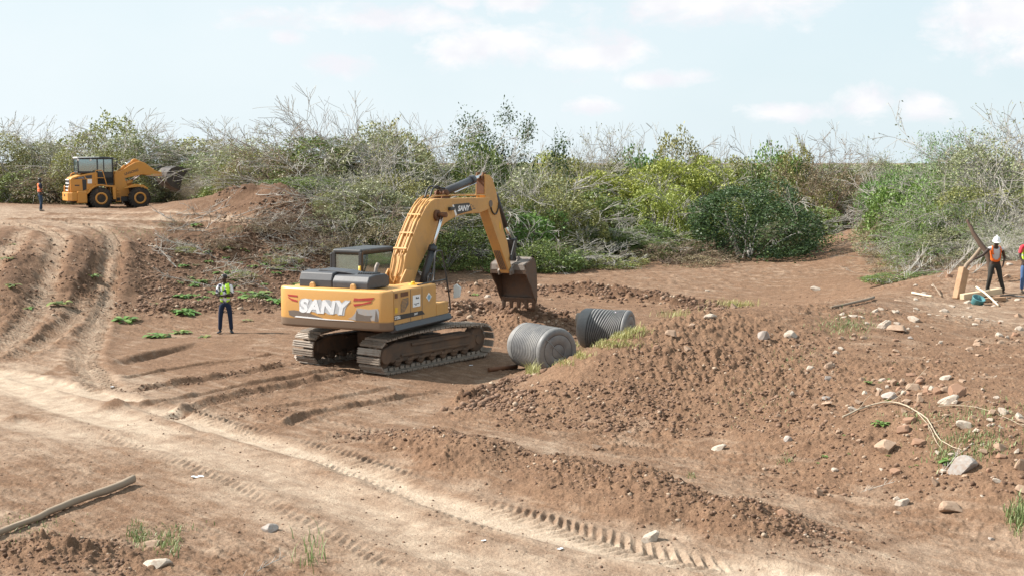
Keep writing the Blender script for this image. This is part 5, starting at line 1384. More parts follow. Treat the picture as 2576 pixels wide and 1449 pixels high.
for x in (-.38, .38):
    m = MB(); m.cyl((x, 1.55, 1.45), (x, 2.1, 1.72), .09, 14); lc = m.build("lift_cylinder", M_YEL2, ld)
    m = MB(); m.cyl((x, 2.1, 1.72), (x, 2.75, 2.2), .05, 12); m.build("piston_rod", M_CHROME, lc)
shell = [(5.50, 2.46), (5.05, 2.62), (4.70, 2.66), (4.38, 2.55), (4.12, 2.30), (4.02, 2.0), (4.08, 1.70), (4.30, 1.42), (4.60, 1.24), (4.90, 1.14)]
inn = [(y + .04 * (1 if 2 < i else .3), z - .05 * (1 if i < 5 else -.6)) for i, (y, z) in enumerate(shell)]
m = MB(); m.poly(shell + inn[::-1], -1.38, 1.38, 'x')
sp_ = shell + [(4.95, 1.5), (5.1, 1.95)]
m.poly(sp_, -1.41, -1.38, 'x'); m.poly(sp_, 1.38, 1.41, 'x')
for p in m.bm.faces: p.smooth = False
lb = m.build("bucket", M_BUCKETD, ld)
for k in range(8):
    x = -1.34 + k * 2.68 / 7; m = MB(); m.poly([(4.84, 1.22), (4.95, 1.20), (5.00, .98), (4.96, .98)], x - .045, x + .045, 'x', .01, 1); m.build("tooth", M_STEEL, lb)
# ------------------------------------------------------------------ crushed water tanks, pipe
M_TANK = paint("tank_plastic", (.11, .11, .115), .45, dirt=(.30, .285, .265), amount=.65, scale=1.3, spec=.5)
M_GROOVE = paint("tank_groove", (.018, .018, .02), .6, amount=.15)  # near-black groove faces: rib shading put into colour, beside the dusty ridges
M_TANKD = paint("tank_plastic_dusty", (.17, .165, .155), .55, dirt=(.38, .32, .26), amount=.8, scale=1.5)
def tank(name, near_px, near_py, ang, L, R, label, dent=0.0, seed=1, zc=.56):
    d = at(near_px, near_py, zc)
    ax = Vector((math.sin(ang), -math.cos(ang), 0))     # towards the near end
    root = empty(name, (d.x, d.y, 0), 0, label, 'water tank', 'crushed plastic water tanks')
    rz = math.atan2(ax.y, ax.x)
    root.rotation_euler = (0, 0, rz)
    # local: +x towards the near end, cylinder from -L to 0
    prof = []
    nrib = 16
    prof += [(-L - .10, .22), (-L - .03, R * .72), (-L + .03, R * .90), (-L + .12, R * .985), (-L + .26, R)]
    x0, x1 = -L + .28, -.16
    for k in range(nrib):
        a = x0 + (x1 - x0) * k / nrib; w = (x1 - x0) / nrib
        prof += [(a, R), (a + w * .52, R), (a + w * .58, R - .035), (a + w * .94, R - .035)]
    prof += [(-.15, R), (-.10, R), (-.04, R * .97), (0, R * .90), (.0, R * .74), (-.010, R * .72), (-.010, R * .70), (.0, R * .68), (.0, R * .34), (-.008, R * .32), (-.008, R * .30), (.0, R * .28), (.0, .01)]
    n = 72; V = []; rings = len(prof)
    for (a, r) in prof:
        for k in range(n):
            th = 2 * math.pi * k / n; V.append((a, r * math.cos(th), r * math.sin(th)))
    V = np.array(V)
    # squashing and dents
    nx = fbm(V[:, 0] * 1.3 + seed, V[:, 1] * 1.1 + V[:, 2] * .9, 3, seed)
    rad = np.hypot(V[:, 1], V[:, 2]) / R
    k_ = 1 + nx * .05 * rad * np.clip(-V[:, 0] / .4, 0, 1)
    V[:, 1] *= k_; V[:, 2] *= k_
    if dent:
        g = np.exp(-((V[:, 0] + L * .52) / .30) ** 2) * np.clip(V[:, 2] / R + .3, 0, 1.3) * rad
        V[:, 2] -= g * dent; V[:, 0] += .26 * np.clip(V[:, 2] / R, -1, 1) * np.exp(-((V[:, 0] + L * .45) / .40) ** 2)
        V[:, 1] += dent * .05 * np.exp(-((V[:, 0] + L * .4) / .35) ** 2) * (-np.sign(V[:, 1])) * np.abs(V[:, 1] / R) ** .7
    F = []
    for i in range(rings - 1):
        for k in range(n): F.append((i * n + k, i * n + (k + 1) % n, (i + 1) * n + (k + 1) % n, (i + 1) * n + k))
    me = np_mesh("tank_body", V, np.array(F), 4, smooth=False)
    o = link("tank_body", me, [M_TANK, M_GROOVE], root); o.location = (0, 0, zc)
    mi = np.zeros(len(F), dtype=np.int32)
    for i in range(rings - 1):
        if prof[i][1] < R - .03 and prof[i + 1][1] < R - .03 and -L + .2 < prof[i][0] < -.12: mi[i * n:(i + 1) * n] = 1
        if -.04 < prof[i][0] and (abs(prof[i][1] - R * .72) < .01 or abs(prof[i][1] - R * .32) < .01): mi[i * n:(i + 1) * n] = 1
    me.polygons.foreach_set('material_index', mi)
    m = MB(); m.cyl((-.006, -R * .86, zc), (-.006, R * .86, zc), .018, 6)
    rb = m.build("moulded_rib", M_TANK, root)
    rb.matrix_local = Matrix.Translation((0, 0, zc)) @ Matrix.Rotation(math.radians(-42), 4, 'X') @ Matrix.Translation((0, 0, -zc))
    m = MB(); m.lathe([(-L - .22, .17), (-L - .22, .20), (-L - .08, .21), (-L - .05, .26)], 'x', 20, Matrix.Translation((0, R * .42, zc + R * .35))); m.build("filler_neck", M_TANKD, root)
    return root
tank("water_tank", 1405, 884, math.radians(33), 1.65, .61, 'black ribbed plastic water tank lying with its round end towards the camera', 0, 3)
tank("water_tank", 1586, 830, math.radians(68), 1.5, .58, 'crumpled dented water tank half hidden behind the mound crest', .02, 9)
p0, p1 = gps(1229, 935), gps(1300, 925)
m = MB(); m.cyl((0, 0, 0), tuple((p1 - p0)), .06, 14); m.cyl((-.001, -.0, 0), tuple((p1 - p0) * .001), .045, 14)
pp = m.build("rusty_pipe", M_RUST); pp.location = p0 + Vector((0, 0, .06)); tag(pp, 'short rusty brown pipe lying beside the nearer water tank', 'pipe')

# ------------------------------------------------------------------ fallen logs, branches, planks
M_LOG = bark_material('log_bark', (.06, .04, .027), (.30, .225, .16))
M_LOGD = bark_material('dark_log_bark', (.035, .022, .016), (.11, .07, .048))
M_PALEW = bark_material('pale_wood', (.45, .36, .26), (.70, .60, .46))
M_ROOT = bark_material('root_wood', (.22, .16, .11), (.45, .37, .27))
M_TIMBER = paint("timber", (.40, .245, .14), .8, dirt=(.22, .12, .07), amount=.4, scale=4)
M_TIMBERP = paint("timber_pale", (.58, .45, .30), .8, dirt=(.35, .25, .16), amount=.4, scale=4)
def limb(name, pts, r0, r1, mat, label, cat='branch', group=None, twigs=0, seed=0, n=10, knob=.12):
    rng = random.Random(seed); q = smooth_path(pts, 1); c = q[0].copy()
    m = MB()
    q = [p + Vector((rng.gauss(0, 1), rng.gauss(0, 1), rng.gauss(0, 1))) * r0 * knob for p in q]
    m.tube([p - c for p in q], r0, n, r2=r1)
    for k in range(twigs):
        i = rng.randint(1, len(q) - 2); d = (q[i + 1] - q[i - 1]).normalized()
        s = (d + Vector((rng.gauss(0, 1), rng.gauss(0, 1), abs(rng.gauss(.2, .6)))).normalized() * .9).normalized(); L = (q[-1] - q[0]).length * rng.uniform(.12, .35)
        a = q[i] - c; pts2 = [a - s * r0 * .3]
        for j in range(4): s = (s + Vector((rng.gauss(0, .25), rng.gauss(0, .25), rng.gauss(0, .2)))).normalized(); pts2.append(pts2[-1] + s * L / 4)
        m.tube(pts2, r1 * .8 + r0 * .2, 5, r2=max(r1 * .3, .004))
    o = m.build(name, mat); o.location = c
    if r0 > .03:
        me = o.data; k = len(me.vertices); co = np.empty(k * 3, dtype=np.float32); me.vertices.foreach_get('co', co); co = co.reshape(-1, 3).astype(float)
        co += (fbm(co[:, 0] * 9 + seed, co[:, 1] * 9 + co[:, 2] * 31, 3, seed) * r0 * .45)[:, None] * np.array([.3, .6, 1.0]); me.vertices.foreach_set('co', co.astype(np.float32).ravel()); me.update()
    return tag(o, label, cat, group)
pts = []
for (px, py), h in zip([(-40, 1352), (13, 1332), (85, 1305), (134, 1278), (202, 1251), (269, 1233), (309, 1220), (334, 1204)], (.04, .05, .07, .08, .09, .10, .10, .13)):
    p = at(px, py, .05 + h * .4); pts.append(p)
a_, b_ = pts[0].copy(), pts[-1].copy()
pts = [p.lerp(a_.lerp(b_, k / 7), .45) for k, p in enumerate(pts)]
limb("log", pts, .046, .066, M_LOG, 'weathered dead tree trunk lying on the foreground soil at lower left', 'log', twigs=0, seed=4, n=14, knob=.10)
p = gps(2476, 620 + 60)
def on_ray(px, py, d): return at_d(px, py, d)
limb("dead_trunk", [on_ray(2432, 552, 42.5), on_ray(2441, 570, 42.4), on_ray(2449, 588, 42.3), on_ray(2462, 608, 42.2), on_ray(2486, 640, 42.0), on_ray(2495, 690, 42.0)], .04, .11, M_LOGD, 'dark leaning dead trunk rising behind the man in the white helmet', 'log', seed=6)
limb("log", [on_ray(2470, 622, 42.6), on_ray(2448, 650, 42.5), on_ray(2428, 672, 42.4), on_ray(2418, 690, 42.3)], .06, .075, M_LOG, 'thick sawn log stub slanting behind the leaning timber block', 'log', seed=7)
limb("log", [gps(2090, 778) + Vector((0, 0, .05)), gps(2130, 772) + Vector((0, 0, .07)), gps(2170, 763) + Vector((0, 0, .07)), gps(2198, 754) + Vector((0, 0, .06))], .03, .04, M_LOG, 'thin dark branch lying along the mound crest near the ferny twigs', 'branch', seed=8)
limb("plank", [gps(2295, 737) + Vector((0, 0, .04)), gps(2345, 748) + Vector((0, 0, .05))], .035, .03, M_PALEW, 'pale split plank lying on the crest left of the timber block', 'plank', seed=9)
limb("stick", [gps(2346, 727) + Vector((0, 0, .2)), gps(2368, 748) + Vector((0, 0, .04))], .015, .02, M_LOG, 'thin dark stick leaning on the soil left of the timber block', 'stick', seed=10)
def on_ground(pts, h=.03): return [gps(*q) + Vector((0, 0, h)) for q in pts]
limb("root", on_ground([(2120, 1060), (2150, 1045), (2182, 1034), (2232, 1022), (2271, 1028), (2309, 1047), (2338, 1072), (2360, 1106), (2389, 1128), (2420, 1140)], .05), .017, .007, M_ROOT, 'long pale root curving over the stones on the right slope', 'root', twigs=5, seed=11, knob=.2)
limb("root", on_ground([(2309, 1049), (2340, 1080), (2352, 1110), (2372, 1136)], .04), .008, .004, M_ROOT, 'thin dry stalk beside the lower end of the pale root', 'root', twigs=3, seed=13, knob=.2)
limb("root", on_ground([(2360, 1030), (2420, 1024), (2470, 1036), (2530, 1060), (2576, 1085)], .04), .007, .004, M_ROOT, 'thin yellowish stem trailing to the right edge through the grass', 'root', twigs=4, seed=14, knob=.2)
for o in [bpy.data.objects[-1]] if False else []: pass
def snap(o, lift=.02):
    """drape a long thing's points on the ground"""
    me = o.data; n = len(me.vertices); co = np.empty(n * 3, dtype=np.float32); me.vertices.foreach_get('co', co); co = co.reshape(-1, 3).astype(float)
    w = co + np.array(o.location)
    g = gzs(w[:, 0], w[:, 1]); zc = w[:, 2] - w[:, 2].mean()
    co[:, 2] = np.maximum(co[:, 2], g + lift - o.location.z - .01)
    me.vertices.foreach_set('co', co.astype(np.float32).ravel()); me.update()
# straggling branch pieces: shared meshes, copied
def twig_proto(seed, L, r, nt, mat, name):
    rng = random.Random(seed); pts = [Vector((-L / 2, 0, .03))]; d = Vector((1, 0, 0))
    for k in range(6):
        d = (d + Vector((0, rng.gauss(0, .25), rng.gauss(0, .08)))).normalized(); q = pts[-1] + d * L / 6; q.z = max(.01, min(q.z, .12)); pts.append(q)
    o = limb(name, pts, r, r * .45, mat, '-', seed=seed, twigs=nt, n=6); 
    o.data.transform(Matrix.Translation(o.location)); o.location = (0, 0, 0)
    return o
BR = [twig_proto(300 + k, (2.0, 1.4, 2.8, 1.1, 2.2)[k], (.022, .014, .030, .012, .018)[k], (8, 7, 12, 9, 14)[k], (BARK['grey'], BARK['grey'], M_LOG, BARK['brown'], BARK['pale'])[k], "branch") for k in range(5)]
first = [True] * 5
rs = np.random.RandomState(5)
SEEN = set()
def uniq(label):
    for extra in ('', 'thin ', 'ragged ', 'low ', 'wilting ', 'lone '):
        if extra + label not in SEEN: label = extra + label; break
    SEEN.add(label); return ' '.join(label.split()[:16])
def drop_branch(k, px, py, rot, sc, label, group, tilt=0.0, name="branch", lift=0.0):
    if first[k]: o = BR[k]; first[k] = False
    else: o = BR[k].copy(); COL.objects.link(o)
    for extra in ('', 'crooked ', 'bent ', 'weathered ', 'slanting ', 'half-buried '):
        if extra + label not in SEEN: label = extra + label; break
    SEEN.add(label); label = ' '.join(label.split()[:16])
    p = gps(px, py); o.location = p + Vector((0, 0, lift)); o.scale = (sc, sc, sc)
    # lie along the slope
    e = .3; nx_ = (base_z(np.array([p.x + e]), np.array([p.y]))[0] - base_z(np.array([p.x - e]), np.array([p.y]))[0]) / (2 * e)
    ny_ = (base_z(np.array([p.x]), np.array([p.y + e]))[0] - base_z(np.array([p.x]), np.array([p.y - e]))[0]) / (2 * e)
    nrm = Vector((-nx_, -ny_, 1)).normalized()
    q = Vector((0, 0, 1)).rotation_difference(nrm).to_matrix().to_4x4() @ Matrix.Rotation(rot, 4, 'Z') @ Matrix.Rotation(-tilt, 4, 'Y')
    o.rotation_euler = q.to_euler(); tag(o, label, 'branch', group); return o
G1 = 'felled branches lying on the left bank'
n_ = 0
BM = [(570, 765, 'the man in the lime vest'), (735, 720, 'the counterweight end'), (920, 630, 'the excavator cab roof'), (760, 490, 'the spoil heap crest'), (430, 470, 'the loader bucket'), (290, 580, 'the right-hand rut'), (600, 520, 'the left heap shoulder'), (850, 600, 'the thicket foot'), (495, 572, 'the lone green plant'), (640, 640, 'the middle of the bank'), (450, 700, 'the bank\'s left part')]
def where_b(px, py):
    best = min(BM, key=lambda m: math.hypot(m[0] - px, (m[1] - py) * 1.6)); dx, dy = px - best[0], (py - best[1]) * 1.6
    w = ('right of' if dx > 0 else 'left of') if abs(dx) > abs(dy) else ('below' if dy > 0 else 'above')
    d = math.hypot(dx, dy); return ('just ' if d < 40 else 'well ' if d > 90 else '') + w + ' ' + best[2]
KB = ['long grey', 'short grey', 'thick dark', 'thin brown', 'pale many-forked']
for (bx0, bx1, by0, by1, cnt, lab) in [(400, 640, 600, 740, 34, 'grey dead branch lying on the brown bank left of the excavator'),
                                     (650, 860, 555, 690, 74, 'tangled dead branch on the bank above the excavator'),
                                     (520, 820, 490, 580, 34, 'dead branch sticking out of the brown spoil heap'),
                                     (380, 560, 530, 590, 14, 'dead branch pressed flat on the upper ground by the loader'),
                                     (840, 980, 600, 680, 16, 'dead branch lying behind the excavator cab')]:
    for i in range(cnt):
        kb, bx, by, up_ = rs.randint(5), rs.uniform(bx0, bx1), rs.uniform(by0, by1), rs.uniform(0, .35)
        lab = KB[kb] + ' dead branch ' + ('sticking up ' if up_ > .2 else 'lying ') + where_b(bx, by)
        drop_branch(kb, bx, by, rs.uniform(-.9, .9) + (math.pi if rs.rand() < .5 else 0), rs.uniform(.6, 1.3), lab, G1, up_, lift=rs.uniform(0, .15))
drop_branch(4, 1165, 672, 1.35, .9, 'whitish forked dead sapling standing on the bed under the arm', None, 1.2)
drop_branch(1, 1188, 690, .5, .8, 'whitish fallen twig beside the forked dead sapling', None, .3)
drop_branch(3, 1145, 690, 1.2, .8, 'small whitish upright twig left of the forked sapling', None, 1.1)
drop_branch(4, 2310, 700, .4, 1.2, 'bleached white branch lying behind the mound crest', None, .2)
BM += [(2280, 668, 'the dark ferny twigs'), (2409, 700, 'the timber block'), (2492, 640, "the white-helmeted man"), (2350, 670, 'the cut brush')]
for i in range(22):
    bx, by, kb = rs.uniform(2230, 2520), rs.uniform(655, 700), rs.choice([1, 4])
    drop_branch(kb, bx, by, rs.uniform(-.8, .8), rs.uniform(.7, 1.3), 'bleached ' + ('short' if kb == 1 else 'forked') + ' cut branch ' + where_b(bx, by), 'bleached cut branches behind the mound', rs.uniform(.1, .7), lift=.2)
BM += [(1295, 700, 'the excavator bucket'), (1480, 640, 'the yellow-tipped low bush'), (1690, 640, 'the brown low bush'), (1900, 640, 'the dark dome')]
for i in range(10):
    bx, by = rs.uniform(1350, 1950), rs.uniform(645, 690)
    drop_branch(rs.choice([0, 3]), bx, by, rs.uniform(-.8, .8), rs.uniform(.3, .7), 'small dry twig on the river bed ' + where_b(bx, by), 'small twigs on the river bed')
for i, (px, py, rot, sc, lab) in enumerate([(2190, 1235, -.6, .35, 'pale bundle of dry stalks at the foot of the stony slope'), (660, 1430, .9, .4, 'dark broken stick standing in the soil at the bottom edge'),
                      (1590, 1085, -.7, .3, 'small pale twig on the lower mound face'), (2400, 1180, .3, .4, 'dry yellowish stem among grass on the right slope')]):
    drop_branch((4, 0, 1, 4)[i], px, py, rot, sc, lab, None, .2)
# timber block, beams, bucket, hose at the men's place
bp_ = at_d(2409, 742, 38.6); bp_.z = gz(bp_.x, bp_.y)
m = MB(); m.box(-.17, .17, -.09, .09, 0, 1.02, .012, 1); blk = m.build("timber_block", M_TIMBER); blk.location = bp_ - Vector((0, 0, .04)); blk.rotation_euler = (math.radians(-4), math.radians(24), math.radians(38))
tag(blk, 'thick brown timber block leaning under the hand of the man in the white helmet', 'timber')
def beam(a, b, w, h, mat, label):
    d = b - a; L = d.length; m = MB(); m.box(0, L, -w / 2, w / 2, 0, h, .01, 1); o = m.build("beam", mat); o.location = a; o.rotation_euler = d.to_track_quat('X', 'Z').to_euler(); return tag(o, label, 'beam')
a, b = at_d(2420, 748, 38.2), at_d(2516, 742, 38.9); a.z = gz(a.x, a.y) + .02; b.z = gz(b.x, b.y) + .14
beam(a, b, .18, .17, M_TIMBERP, 'pale squared timber beam lying in front of the man in the white helmet')
a, b = at_d(2460, 752, 37.8), at_d(2528, 748, 38.2); a.z = gz(a.x, a.y) + .01; b.z = gz(b.x, b.y) + .01
beam(a, b, .14, .12, M_TIMBER, 'brown timber plank below the pale beam')
a, b = at_d(2455, 722, 39.2), at_d(2488, 732, 39.2); a.z = gz(a.x, a.y) + .0; b.z = gz(b.x, b.y) + .02
beam(a, b, .35, .16, M_BLK, 'black flat case lying behind the pale beam')
limb("pole", [at_d(2456, 722, 38.6), at_d(2482, 740, 37.8), at_d(2512, 768, 36.8)], .03, .026, M_PALEW, 'thin whitish pole lying across the beams', 'pole', seed=3)
m = MB(); m.lathe([(0, .13), (.02, .17), (.20, .185), (.22, .195), (.235, .195), (.235, .17), (.05, .15)], 'z', 26)
tub = m.build("tub", paint("teal_plastic", (.05, .20, .22), .4, amount=.25, dirt=(.4, .4, .36))); q = at_d(2456, 755, 37.3); q.z = gz(q.x, q.y); tub.location = q; tub.rotation_euler = (math.radians(25), math.radians(12), 0)
tag(tub, 'teal plastic tub lying against the pale beam', 'tub')
limb("hose", [at_d(2517, 744, 38.6), at_d(2540, 742, 39), at_d(2562, 745, 38.8), at_d(2590, 747, 38.5)], .025, .025, M_HOSE, 'black hose running between the two men on the mound', 'hose', seed=2, knob=.0)
# litter
M_PAPER = paint("litter", (.75, .80, .85), .5, amount=.1)
def litter(px, py, s, label, rot=0):
    rs_ = np.random.RandomState(int(px)); bm = bmesh.new(); bmesh.ops.create_grid(bm, x_segments=5, y_segments=4, size=s)
    for v in bm.verts: v.co.z = rs_.uniform(0, s * .25); v.co.y *= .5
    r = bmesh.ops.solidify(bm, geom=bm.faces[:], thickness=.003)
    me = bpy.data.meshes.new("litter"); bm.to_mesh(me); bm.free(); o = link("litter", me, M_PAPER); p = gps(px, py); o.location = p + Vector((0, 0, .015)); o.rotation_euler = (0, 0, rot); return tag(o, label, 'litter')
litter(497, 1201, .11, 'bluish white plastic wrapper lying on the pale track', .1)
litter(1217, 1371, .035, 'tiny white scrap on the pale track near the bottom', .5)
litter(283, 974, .05, 'small white scrap on the ruts at the left', .3)
litter(1185, 922, .05, 'small white scrap in the shadow right of the track', .2)
litter(1410, 1390, .05, 'small grey scrap on the pale track at the bottom right', .9)
# piles of cut brush on the left bank
for k_, (key, px, py, w, h, lab) in enumerate([('low2', 560, 640, 90, .7, 'brown pile of cut brush on the bank above the man in the lime vest'), ('low1', 700, 665, 110, .6, 'grey-green pile of cut brush left of the excavator cab'), ('low2', 620, 600, 90, .6, 'brown brush pile below the spoil heap'), ('low1', 470, 640, 80, .5, 'flattened grey-green brush beside the right-hand rut'),
        ('low2', 790, 640, 130, .9, 'large brown brush pile directly left of the cab'), ('low2', 720, 590, 120, .8, 'tangled brush pile on the face of the spoil heap'), ('low1', 830, 700, 90, .5, 'low green-grey brush behind the engine hood'), ('low2', 430, 570, 60, .3, 'thin brush crushed into the upper ground'), ('low1', 620, 700, 90, .4, 'leafy cut brush behind the right shoulder of the man in the lime vest'),
        ('low1', 640, 755, 50, .25, 'low leafy clump at the bank foot right of the man in the lime vest'), ('low2', 820, 570, 90, .9, 'brush pile where the heap meets the thicket')]):
    p = gps(px, py); d = PROTO[key]; e = empty("brush_pile", p, k_ * 1.3, lab, 'brush pile', 'brush piles on the left bank'); sx = w * p.y / FPX / d['w']; e.scale = (sx, sx, h / d['h'])
    for nm, me_ in (("stem", d['branches']), ("foliage", d['leaf_me'])): o = bpy.data.objects.new(nm, me_); COL.objects.link(o); o.parent = e
# ------------------------------------------------------------------ stones
M_ST = {c: paint("stone_" + c, col, .85, dirt=(.26, .15, .10), amount=.5, scale=4, spec=.25) for c, col in dict(pale=(.47, .41, .34), tan=(.37, .265, .19), brown=(.30, .18, .12), grey=(.36, .335, .31)).items()}
def stone_mesh(seed, cuts=9):
    rs_ = np.random.RandomState(seed); bm = bmesh.new(); bmesh.ops.create_icosphere(bm, subdivisions=3, radius=1)
    co = np.array([v.co[:] for v in bm.verts])
    for _ in range(cuts):
        n = rs_.normal(size=3); n /= np.linalg.norm(n); d = rs_.uniform(.45, .80); h = co @ n
        co -= np.outer(np.maximum(h - d, 0), n)
    co *= (1 + .035 * fbm(co[:, 0] * 3 + seed, co[:, 1] * 3 + co[:, 2] * 2, 3, seed))[:, None]
    for v, c in zip(bm.verts, co): v.co = c
    me = bpy.data.meshes.new("stone"); bm.to_mesh(me); bm.free(); return me
ST = {}
for i, c in enumerate(M_ST):
    for k in range(4):
        me = stone_mesh(10 * i + k, 12 + 3 * k); me.materials.append(M_ST[c]); ST[(c, k)] = me
rs = np.random.RandomState(12)
MARKS = []; LATER = []
def where_is(px, py, marks, k=0):
    marks = sorted(marks, key=lambda m: math.hypot((m[0] - px), (m[1] - py) * 1.6))[k:]
    best = min(marks, key=lambda m: math.hypot((m[0] - px), (m[1] - py) * 1.6))
    dx, dy = px - best[0], (py - best[1]) * 1.6
    if abs(dx) > abs(dy): w = 'right of' if dx > 0 else 'left of'
    else: w = 'below' if dy > 0 else 'above'
    d = math.hypot(dx, dy)
    return ('just ' if d < 45 else 'well ' if d > 130 else '') + w, best[2]
def stone(px, py, w, h, c, label=None, group=None):
    p = gps(px, py + h * .35); s = FPX / p.y
    o = bpy.data.objects.new("stone", ST[(c, rs.randint(4))]); COL.objects.link(o)
    W = w / s / 2 * 1.38; H = max(h / s / 2 * 1.3, W * .35)
    o.scale = (W, W * rs.uniform(.7, 1.0), H); o.location = p + Vector((0, 0, H * .22)); o.rotation_euler = (rs.uniform(-.3, .3), rs.uniform(-.3, .3), rs.uniform(-.5, .5))
    if label: MARKS.append((px, py, 'the ' + re.split(r' (?:at|on|in|casting|leaning|alone|above|below|beside|just|where|with|cut|touching|right|left|under|behind|of) ', label)[0])) if w * h > 500 else None
    else: LATER.append((o, px, py, w, c))
    return tag(o, label, 'stone', group)
def S7(x, y, w, h, c, label=None): return stone(1961.6 + x * .4233, 835.5 + y * .4233, w * .4233, h * .4233, c, label)
def S6(x, y, w, h, c, label=None): return stone(2106.9 + x * .2507, 508.6 + y * .2507, w * .2507, h * .2507, c, label)
for a in [(178, 210, 60, 35, 'pale'), (300, 198, 60, 55, 'tan', 'tan stone above the white square stone on the mid slope'), (290, 280, 65, 45, 'grey', 'whitish square stone on the mid slope of the mound'), (72, 380, 30, 35, 'pale'), (275, 402, 75, 35, 'grey', 'flat grey stone casting a dark shadow left of the pale root'),
          (205, 445, 50, 55, 'tan'), (285, 445, 60, 20, 'tan'), (435, 460, 75, 50, 'pale', 'pale wedge-shaped stone at the left end of the pale root'), (468, 418, 55, 35, 'tan'), (585, 368, 35, 65, 'tan'), (655, 385, 100, 55, 'grey', 'long grey stone leaning left of the stone heap'),
          (675, 290, 45, 65, 'tan', 'upright tan stone at the upper left of the stone heap'), (725, 285, 45, 65, 'tan', 'upright tan stone in the middle of the stone heap top'), (775, 245, 70, 35, 'brown', 'brown stone on top of the stone heap'), (802, 320, 80, 60, 'tan', 'rounded reddish tan stone at the right of the stone heap'),
          (750, 412, 75, 50, 'tan', 'tan stone at the foot of the stone heap'), (835, 400, 60, 65, 'tan', 'tan blocky stone at the right foot of the stone heap'), (712, 340, 45, 40, 'brown'), (760, 365, 40, 35, 'brown'), (638, 325, 30, 30, 'pale'), (830, 280, 50, 40, 'brown'), (870, 350, 45, 40, 'brown'),
          (985, 270, 60, 35, 'pale', 'pale flat stone above the big brown boulder'), (1058, 342, 105, 95, 'brown', 'big round brown boulder in a hollow on the slope'), (1000, 395, 115, 70, 'pale', 'long pale stone just below the big brown boulder'), (935, 355, 55, 45, 'brown'), (1085, 290, 45, 30, 'tan'),
          (1095, 535, 90, 100, 'pale', 'tall pale jagged stone right of the pale root'), (1258, 485, 70, 65, 'tan', 'tan squarish stone left of the two white stones'), (1332, 475, 60, 80, 'pale', 'tall rounded white stone at the right, left of the edge stone'), (1420, 507, 60, 60, 'pale', 'white rounded stone at the right edge of the slope'),
          (725, 570, 85, 75, 'brown', 'brown broken stone below the pale root'), (625, 655, 140, 110, 'tan', 'big flat pinkish tan boulder low on the slope'), (830, 640, 85, 55, 'brown', 'brown slab stone right of the pinkish boulder'), (770, 520, 80, 60, 'brown'), (740, 480, 50, 40, 'tan'), (1080, 785, 140, 110, 'grey', 'large grey jagged rock among grass at the right'),
          (1025, 822, 50, 50, 'tan', 'small tan stone touching the large grey rock'), (940, 705, 30, 40, 'pale'), (1210, 712, 60, 40, 'tan'), (1315, 690, 90, 60, 'tan', 'reddish tan flat stone right of the grass'), (1320, 735, 70, 45, 'brown'), (1435, 780, 60, 110, 'tan', 'tall tan boulder cut by the right edge'), (1290, 882, 60, 45, 'pale', 'small white stone right of the large grey rock'),
          (925, 890, 45, 75, 'tan', 'narrow upright tan stone at the foot of the slope'), (235, 937, 65, 55, 'tan', 'tan stone with long shadow where slope meets path'), (728, 987, 75, 70, 'pale', 'pale rounded stone at the foot of the slope'), (1025, 1020, 125, 90, 'tan', 'big smooth oval boulder on the path at lower right'), (50, 635, 60, 50, 'grey', 'grey angular stone alone on the lower mound'),
          (1255, 1222, 38, 24, 'grey', 'small dark stone on the path at lower right'), (20, 1170, 70, 50, 'brown', 'brown lump of stone on the berm at lower right'), (1440, 920, 60, 60, 'tan', 'tan stone at the right edge below the tall boulder'), (690, 810, 70, 40, 'brown'), (605, 810, 25, 25, 'pale'), (1240, 560, 25, 30, 'pale'), (1205, 345, 25, 20, 'pale'), (150, 1250, 20, 14, 'pale')]: S7(*a)
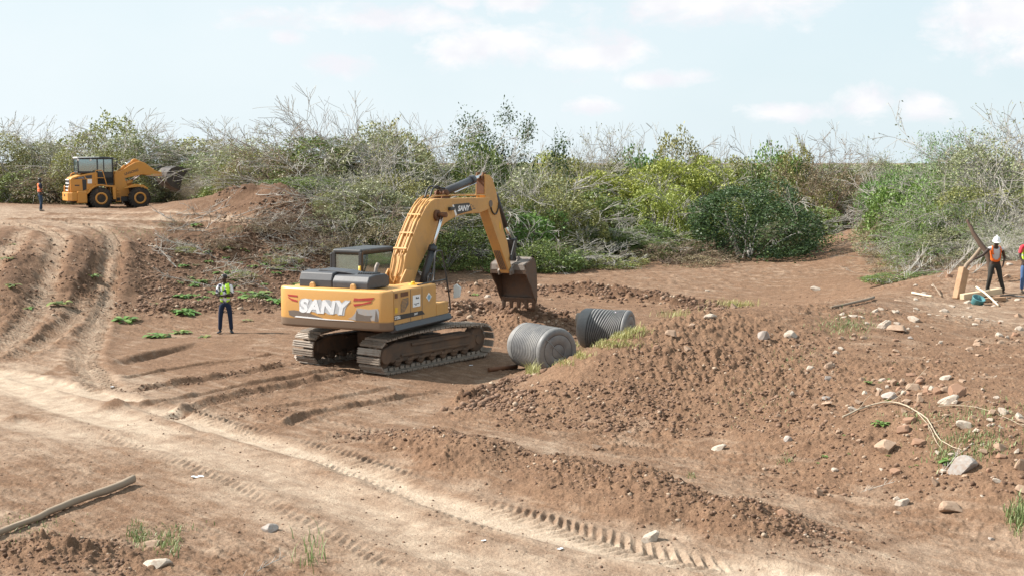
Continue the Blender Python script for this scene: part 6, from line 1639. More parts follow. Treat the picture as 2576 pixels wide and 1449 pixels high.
for a in [(455, 1225, 135, 100, 'pale', 'large pale angular stone on the mound below the workers'), (610, 1260, 170, 100, 'tan', 'large flat tan slab beside the pale angular stone'), (375, 1095, 70, 45, 'pale', 'pale stone at the left of the pair above the slab'), (435, 1085, 60, 55, 'pale', 'pale stone at the right of the pair above the slab'), (575, 1115, 60, 35, 'pale'), (155, 1130, 90, 30, 'pale'), (235, 1140, 80, 35, 'pale'), (40, 1120, 70, 30, 'pale'),
          (620, 975, 80, 35, 'tan'), (785, 970, 60, 40, 'pale'), (860, 905, 85, 45, 'pale', 'white stone on the crest left of the timber block'), (1070, 1075, 110, 60, 'pale', 'pale pyramid-shaped stone on the path below the tub'), (730, 1350, 60, 45, 'grey'), (1400, 1400, 90, 90, 'tan', 'tan rounded stone below the line of white chips'), (1620, 1335, 90, 65, 'pale'), (1700, 1360, 50, 50, 'pale'),
          (1820, 1260, 95, 80, 'pale', 'large white stone at the right edge under the men'), (1790, 1340, 80, 80, 'brown'), (1720, 625, 80, 50, 'pale', 'white block of stone right behind the man in the white helmet'), (1390, 615, 60, 40, 'pale'), (1700, 735, 90, 50, 'tan', 'tan pointed stone right of the helmet man\'s legs'), (1120, 755, 70, 50, 'brown'), (1030, 1395, 50, 50, 'pale'), (1300, 1000, 80, 40, 'pale'), (1320, 1060, 50, 30, 'pale'),
          (1520, 970, 100, 50, 'pale'), (1650, 965, 100, 50, 'pale'), (1420, 1180, 90, 18, 'pale'), (1500, 1188, 40, 18, 'pale'), (1570, 1192, 50, 20, 'pale'), (1635, 1195, 50, 20, 'pale'), (1000, 1155, 60, 20, 'pale'), (920, 1145, 50, 18, 'pale'), (1180, 1150, 60, 20, 'pale'), (1250, 1160, 50, 20, 'pale'), (1800, 980, 80, 25, 'pale'), (1560, 1040, 60, 25, 'pale'), (160, 1320, 70, 50, 'tan'), (150, 1370, 60, 40, 'tan'), (1380, 1230, 90, 35, 'pale'),
          (780, 830, 50, 30, 'pale'), (960, 830, 40, 24, 'pale'), (790, 1075, 70, 22, 'pale'), (1150, 1045, 70, 22, 'pale'), (1580, 1000, 60, 30, 'pale')]: S6(*a)
for a in [(1586, 1182, 46, 30, 'pale', 'pale pitted stone on the open path right of centre'), (1500, 1124, 30, 18, 'tan', 'small tan stone on the path below the mound'), (1636, 1350, 46, 34, 'pale', 'white block of stone on the edge of the berm'), (1808, 1125, 34, 18, 'pale', 'small pale flat stone at the foot of the mound'), (678, 1330, 44, 24, 'grey', 'grey stone beside the pale track at the bottom'),
          (384, 1362, 62, 26, 'tan', 'upper of the two pale flat stones in grass at lower left'), (394, 1410, 64, 34, 'pale', 'lower of the two pale flat stones in grass at lower left'), (1785, 797, 36, 16, 'pale', 'flat white stone on the mound crest behind the grass'), (1846, 770, 22, 22, 'tan', 'upright tan stone on the mound crest'), (1922, 845, 32, 28, 'grey', 'blue-grey stone below the crest'), (1988, 838, 32, 30, 'pale', 'pale tilted stone below the crest'), (2052, 725, 26, 16, 'pale'),
          (2224, 815, 36, 28, 'pale'), (2300, 800, 30, 22, 'pale'), (1740, 815, 24, 18, 'tan'), (1690, 842, 26, 20, 'tan'), (1650, 868, 22, 18, 'brown'), (1730, 878, 22, 18, 'tan'), (1300, 1130, 10, 7, 'pale'), (1500, 790, 22, 12, 'pale'), (1225, 745, 18, 10, 'pale'), (1420, 720, 14, 8, 'pale'), (1780, 730, 14, 8, 'pale'), (1090, 1120, 8, 14, 'grey')]: stone(*a)
for i in range(215):
    px, py = [(rs.uniform(1950, 2570), rs.uniform(850, 1330)), (rs.uniform(2100, 2570), rs.uniform(760, 900)), (2290 + rs.normal() * 60, 975 + rs.normal() * 35), (2480 + rs.normal() * 55, 1080 + rs.normal() * 70)][i % 4]
    s = 5 + 17 * rs.rand() ** 1.6; stone(px, py, s, s * rs.uniform(.5, .9), ['pale', 'tan', 'brown', 'tan'][rs.randint(4)])

MARKS += [(2492, 745, "the white-helmeted man's feet"), (2456, 755, 'the teal tub'), (2409, 742, 'the timber block'), (2230, 1030, 'the pale root'), (1520, 862, 'the crest grass'), (1500, 760, 'the spoil bank'), (1355, 900, 'the nearer tank'), (2020, 800, 'the crest branch')]
_mk = {}
for m_ in MARKS: _mk.setdefault(m_[2], []).append(m_)
MARKS = [v[0] for v in _mk.values() if len(v) == 1]
for o, px, py, w, c in LATER:
    wh, mk = where_is(px, py, MARKS)
    lab = ('tiny' if w < 9 else 'small' if w < 18 else 'fist-sized') + ' ' + c + ' stone ' + wh + ' ' + mk
    if lab in SEEN: wh, mk2 = where_is(px, py, MARKS, 1); lab = lab.replace('just ', '').replace('well ', '') + ' and ' + wh + ' ' + mk2
    for extra in ('', 'dusty ', 'half-sunk ', 'chipped '):
        if extra + lab not in SEEN: lab = extra + lab; break
    SEEN.add(lab); tag(o, ' '.join(lab.split()[:16]), 'stone', 'small stones of the right mound')

# ------------------------------------------------------------------ loose clods: one mass nobody could count
def clod_field():
    rs = np.random.RandomState(31)
    bm = bmesh.new(); bmesh.ops.create_icosphere(bm, subdivisions=1, radius=1); base = np.array([v.co[:] for v in bm.verts]); bm.verts.index_update()
    tri = np.array([[v.index for v in f.verts] for f in bm.faces]); bm.free()
    pos = []
    def area(x0, x1, y0, y1, n, smin, smax):
        k = 0
        px = rs.uniform(x0, x1, n); py = rs.uniform(y0, y1, n)
        for a, b in zip(px, py): p = gp(a, b); pos.append((p.x, p.y, smin * (smax / smin) ** (rs.rand() ** 2.2)))
    def along(pts, n, wid, smin, smax):
        q = np.array(line_px(pts)); t = rs.uniform(0, len(q) - 1.001, n); i = t.astype(int); f = (t - i)[:, None]
        P = q[i] * (1 - f) + q[i + 1] * f + rs.normal(size=(n, 2)) * wid
        for p in P: pos.append((p[0], p[1], smin * (smax / smin) ** (rs.rand() ** 2.2)))
    area(1250, 1700, 960, 1080, 1100, .018, .075); area(1500, 2100, 850, 1100, 1800, .018, .07); area(1900, 2576, 830, 1250, 1500, .018, .06); area(1180, 1350, 985, 1040, 500, .02, .10)
    along([(1110, 722), (1250, 738), (1450, 742), (1620, 755), (1800, 778)], 1500, .8, .035, .16); along([(1120, 805), (1230, 792), (1330, 810), (1430, 835)], 1100, .8, .03, .15); along([(1130, 770), (1300, 780), (1500, 790)], 500, .7, .03, .10)
    along([(930, 1098), (1080, 1135), (1300, 1190), (1500, 1232), (1700, 1288), (1900, 1330), (2080, 1368)], 2200, .38, .014, .055)
    along([(1180, 1035), (1220, 1008), (1280, 975), (1330, 950)], 260, .2, .04, .14)
    area(0, 330, 600, 800, 700, .025, .09); area(340, 860, 600, 790, 3600, .03, .13); area(540, 860, 500, 600, 900, .03, .12); along([(340, 782), (470, 780), (600, 775), (720, 770)], 700, .4, .03, .12)
    along([(735, 915), (620, 937), (540, 950), (450, 968), (335, 985)], 350, .22, .015, .05); along([(900, 938), (760, 965), (640, 988), (540, 1012), (430, 1048)], 350, .22, .015, .05); along([(600, 1045), (660, 1040), (720, 1052)], 150, .25, .015, .045)
    area(0, 700, 1060, 1449, 600, .008, .03); area(0, 330, 1360, 1449, 500, .012, .05); area(700, 2300, 1080, 1440, 1200, .008, .03); area(600, 1250, 850, 1050, 500, .01, .035); area(1100, 2100, 690, 830, 600, .015, .05)
    pos = np.array(pos); n = len(pos); z = gzs(pos[:, 0], pos[:, 1])
    s = pos[:, 2][:, None, None]
    J = 1 + rs.uniform(-.32, .32, (n, len(base), 1)); sc = rs.uniform(.7, 1.2, (n, 1, 3)); sc[:, :, 2] *= .75
    th = rs.uniform(0, 6.28, n); c, d = np.cos(th)[:, None], np.sin(th)[:, None]
    B_ = base[None] * J; X = B_[:, :, 0] * c - B_[:, :, 1] * d; Y = B_[:, :, 0] * d + B_[:, :, 1] * c
    V = np.stack([X, Y, B_[:, :, 2]], 2) * sc * s * .85
    V[:, :, 0] += pos[:, 0:1]; V[:, :, 1] += pos[:, 1:2]; V[:, :, 2] += (z + pos[:, 2] * .12)[:, None]
    F = (np.arange(n) * len(base))[:, None, None] + tri[None]
    me = np_mesh("soil_clods", V.reshape(-1, 3), F.reshape(-1, 3), 3)
    m, nt, bs, out = new_mat("soil_clod")
    geo = nt.nodes.new('ShaderNodeNewGeometry'); tc = nt.nodes.new('ShaderNodeTexCoord').outputs['Object']
    col = ramp(nt, geo.outputs['Random Per Island'], [(0, (.10, .060, .041)), (.5, (.18, .110, .074)), (.9, (.245, .158, .112)), (.97, (.38, .29, .215))])
    nt.links.new(col, bs.inputs['Base Color']); bs.inputs['Roughness'].default_value = .95; bs.inputs['Specular IOR Level'].default_value = .15
    bump(nt, bs, noise(nt, 40, 3, .6, tc), .5, .02)
    o = link("soil_clods", me, m); tag(o, 'loose crumbly lumps of brown soil strewn over mound, berm and banks', 'soil', kind='stuff')
clod_field()

# ------------------------------------------------------------------ grass and weeds
def blades(name, spots, label, mat, seed=1):
    """spots: photo px, py, spread px, number, height m"""
    rs = np.random.RandomState(seed); V = []; F = []
    P = []
    for px, py, sx, sy, n, h in spots:
        for _ in range(n):
            p = gp(px + rs.normal() * sx, py + rs.normal() * sy); P.append((p.x, p.y, h * rs.uniform(.5, 1.3)))
    P = np.array(P); z = gzs(P[:, 0], P[:, 1]); n = len(P)
    a = rs.uniform(0, 6.28, n); lean = rs.uniform(.1, .9, n) * P[:, 2]; w = rs.uniform(.004, .009, n)
    dx, dy = np.cos(a), np.sin(a); base = np.stack([P[:, 0], P[:, 1], z - .01], 1)
    side = np.stack([-dy, dx, np.zeros(n)], 1) * w[:, None]
    m1 = base + np.stack([dx * lean * .35, dy * lean * .35, P[:, 2] * .6], 1); tip = base + np.stack([dx * lean, dy * lean, P[:, 2] * .9], 1)
    V = np.stack([base - side, base + side, m1 + side * .8, m1 - side * .8, tip + side * .1, tip - side * .1], 1).reshape(-1, 3)
    b = (np.arange(n) * 6)[:, None]; F = np.concatenate([b + np.array([[0, 1, 2, 3]]), b + np.array([[3, 2, 4, 5]])])
    o = link(name, np_mesh(name, V, F, 4), mat); return tag(o, label, 'grass', kind='stuff')
blades("grass", [(1500, 868, 55, 4, 900, .12), (1590, 838, 22, 4, 350, .18), (1400, 915, 22, 4, 350, .14), (1345, 940, 8, 3, 120, .25), (1330, 945, 5, 2, 60, .35), (1850, 770, 28, 3, 400, .22), (1700, 795, 25, 3, 150, .25), (1440, 893, 22, 4, 500, .12), (1545, 850, 30, 3, 600, .14)],
       'yellow-green grass tufts along the mound crest by the water tanks', LEAF['straw'], 3)
blades("grass", [(2430, 1110, 60, 10, 260, .10), (2380, 1150, 22, 14, 200, .10), (2480, 1140, 40, 12, 200, .10), (2565, 1300, 16, 20, 380, .14), (2350, 1060, 60, 12, 180, .08), (350, 1350, 14, 16, 160, .11), (450, 1330, 30, 8, 60, .08), (420, 1370, 20, 20, 150, .12), (60, 1330, 60, 20, 120, .08), (2130, 820, 35, 14, 500, .09), (2000, 910, 40, 20, 120, .07), (1900, 1010, 60, 30, 150, .06), (1480, 1165, 6, 3, 30, .06), (1740, 1195, 6, 3, 40, .06), (330, 590, 60, 8, 120, .15), (780, 1400, 20, 20, 50, .25), (2480, 1050, 60, 30, 250, .09), (1980, 1160, 12, 6, 60, .07)],
       'thin green grass sprouting on the right slope and lower left soil', LEAF['sage'], 4)
def weed_mesh(seed, n=13, L=.32):
    rng = random.Random(seed); V = []; F = []
    for k in range(n):
        a = 2 * math.pi * k / n + rng.uniform(-.3, .3); up = rng.uniform(.2, 1.1); l = L * rng.uniform(.6, 1.1); w = l * .27
        d = Vector((math.cos(a), math.sin(a), up)).normalized(); s = Vector((-math.sin(a), math.cos(a), 0)); p = Vector((math.cos(a), math.sin(a), 0)) * rng.uniform(0, L * .5) + Vector((0, 0, rng.uniform(0, .08)))
        b = len(V); prev = None
        for j, (t, ww) in enumerate([(0, .15), (.25, .8), (.55, 1.0), (.8, .6), (1.0, .05)]):
            q = p + d * l * t + Vector((0, 0, -l * .55 * t * t)); V += [(q + s * w * ww)[:], (q + Vector((0, 0, -.15 * w * ww)))[:], (q - s * w * ww)[:]]
            if j: F += [(b + 3 * j - 3, b + 3 * j - 2, b + 3 * j + 1, b + 3 * j), (b + 3 * j - 2, b + 3 * j - 1, b + 3 * j + 2, b + 3 * j + 1)]
    return np_mesh("weed", np.array(V), np.array(F), 4)
WD = []
for k in range(4):
    me = weed_mesh(60 + k, (22, 16, 26, 12)[k]); me.materials.append(LEAF['fresh' if k % 2 == 0 else 'green']); WD.append(me)
def weed(px, py, w, k, label, group=None):
    p = gps(px, py); s = w * p.y / FPX / .62; o = bpy.data.objects.new("weed", WD[k]); COL.objects.link(o); o.location = p; o.scale = (s, s, s * .85); o.rotation_euler = (0, 0, px % 6.28); tag(o, label, 'weed', group)
for a in [(312, 808, 72, 0, 'bright broad-leaved weed nearest the left slope'), (466, 792, 66, 2, 'darker broad-leaved weed left of the man in the lime vest'), (398, 845, 66, 2, 'low weed with whitish leaves, nearest of the cluster'), (455, 838, 46, 0, 'small bright weed right of the nearest one'), (515, 848, 34, 1, 'tiny weed just left of the man\'s feet'),
          (390, 775, 28, 1, 'tiny weed above the nearest cluster'), (540, 735, 46, 1, 'weed behind the left elbow of the man in the lime vest'), (640, 750, 90, 2, 'wide green weed right of the man in the lime vest'), (690, 770, 60, 0, 'pale green weed beside the excavator counterweight'), (730, 745, 50, 1, 'weed at the left end of the excavator counterweight'), (622, 810, 30, 3, 'tiny weed right of the man\'s legs'),
          (585, 720, 36, 1, 'weed directly behind the man in the lime vest'), (235, 705, 40, 1, 'wilted plant on the soil between the two ruts'), (150, 770, 60, 1, 'weed low between the two ruts'), (65, 770, 40, 0, 'weed at the left rut foot'), (30, 740, 40, 3, 'weed on the left edge of the slope'), (20, 668, 40, 3, 'upper weed on the left edge of the slope'), (20, 612, 34, 1, 'weed at the top left of the slope'), (495, 572, 34, 0, 'lone green plant on the upper ground right of the ruts'),
          (1195, 745, 24, 0, 'tiny weed left of the raised bucket'), (2390, 1160, 60, 0, 'green leafy weed below the jagged white stone'), (2215, 1075, 40, 2, 'dark green sprig below the pale root')]: weed(*a)
for i in range(46):
    px, py = rs.uniform(430, 760), rs.uniform(630, 770)
    ww = rs.uniform(14, 42); weed(px, py, ww, rs.randint(4), uniq(('tiny' if ww < 22 else 'small' if ww < 32 else 'spreading') + ' green weed ' + where_b(px, py)), 'small weeds on the left bank')
for i in range(14):
    px, py = rs.uniform(1990, 2350), rs.uniform(900, 1180); wh, mk = where_is(px, py, MARKS); weed(px, py, rs.uniform(8, 20), rs.randint(4), uniq('tiny green sprout ' + wh + ' ' + mk), 'tiny sprouts on the right mound')
# ------------------------------------------------------------------ people
M_SKIN = paint("dark_skin", (.045, .026, .018), .45, amount=.0, spec=.4)
def cloth(name, col, **kw): return paint(name, col, .85, amount=kw.pop('amount', .12), dirt=kw.pop('dirt', (.3, .2, .13)), spec=.15, **kw)
def banded(name, col, bands, band_col=(.62, .64, .60)):
    m, nt, bs, out = new_mat(name); tc = nt.nodes.new('ShaderNodeTexCoord').outputs['Object']; sx = nt.nodes.new('ShaderNodeSeparateXYZ'); nt.links.new(tc, sx.inputs[0])
    fac = None
    for z0, z1 in bands:
        a = mathn(nt, 'MULTIPLY', mathn(nt, 'GREATER_THAN', sx.outputs[2], z0), mathn(nt, 'LESS_THAN', sx.outputs[2], z1)); fac = a if fac is None else mathn(nt, 'MAXIMUM', fac, a)
    nt.links.new(mix(nt, fac, col, band_col), bs.inputs['Base Color']); bs.inputs['Roughness'].default_value = .8
    bump(nt, bs, noise(nt, 9, 3, .5, tc), .4, .03); return m
def skin(name, chains, mat, parent, sub=2):
    """chains: lists of (point, rx, ry); chains starting at an existing point join it; others are islands of the same mesh"""
    me = bpy.data.meshes.new(name); V = []; E = []; R = []; roots = []
    def find(p):
        for i, q in enumerate(V):
            if (Vector(q) - Vector(p)).length < 1e-5: return i
        return None
    for ch in chains:
        prev = None
        for (p, rx, ry) in ch:
            i = find(p)
            if i is None:
                V.append(tuple(p)); R.append((rx, ry)); i = len(V) - 1
                if prev is None: roots.append(i)
            if prev is not None: E.append((prev, i))
            prev = i
    me.from_pydata(V, E, []); o = bpy.data.objects.new(name, me); COL.objects.link(o)
    o.modifiers.new("skin", 'SKIN'); me_sv = me.skin_vertices[0].data if me.skin_vertices else None
    for i, (a, b) in enumerate(R): me_sv[i].radius = (a, b); me_sv[i].use_root = i in roots
    s = o.modifiers.new("sub", 'SUBSURF'); s.levels = sub; s.render_levels = sub
    dg = bpy.context.evaluated_depsgraph_get(); dg.update(); n = bpy.data.meshes.new_from_object(o.evaluated_get(dg)); bpy.data.objects.remove(o); bpy.data.meshes.remove(me)
    n.name = name
    for p in n.polygons: p.use_smooth = True
    return link(name, n, mat, parent)
def V3(*a): return Vector(a)
def hand(chains, wrist, direction, palm_n, side, grip=.5):
    """palm and five separate fingers; direction = along the hand, palm_n = palm normal"""
    d = direction.normalized(); n = (palm_n - d * palm_n.dot(d)).normalized(); s = d.cross(n) * side
    palm = wrist + d * .05
    chains.append([(wrist, .026, .022), (palm, .036, .018), (wrist + d * .085, .036, .016)])
    for k, (off, L) in enumerate(((-.030, .070), (-.010, .080), (.010, .075), (.029, .060))):
        p = wrist + d * .082 + s * off; c = [(p - d * .012, .009, .009)]; dd = d.copy()
        for j in range(3): dd = (dd + n * grip * .55).normalized(); p = p + dd * L / 3; c.append((p, .0085 - j * .0008, .0085 - j * .0008))
        chains.append(c)
    p = wrist + d * .03 - s * .028; c = [(p, .011, .011)]; dd = (d * .75 - s * .7).normalized()
    for j in range(2): p = p + dd * .035; dd = (dd + d * .4 + n * .2).normalized(); c.append((p, .010 - j * .001, .010 - j * .001))
    chains.append(c)
def person(J, loc, rz, sc, label, shirt, trousers, shoe, vest=None, helmet=None, sleeve='short', cap=None, hem=0.0, grips=(.5, .5)):
    root = empty("person", loc, rz, label, 'person'); root.scale = (sc, sc, sc)
    P = J
    ch = [[(P['pelvis'], .13, .10), (P['waist'], .115, .085), (P['chest'], .145, .10), (P['neck0'], .075, .065), (P['neck'], .052, .052), (P['head0'], .062, .075), (P['head'], .078, .095), (P['head1'], .058, .072)]]
    for s in ('l', 'r'):
        ch.append([(P['neck0'], .075, .065), (P['sh_' + s], .062, .06), (P['el_' + s], .040, .040), (P['wr_' + s], .026, .024)])
        ch.append([(P['pelvis'], .13, .10), (P['hip_' + s], .085, .085), (P['kn_' + s], .055, .055), (P['an_' + s], .036, .036)])
    for s, sd_, g in (('l', -1, grips[0]), ('r', 1, grips[1])):
        hand(ch, P['wr_' + s], P.get('hd_' + s, P['wr_' + s] - P['el_' + s]), P.get('hn_' + s, Vector((-sd_, .2, 0))), sd_, g)
    body = skin("body", ch, M_SKIN, root)
    fw = P['face']; up = (P['head1'] - P['head0']).normalized(); rt = fw.cross(up).normalized(); hc = P['head']
    m = MB()      # ears, nose, brow, lips as shaped pieces of the face
    Mn = Matrix((rt.to_4d(), fw.to_4d(), up.to_4d(), (0, 0, 0, 1))).transposed(); Mn.translation = hc
    m.poly([(.085, .012), (.125, -.030), (.118, -.042), (.085, -.045)], -.014, .014, 'x', .006, 2, Mn)
    for s in (-1, 1): m.lathe([(s * .072, .012), (s * .086, .030), (s * .092, .026)], 'x', 12, Mn @ Matrix.Translation((0, .0, -.01)))
    m.poly([(.080, -.066), (.103, -.072), (.080, -.080)], -.022, .022, 'x', .004, 1, Mn)
    m.build("face", M_SKIN, root)
    m = MB()
    for s in (-1, 1): m.lathe([(.082, .004), (.093, .010), (.097, .004)], 'y', 10, Mn @ Matrix.Translation((s * .032, 0, .018)))
    m.build("eyes", M_WHITEC, root)
    if helmet is None:
        bm = bmesh.new(); bmesh.ops.create_uvsphere(bm, u_segments=20, v_segments=12, radius=1)
        for v in bm.verts:
            v.co.x *= .088; v.co.y = v.co.y * .104 - .006; v.co.z = v.co.z * .092 + .038
        bmesh.ops.delete(bm, geom=[v for v in bm.verts if v.co.z < .012 + max(0, v.co.y) * .55], context='VERTS')
        for v in bm.verts: v.co = Mn @ v.co
        me = bpy.data.meshes.new("hair"); bm.to_mesh(me); bm.free(); link("hair", me, cap or M_HOSE, root)
    else:
        m = MB(); m.lathe([(.035, .108), (.05, .106), (.10, .098), (.145, .070), (.168, .030), (.172, .004)], 'z', 26, Mn @ Matrix.Diagonal((1, 1.12, 1, 1)))
        m.lathe([(.028, .112), (.036, .128), (.042, .112)], 'z', 26, Mn @ Matrix.Translation((0, .025, 0)) @ Matrix.Diagonal((1, 1.15, 1, 1))); m.box(-.012, .012, -.11, .10, .155, .178, .006, 1, Mn); m.build("helmet", helmet, root)
    # clothes
    lo = P['pelvis'] + Vector((0, 0, -hem))
    sh = [[(lo, .150, .118), (P['waist'], .138, .105), (P['chest'], .163, .118), (P['neck0'], .082, .07)]]
    for s in ('l', 'r'):
        a, b = P['sh_' + s], P['el_' + s]; mid = a.lerp(b, {'short': .85, 'none': .22}.get(sleeve, .5))
        c = [(P['neck0'], .082, .07), (a, .074, .070), (mid, .062, .060)]
        if sleeve == 'long': c += [(b, .054, .052), (b.lerp(P['wr_' + s], .92), .040, .038)]
        sh.append(c)
    skin("shirt", sh, shirt, root)
    tr = [[(P['waist'].lerp(P['pelvis'], .6), .140, .108), (P['pelvis'], .142, .115)]]
    for s in ('l', 'r'): tr.append([(P['pelvis'], .142, .115), (P['hip_' + s], .100, .098), (P['kn_' + s], .072, .072), (P['an_' + s] + Vector((0, 0, .0)), .058, .060)])
    skin("trousers", tr, trousers, root)
    for s in ('l', 'r'):
        a = P['an_' + s]; t = P.get('toe_' + s, Vector((0, 1, 0)))
        skin("shoe", [[(a + Vector((0, 0, .02)), .050, .050), (a + Vector((0, 0, -.05)) - t * .03, .050, .040), (a + Vector((0, 0, -.055)) + t * .09, .048, .032), (a + Vector((0, 0, -.065)) + t * .17, .036, .022)]], shoe, root)
    if vest is not None:
        vb = skin("vest", [[(lo + Vector((0, 0, .05)), .172, .142), (P['waist'], .160, .130), (P['chest'], .182, .138), (P['neck0'] + Vector((0, 0, -.01)), .10, .088)],
                      [(P['neck0'] + Vector((0, 0, -.01)), .10, .088), (P['neck0'].lerp(P['sh_l'], .72), .088, .082)], [(P['neck0'] + Vector((0, 0, -.01)), .10, .088), (P['neck0'].lerp(P['sh_r'], .72), .088, .082)]], vest, root)
        if J.get('open', 0) > 0:
            # the open front: a wedge cut away in front of the chest
            bm = bmesh.new(); bm.from_mesh(vb.data); c = P['chest']; f = Vector((0, 1, 0)); g = J['open']
            kill = [fc for fc in bm.faces if (fc.calc_center_median() - c).dot(f) > .04 and abs(fc.calc_center_median().x - c.x) < g * (1.2 - .5 * (fc.calc_center_median().z - c.z))]
            bmesh.ops.delete(bm, geom=kill, context='FACES'); bm.to_mesh(vb.data); bm.free()
            vb.modifiers.new("s", 'SOLIDIFY').thickness = .008
    return root
def base_joints():
    return dict(pelvis=V3(0, 0, .95), waist=V3(0, 0, 1.10), chest=V3(0, .01, 1.30), neck0=V3(0, -.005, 1.45), neck=V3(0, .0, 1.53), head0=V3(0, .015, 1.595), head=V3(0, .02, 1.66), head1=V3(0, .015, 1.72), face=V3(0, 1, 0),
                sh_l=V3(-.185, 0, 1.43), sh_r=V3(.185, 0, 1.43), el_l=V3(-.235, -.02, 1.14), el_r=V3(.235, -.02, 1.14), wr_l=V3(-.24, .06, .90), wr_r=V3(.24, .06, .90),
                hip_l=V3(-.10, 0, .88), hip_r=V3(.10, 0, .88), kn_l=V3(-.12, .02, .49), kn_r=V3(.12, .02, .49), an_l=V3(-.13, 0, .09), an_r=V3(.13, 0, .09))
# 1: beside the loader, seen from the side, facing right
J = base_joints()
J.update(el_l=V3(-.20, .03, 1.15), wr_l=V3(-.10, .17, 1.02), el_r=V3(.23, -.03, 1.15), wr_r=V3(.22, .10, .98), an_l=V3(-.10, .10, .09), kn_l=V3(-.11, .08, .49), an_r=V3(.10, -.06, .09), head=V3(0, .03, 1.66), open=.0)
p = at(102, 532, 2.78); p.z = gz(p.x, p.y)
person(J, p, math.radians(-48), 1.0, 'person in an orange safety vest and dark jeans watching beside the wheel loader', cloth("navy_shirt", (.015, .02, .035)), cloth("dark_jeans", (.03, .05, .085), amount=.2, dirt=(.2, .24, .3)), M_BLK,
       banded("orange_vest", (.85, .16, .03), ((1.06, 1.10), (1.20, 1.24)), (.70, .30, .22)))
# 2: arms crossed, facing the camera, looking left
J = base_joints()
J.update(face=V3(.93, .37, 0), head=V3(.015, .02, 1.66), el_l=V3(-.235, .04, 1.13), wr_l=V3(.03, .19, 1.14), hd_l=V3(1, .05, .1), hn_l=V3(0, -1, 0), el_r=V3(.235, .04, 1.13), wr_r=V3(-.04, .155, 1.175), hd_r=V3(-1, .05, .15), hn_r=V3(0, -1, 0),
         an_l=V3(-.17, 0, .09), an_r=V3(.17, 0, .09), kn_l=V3(-.145, .02, .49), kn_r=V3(.145, .02, .49), toe_l=V3(-.35, .94, 0), toe_r=V3(.35, .94, 0), open=.03)
J['face'].normalize()
mp, nt, bs, out = new_mat("patterned_shirt"); tcp = nt.nodes.new('ShaderNodeTexCoord').outputs['Object']
nt.links.new(ramp(nt, noise(nt, 11, 2, .5, tcp, .5), [(.42, (.03, .04, .09)), (.48, (.78, .79, .82))]), bs.inputs['Base Color']); bs.inputs['Roughness'].default_value = .85
p = at(568, 836, 0.0); p.z = gz(p.x, p.y)
person(J, p, math.radians(180 + 6), 1.06, 'person in a lime green vest with crossed arms standing left of the excavator', mp, cloth("navy_trousers", (.018, .027, .055), amount=.15, dirt=(.1, .13, .2)), cloth("worn_shoes", (.05, .055, .065)),
       banded("lime_vest", (.50, .85, .06), ((1.015, 1.06),)), hem=.10, grips=(.15, .15))
# 3: white helmet, orange vest, leaning towards the timber block
J = base_joints()
J.update(waist=V3(.0, .04, 1.08), chest=V3(.03, .12, 1.27), neck0=V3(.05, .17, 1.41), neck=V3(.05, .20, 1.48), head0=V3(.05, .235, 1.535), head=V3(.05, .25, 1.60), head1=V3(.05, .26, 1.66), face=V3(.2, .9, -.35),
         sh_r=V3(.22, .16, 1.40), el_r=V3(.46, .28, 1.19), wr_r=V3(.72, .34, 1.08), hd_r=V3(.8, .1, -.35), hn_r=V3(0, 0, -1), sh_l=V3(-.15, .13, 1.39), el_l=V3(-.27, .05, 1.12), wr_l=V3(-.20, .16, .93),
         hip_l=V3(-.10, 0, .88), hip_r=V3(.10, 0, .88), kn_r=V3(.17, .10, .50), an_r=V3(.20, -.04, .10), kn_l=V3(-.16, .05, .49), an_l=V3(-.26, .10, .09), toe_l=V3(-.4, .9, 0), open=.085)
J['face'].normalize()
p = at_d(2500, 745, 39.6); p.z = gz(p.x, p.y)
person(J, p, math.radians(180 - 4), 1.02, 'person in a white helmet and open orange vest handling the timber block on the mound', cloth("grey_shirt", (.52, .53, .57)), cloth("charcoal_trousers", (.035, .035, .032)), cloth("boots", (.10, .07, .05)),
       cloth("orange_vest_plain", (.85, .17, .03)), helmet=M_WHITEC, sleeve='none', grips=(.3, .8))
# 4: cut by the right edge
J = base_joints(); J.update(el_r=V3(.27, .04, 1.16), wr_r=V3(.24, .20, .95), el_l=V3(-.25, 0, 1.15), face=V3(.3, .95, 0)); J['face'].normalize()
p = at_d(2579, 746, 39.6); p.z = gz(p.x, p.y)
person(J, p, math.radians(180 + 10), 1.0, 'person in a red shirt, lime vest and blue jeans cut by the right edge', cloth("red_shirt", (.62, .05, .07)), cloth("blue_jeans", (.07, .13, .26)), cloth("boots_dusty", (.22, .17, .13)),
       banded("lime_vest_far", (.50, .85, .06), ((1.15, 1.19),)))
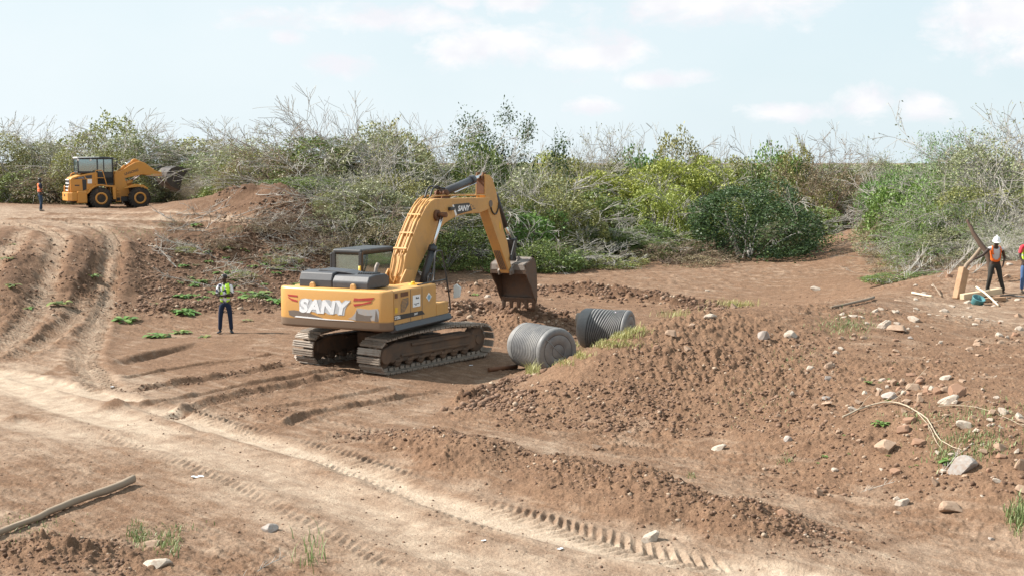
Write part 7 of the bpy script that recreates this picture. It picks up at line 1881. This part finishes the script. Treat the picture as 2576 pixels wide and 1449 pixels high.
# 5: the loader's driver, seen through the cab glass
J = base_joints()
J.update(hip_l=V3(-.10, .02, .93), hip_r=V3(.10, .02, .93), kn_l=V3(-.13, .42, .95), kn_r=V3(.13, .42, .95), an_l=V3(-.13, .50, .55), an_r=V3(.13, .50, .55), el_l=V3(-.24, .12, 1.2), wr_l=V3(-.15, .38, 1.2), el_r=V3(.24, .12, 1.2), wr_r=V3(.15, .38, 1.2))
q = ld.matrix_world if False else Matrix.Translation(LD_C) @ Matrix.Rotation(-LD_PSI, 4, 'Z')
loc = q @ Vector((0, -.18, 1.18))
person(J, loc, -LD_PSI, .95, 'person in a light shirt and cap driving the wheel loader, seen through the glass', cloth("driver_shirt", (.45, .46, .42)), cloth("driver_trousers", (.06, .06, .07)), M_BLK, cap=M_WHITEC)
# dust thrown up by the loader's bucket
m = bpy.data.materials.new("dust_cloud"); m.use_nodes = True; nt = m.node_tree; nt.nodes.clear(); out = nt.nodes.new('ShaderNodeOutputMaterial')
pv = nt.nodes.new('ShaderNodeVolumePrincipled'); pv.inputs['Color'].default_value = (.85, .68, .50, 1); nt.links.new(pv.outputs[0], out.inputs['Volume'])
tc = nt.nodes.new('ShaderNodeTexCoord'); ln = nt.nodes.new('ShaderNodeVectorMath'); ln.operation = 'LENGTH'; nt.links.new(tc.outputs['Object'], ln.inputs[0])
fall = mathn(nt, 'SUBTRACT', 1.0, ln.outputs['Value'], True); nn = noise(nt, 2.2, 4, .6, tc.outputs['Object'], .5)
dn = mathn(nt, 'MULTIPLY', mathn(nt, 'MULTIPLY', fall, mathn(nt, 'SUBTRACT', nn, .40, True)), 1.6); nt.links.new(dn, pv.inputs['Density'])
bm = bmesh.new(); bmesh.ops.create_uvsphere(bm, u_segments=24, v_segments=14, radius=1); me = bpy.data.meshes.new("dust"); bm.to_mesh(me); bm.free()
du = link("dust", me, m); c = at_d(498, 470, 86); du.location = c; du.scale = (2.0, 1.8, 1.7); tag(du, 'brown dust drifting right of the loader bucket', 'dust', kind='stuff')
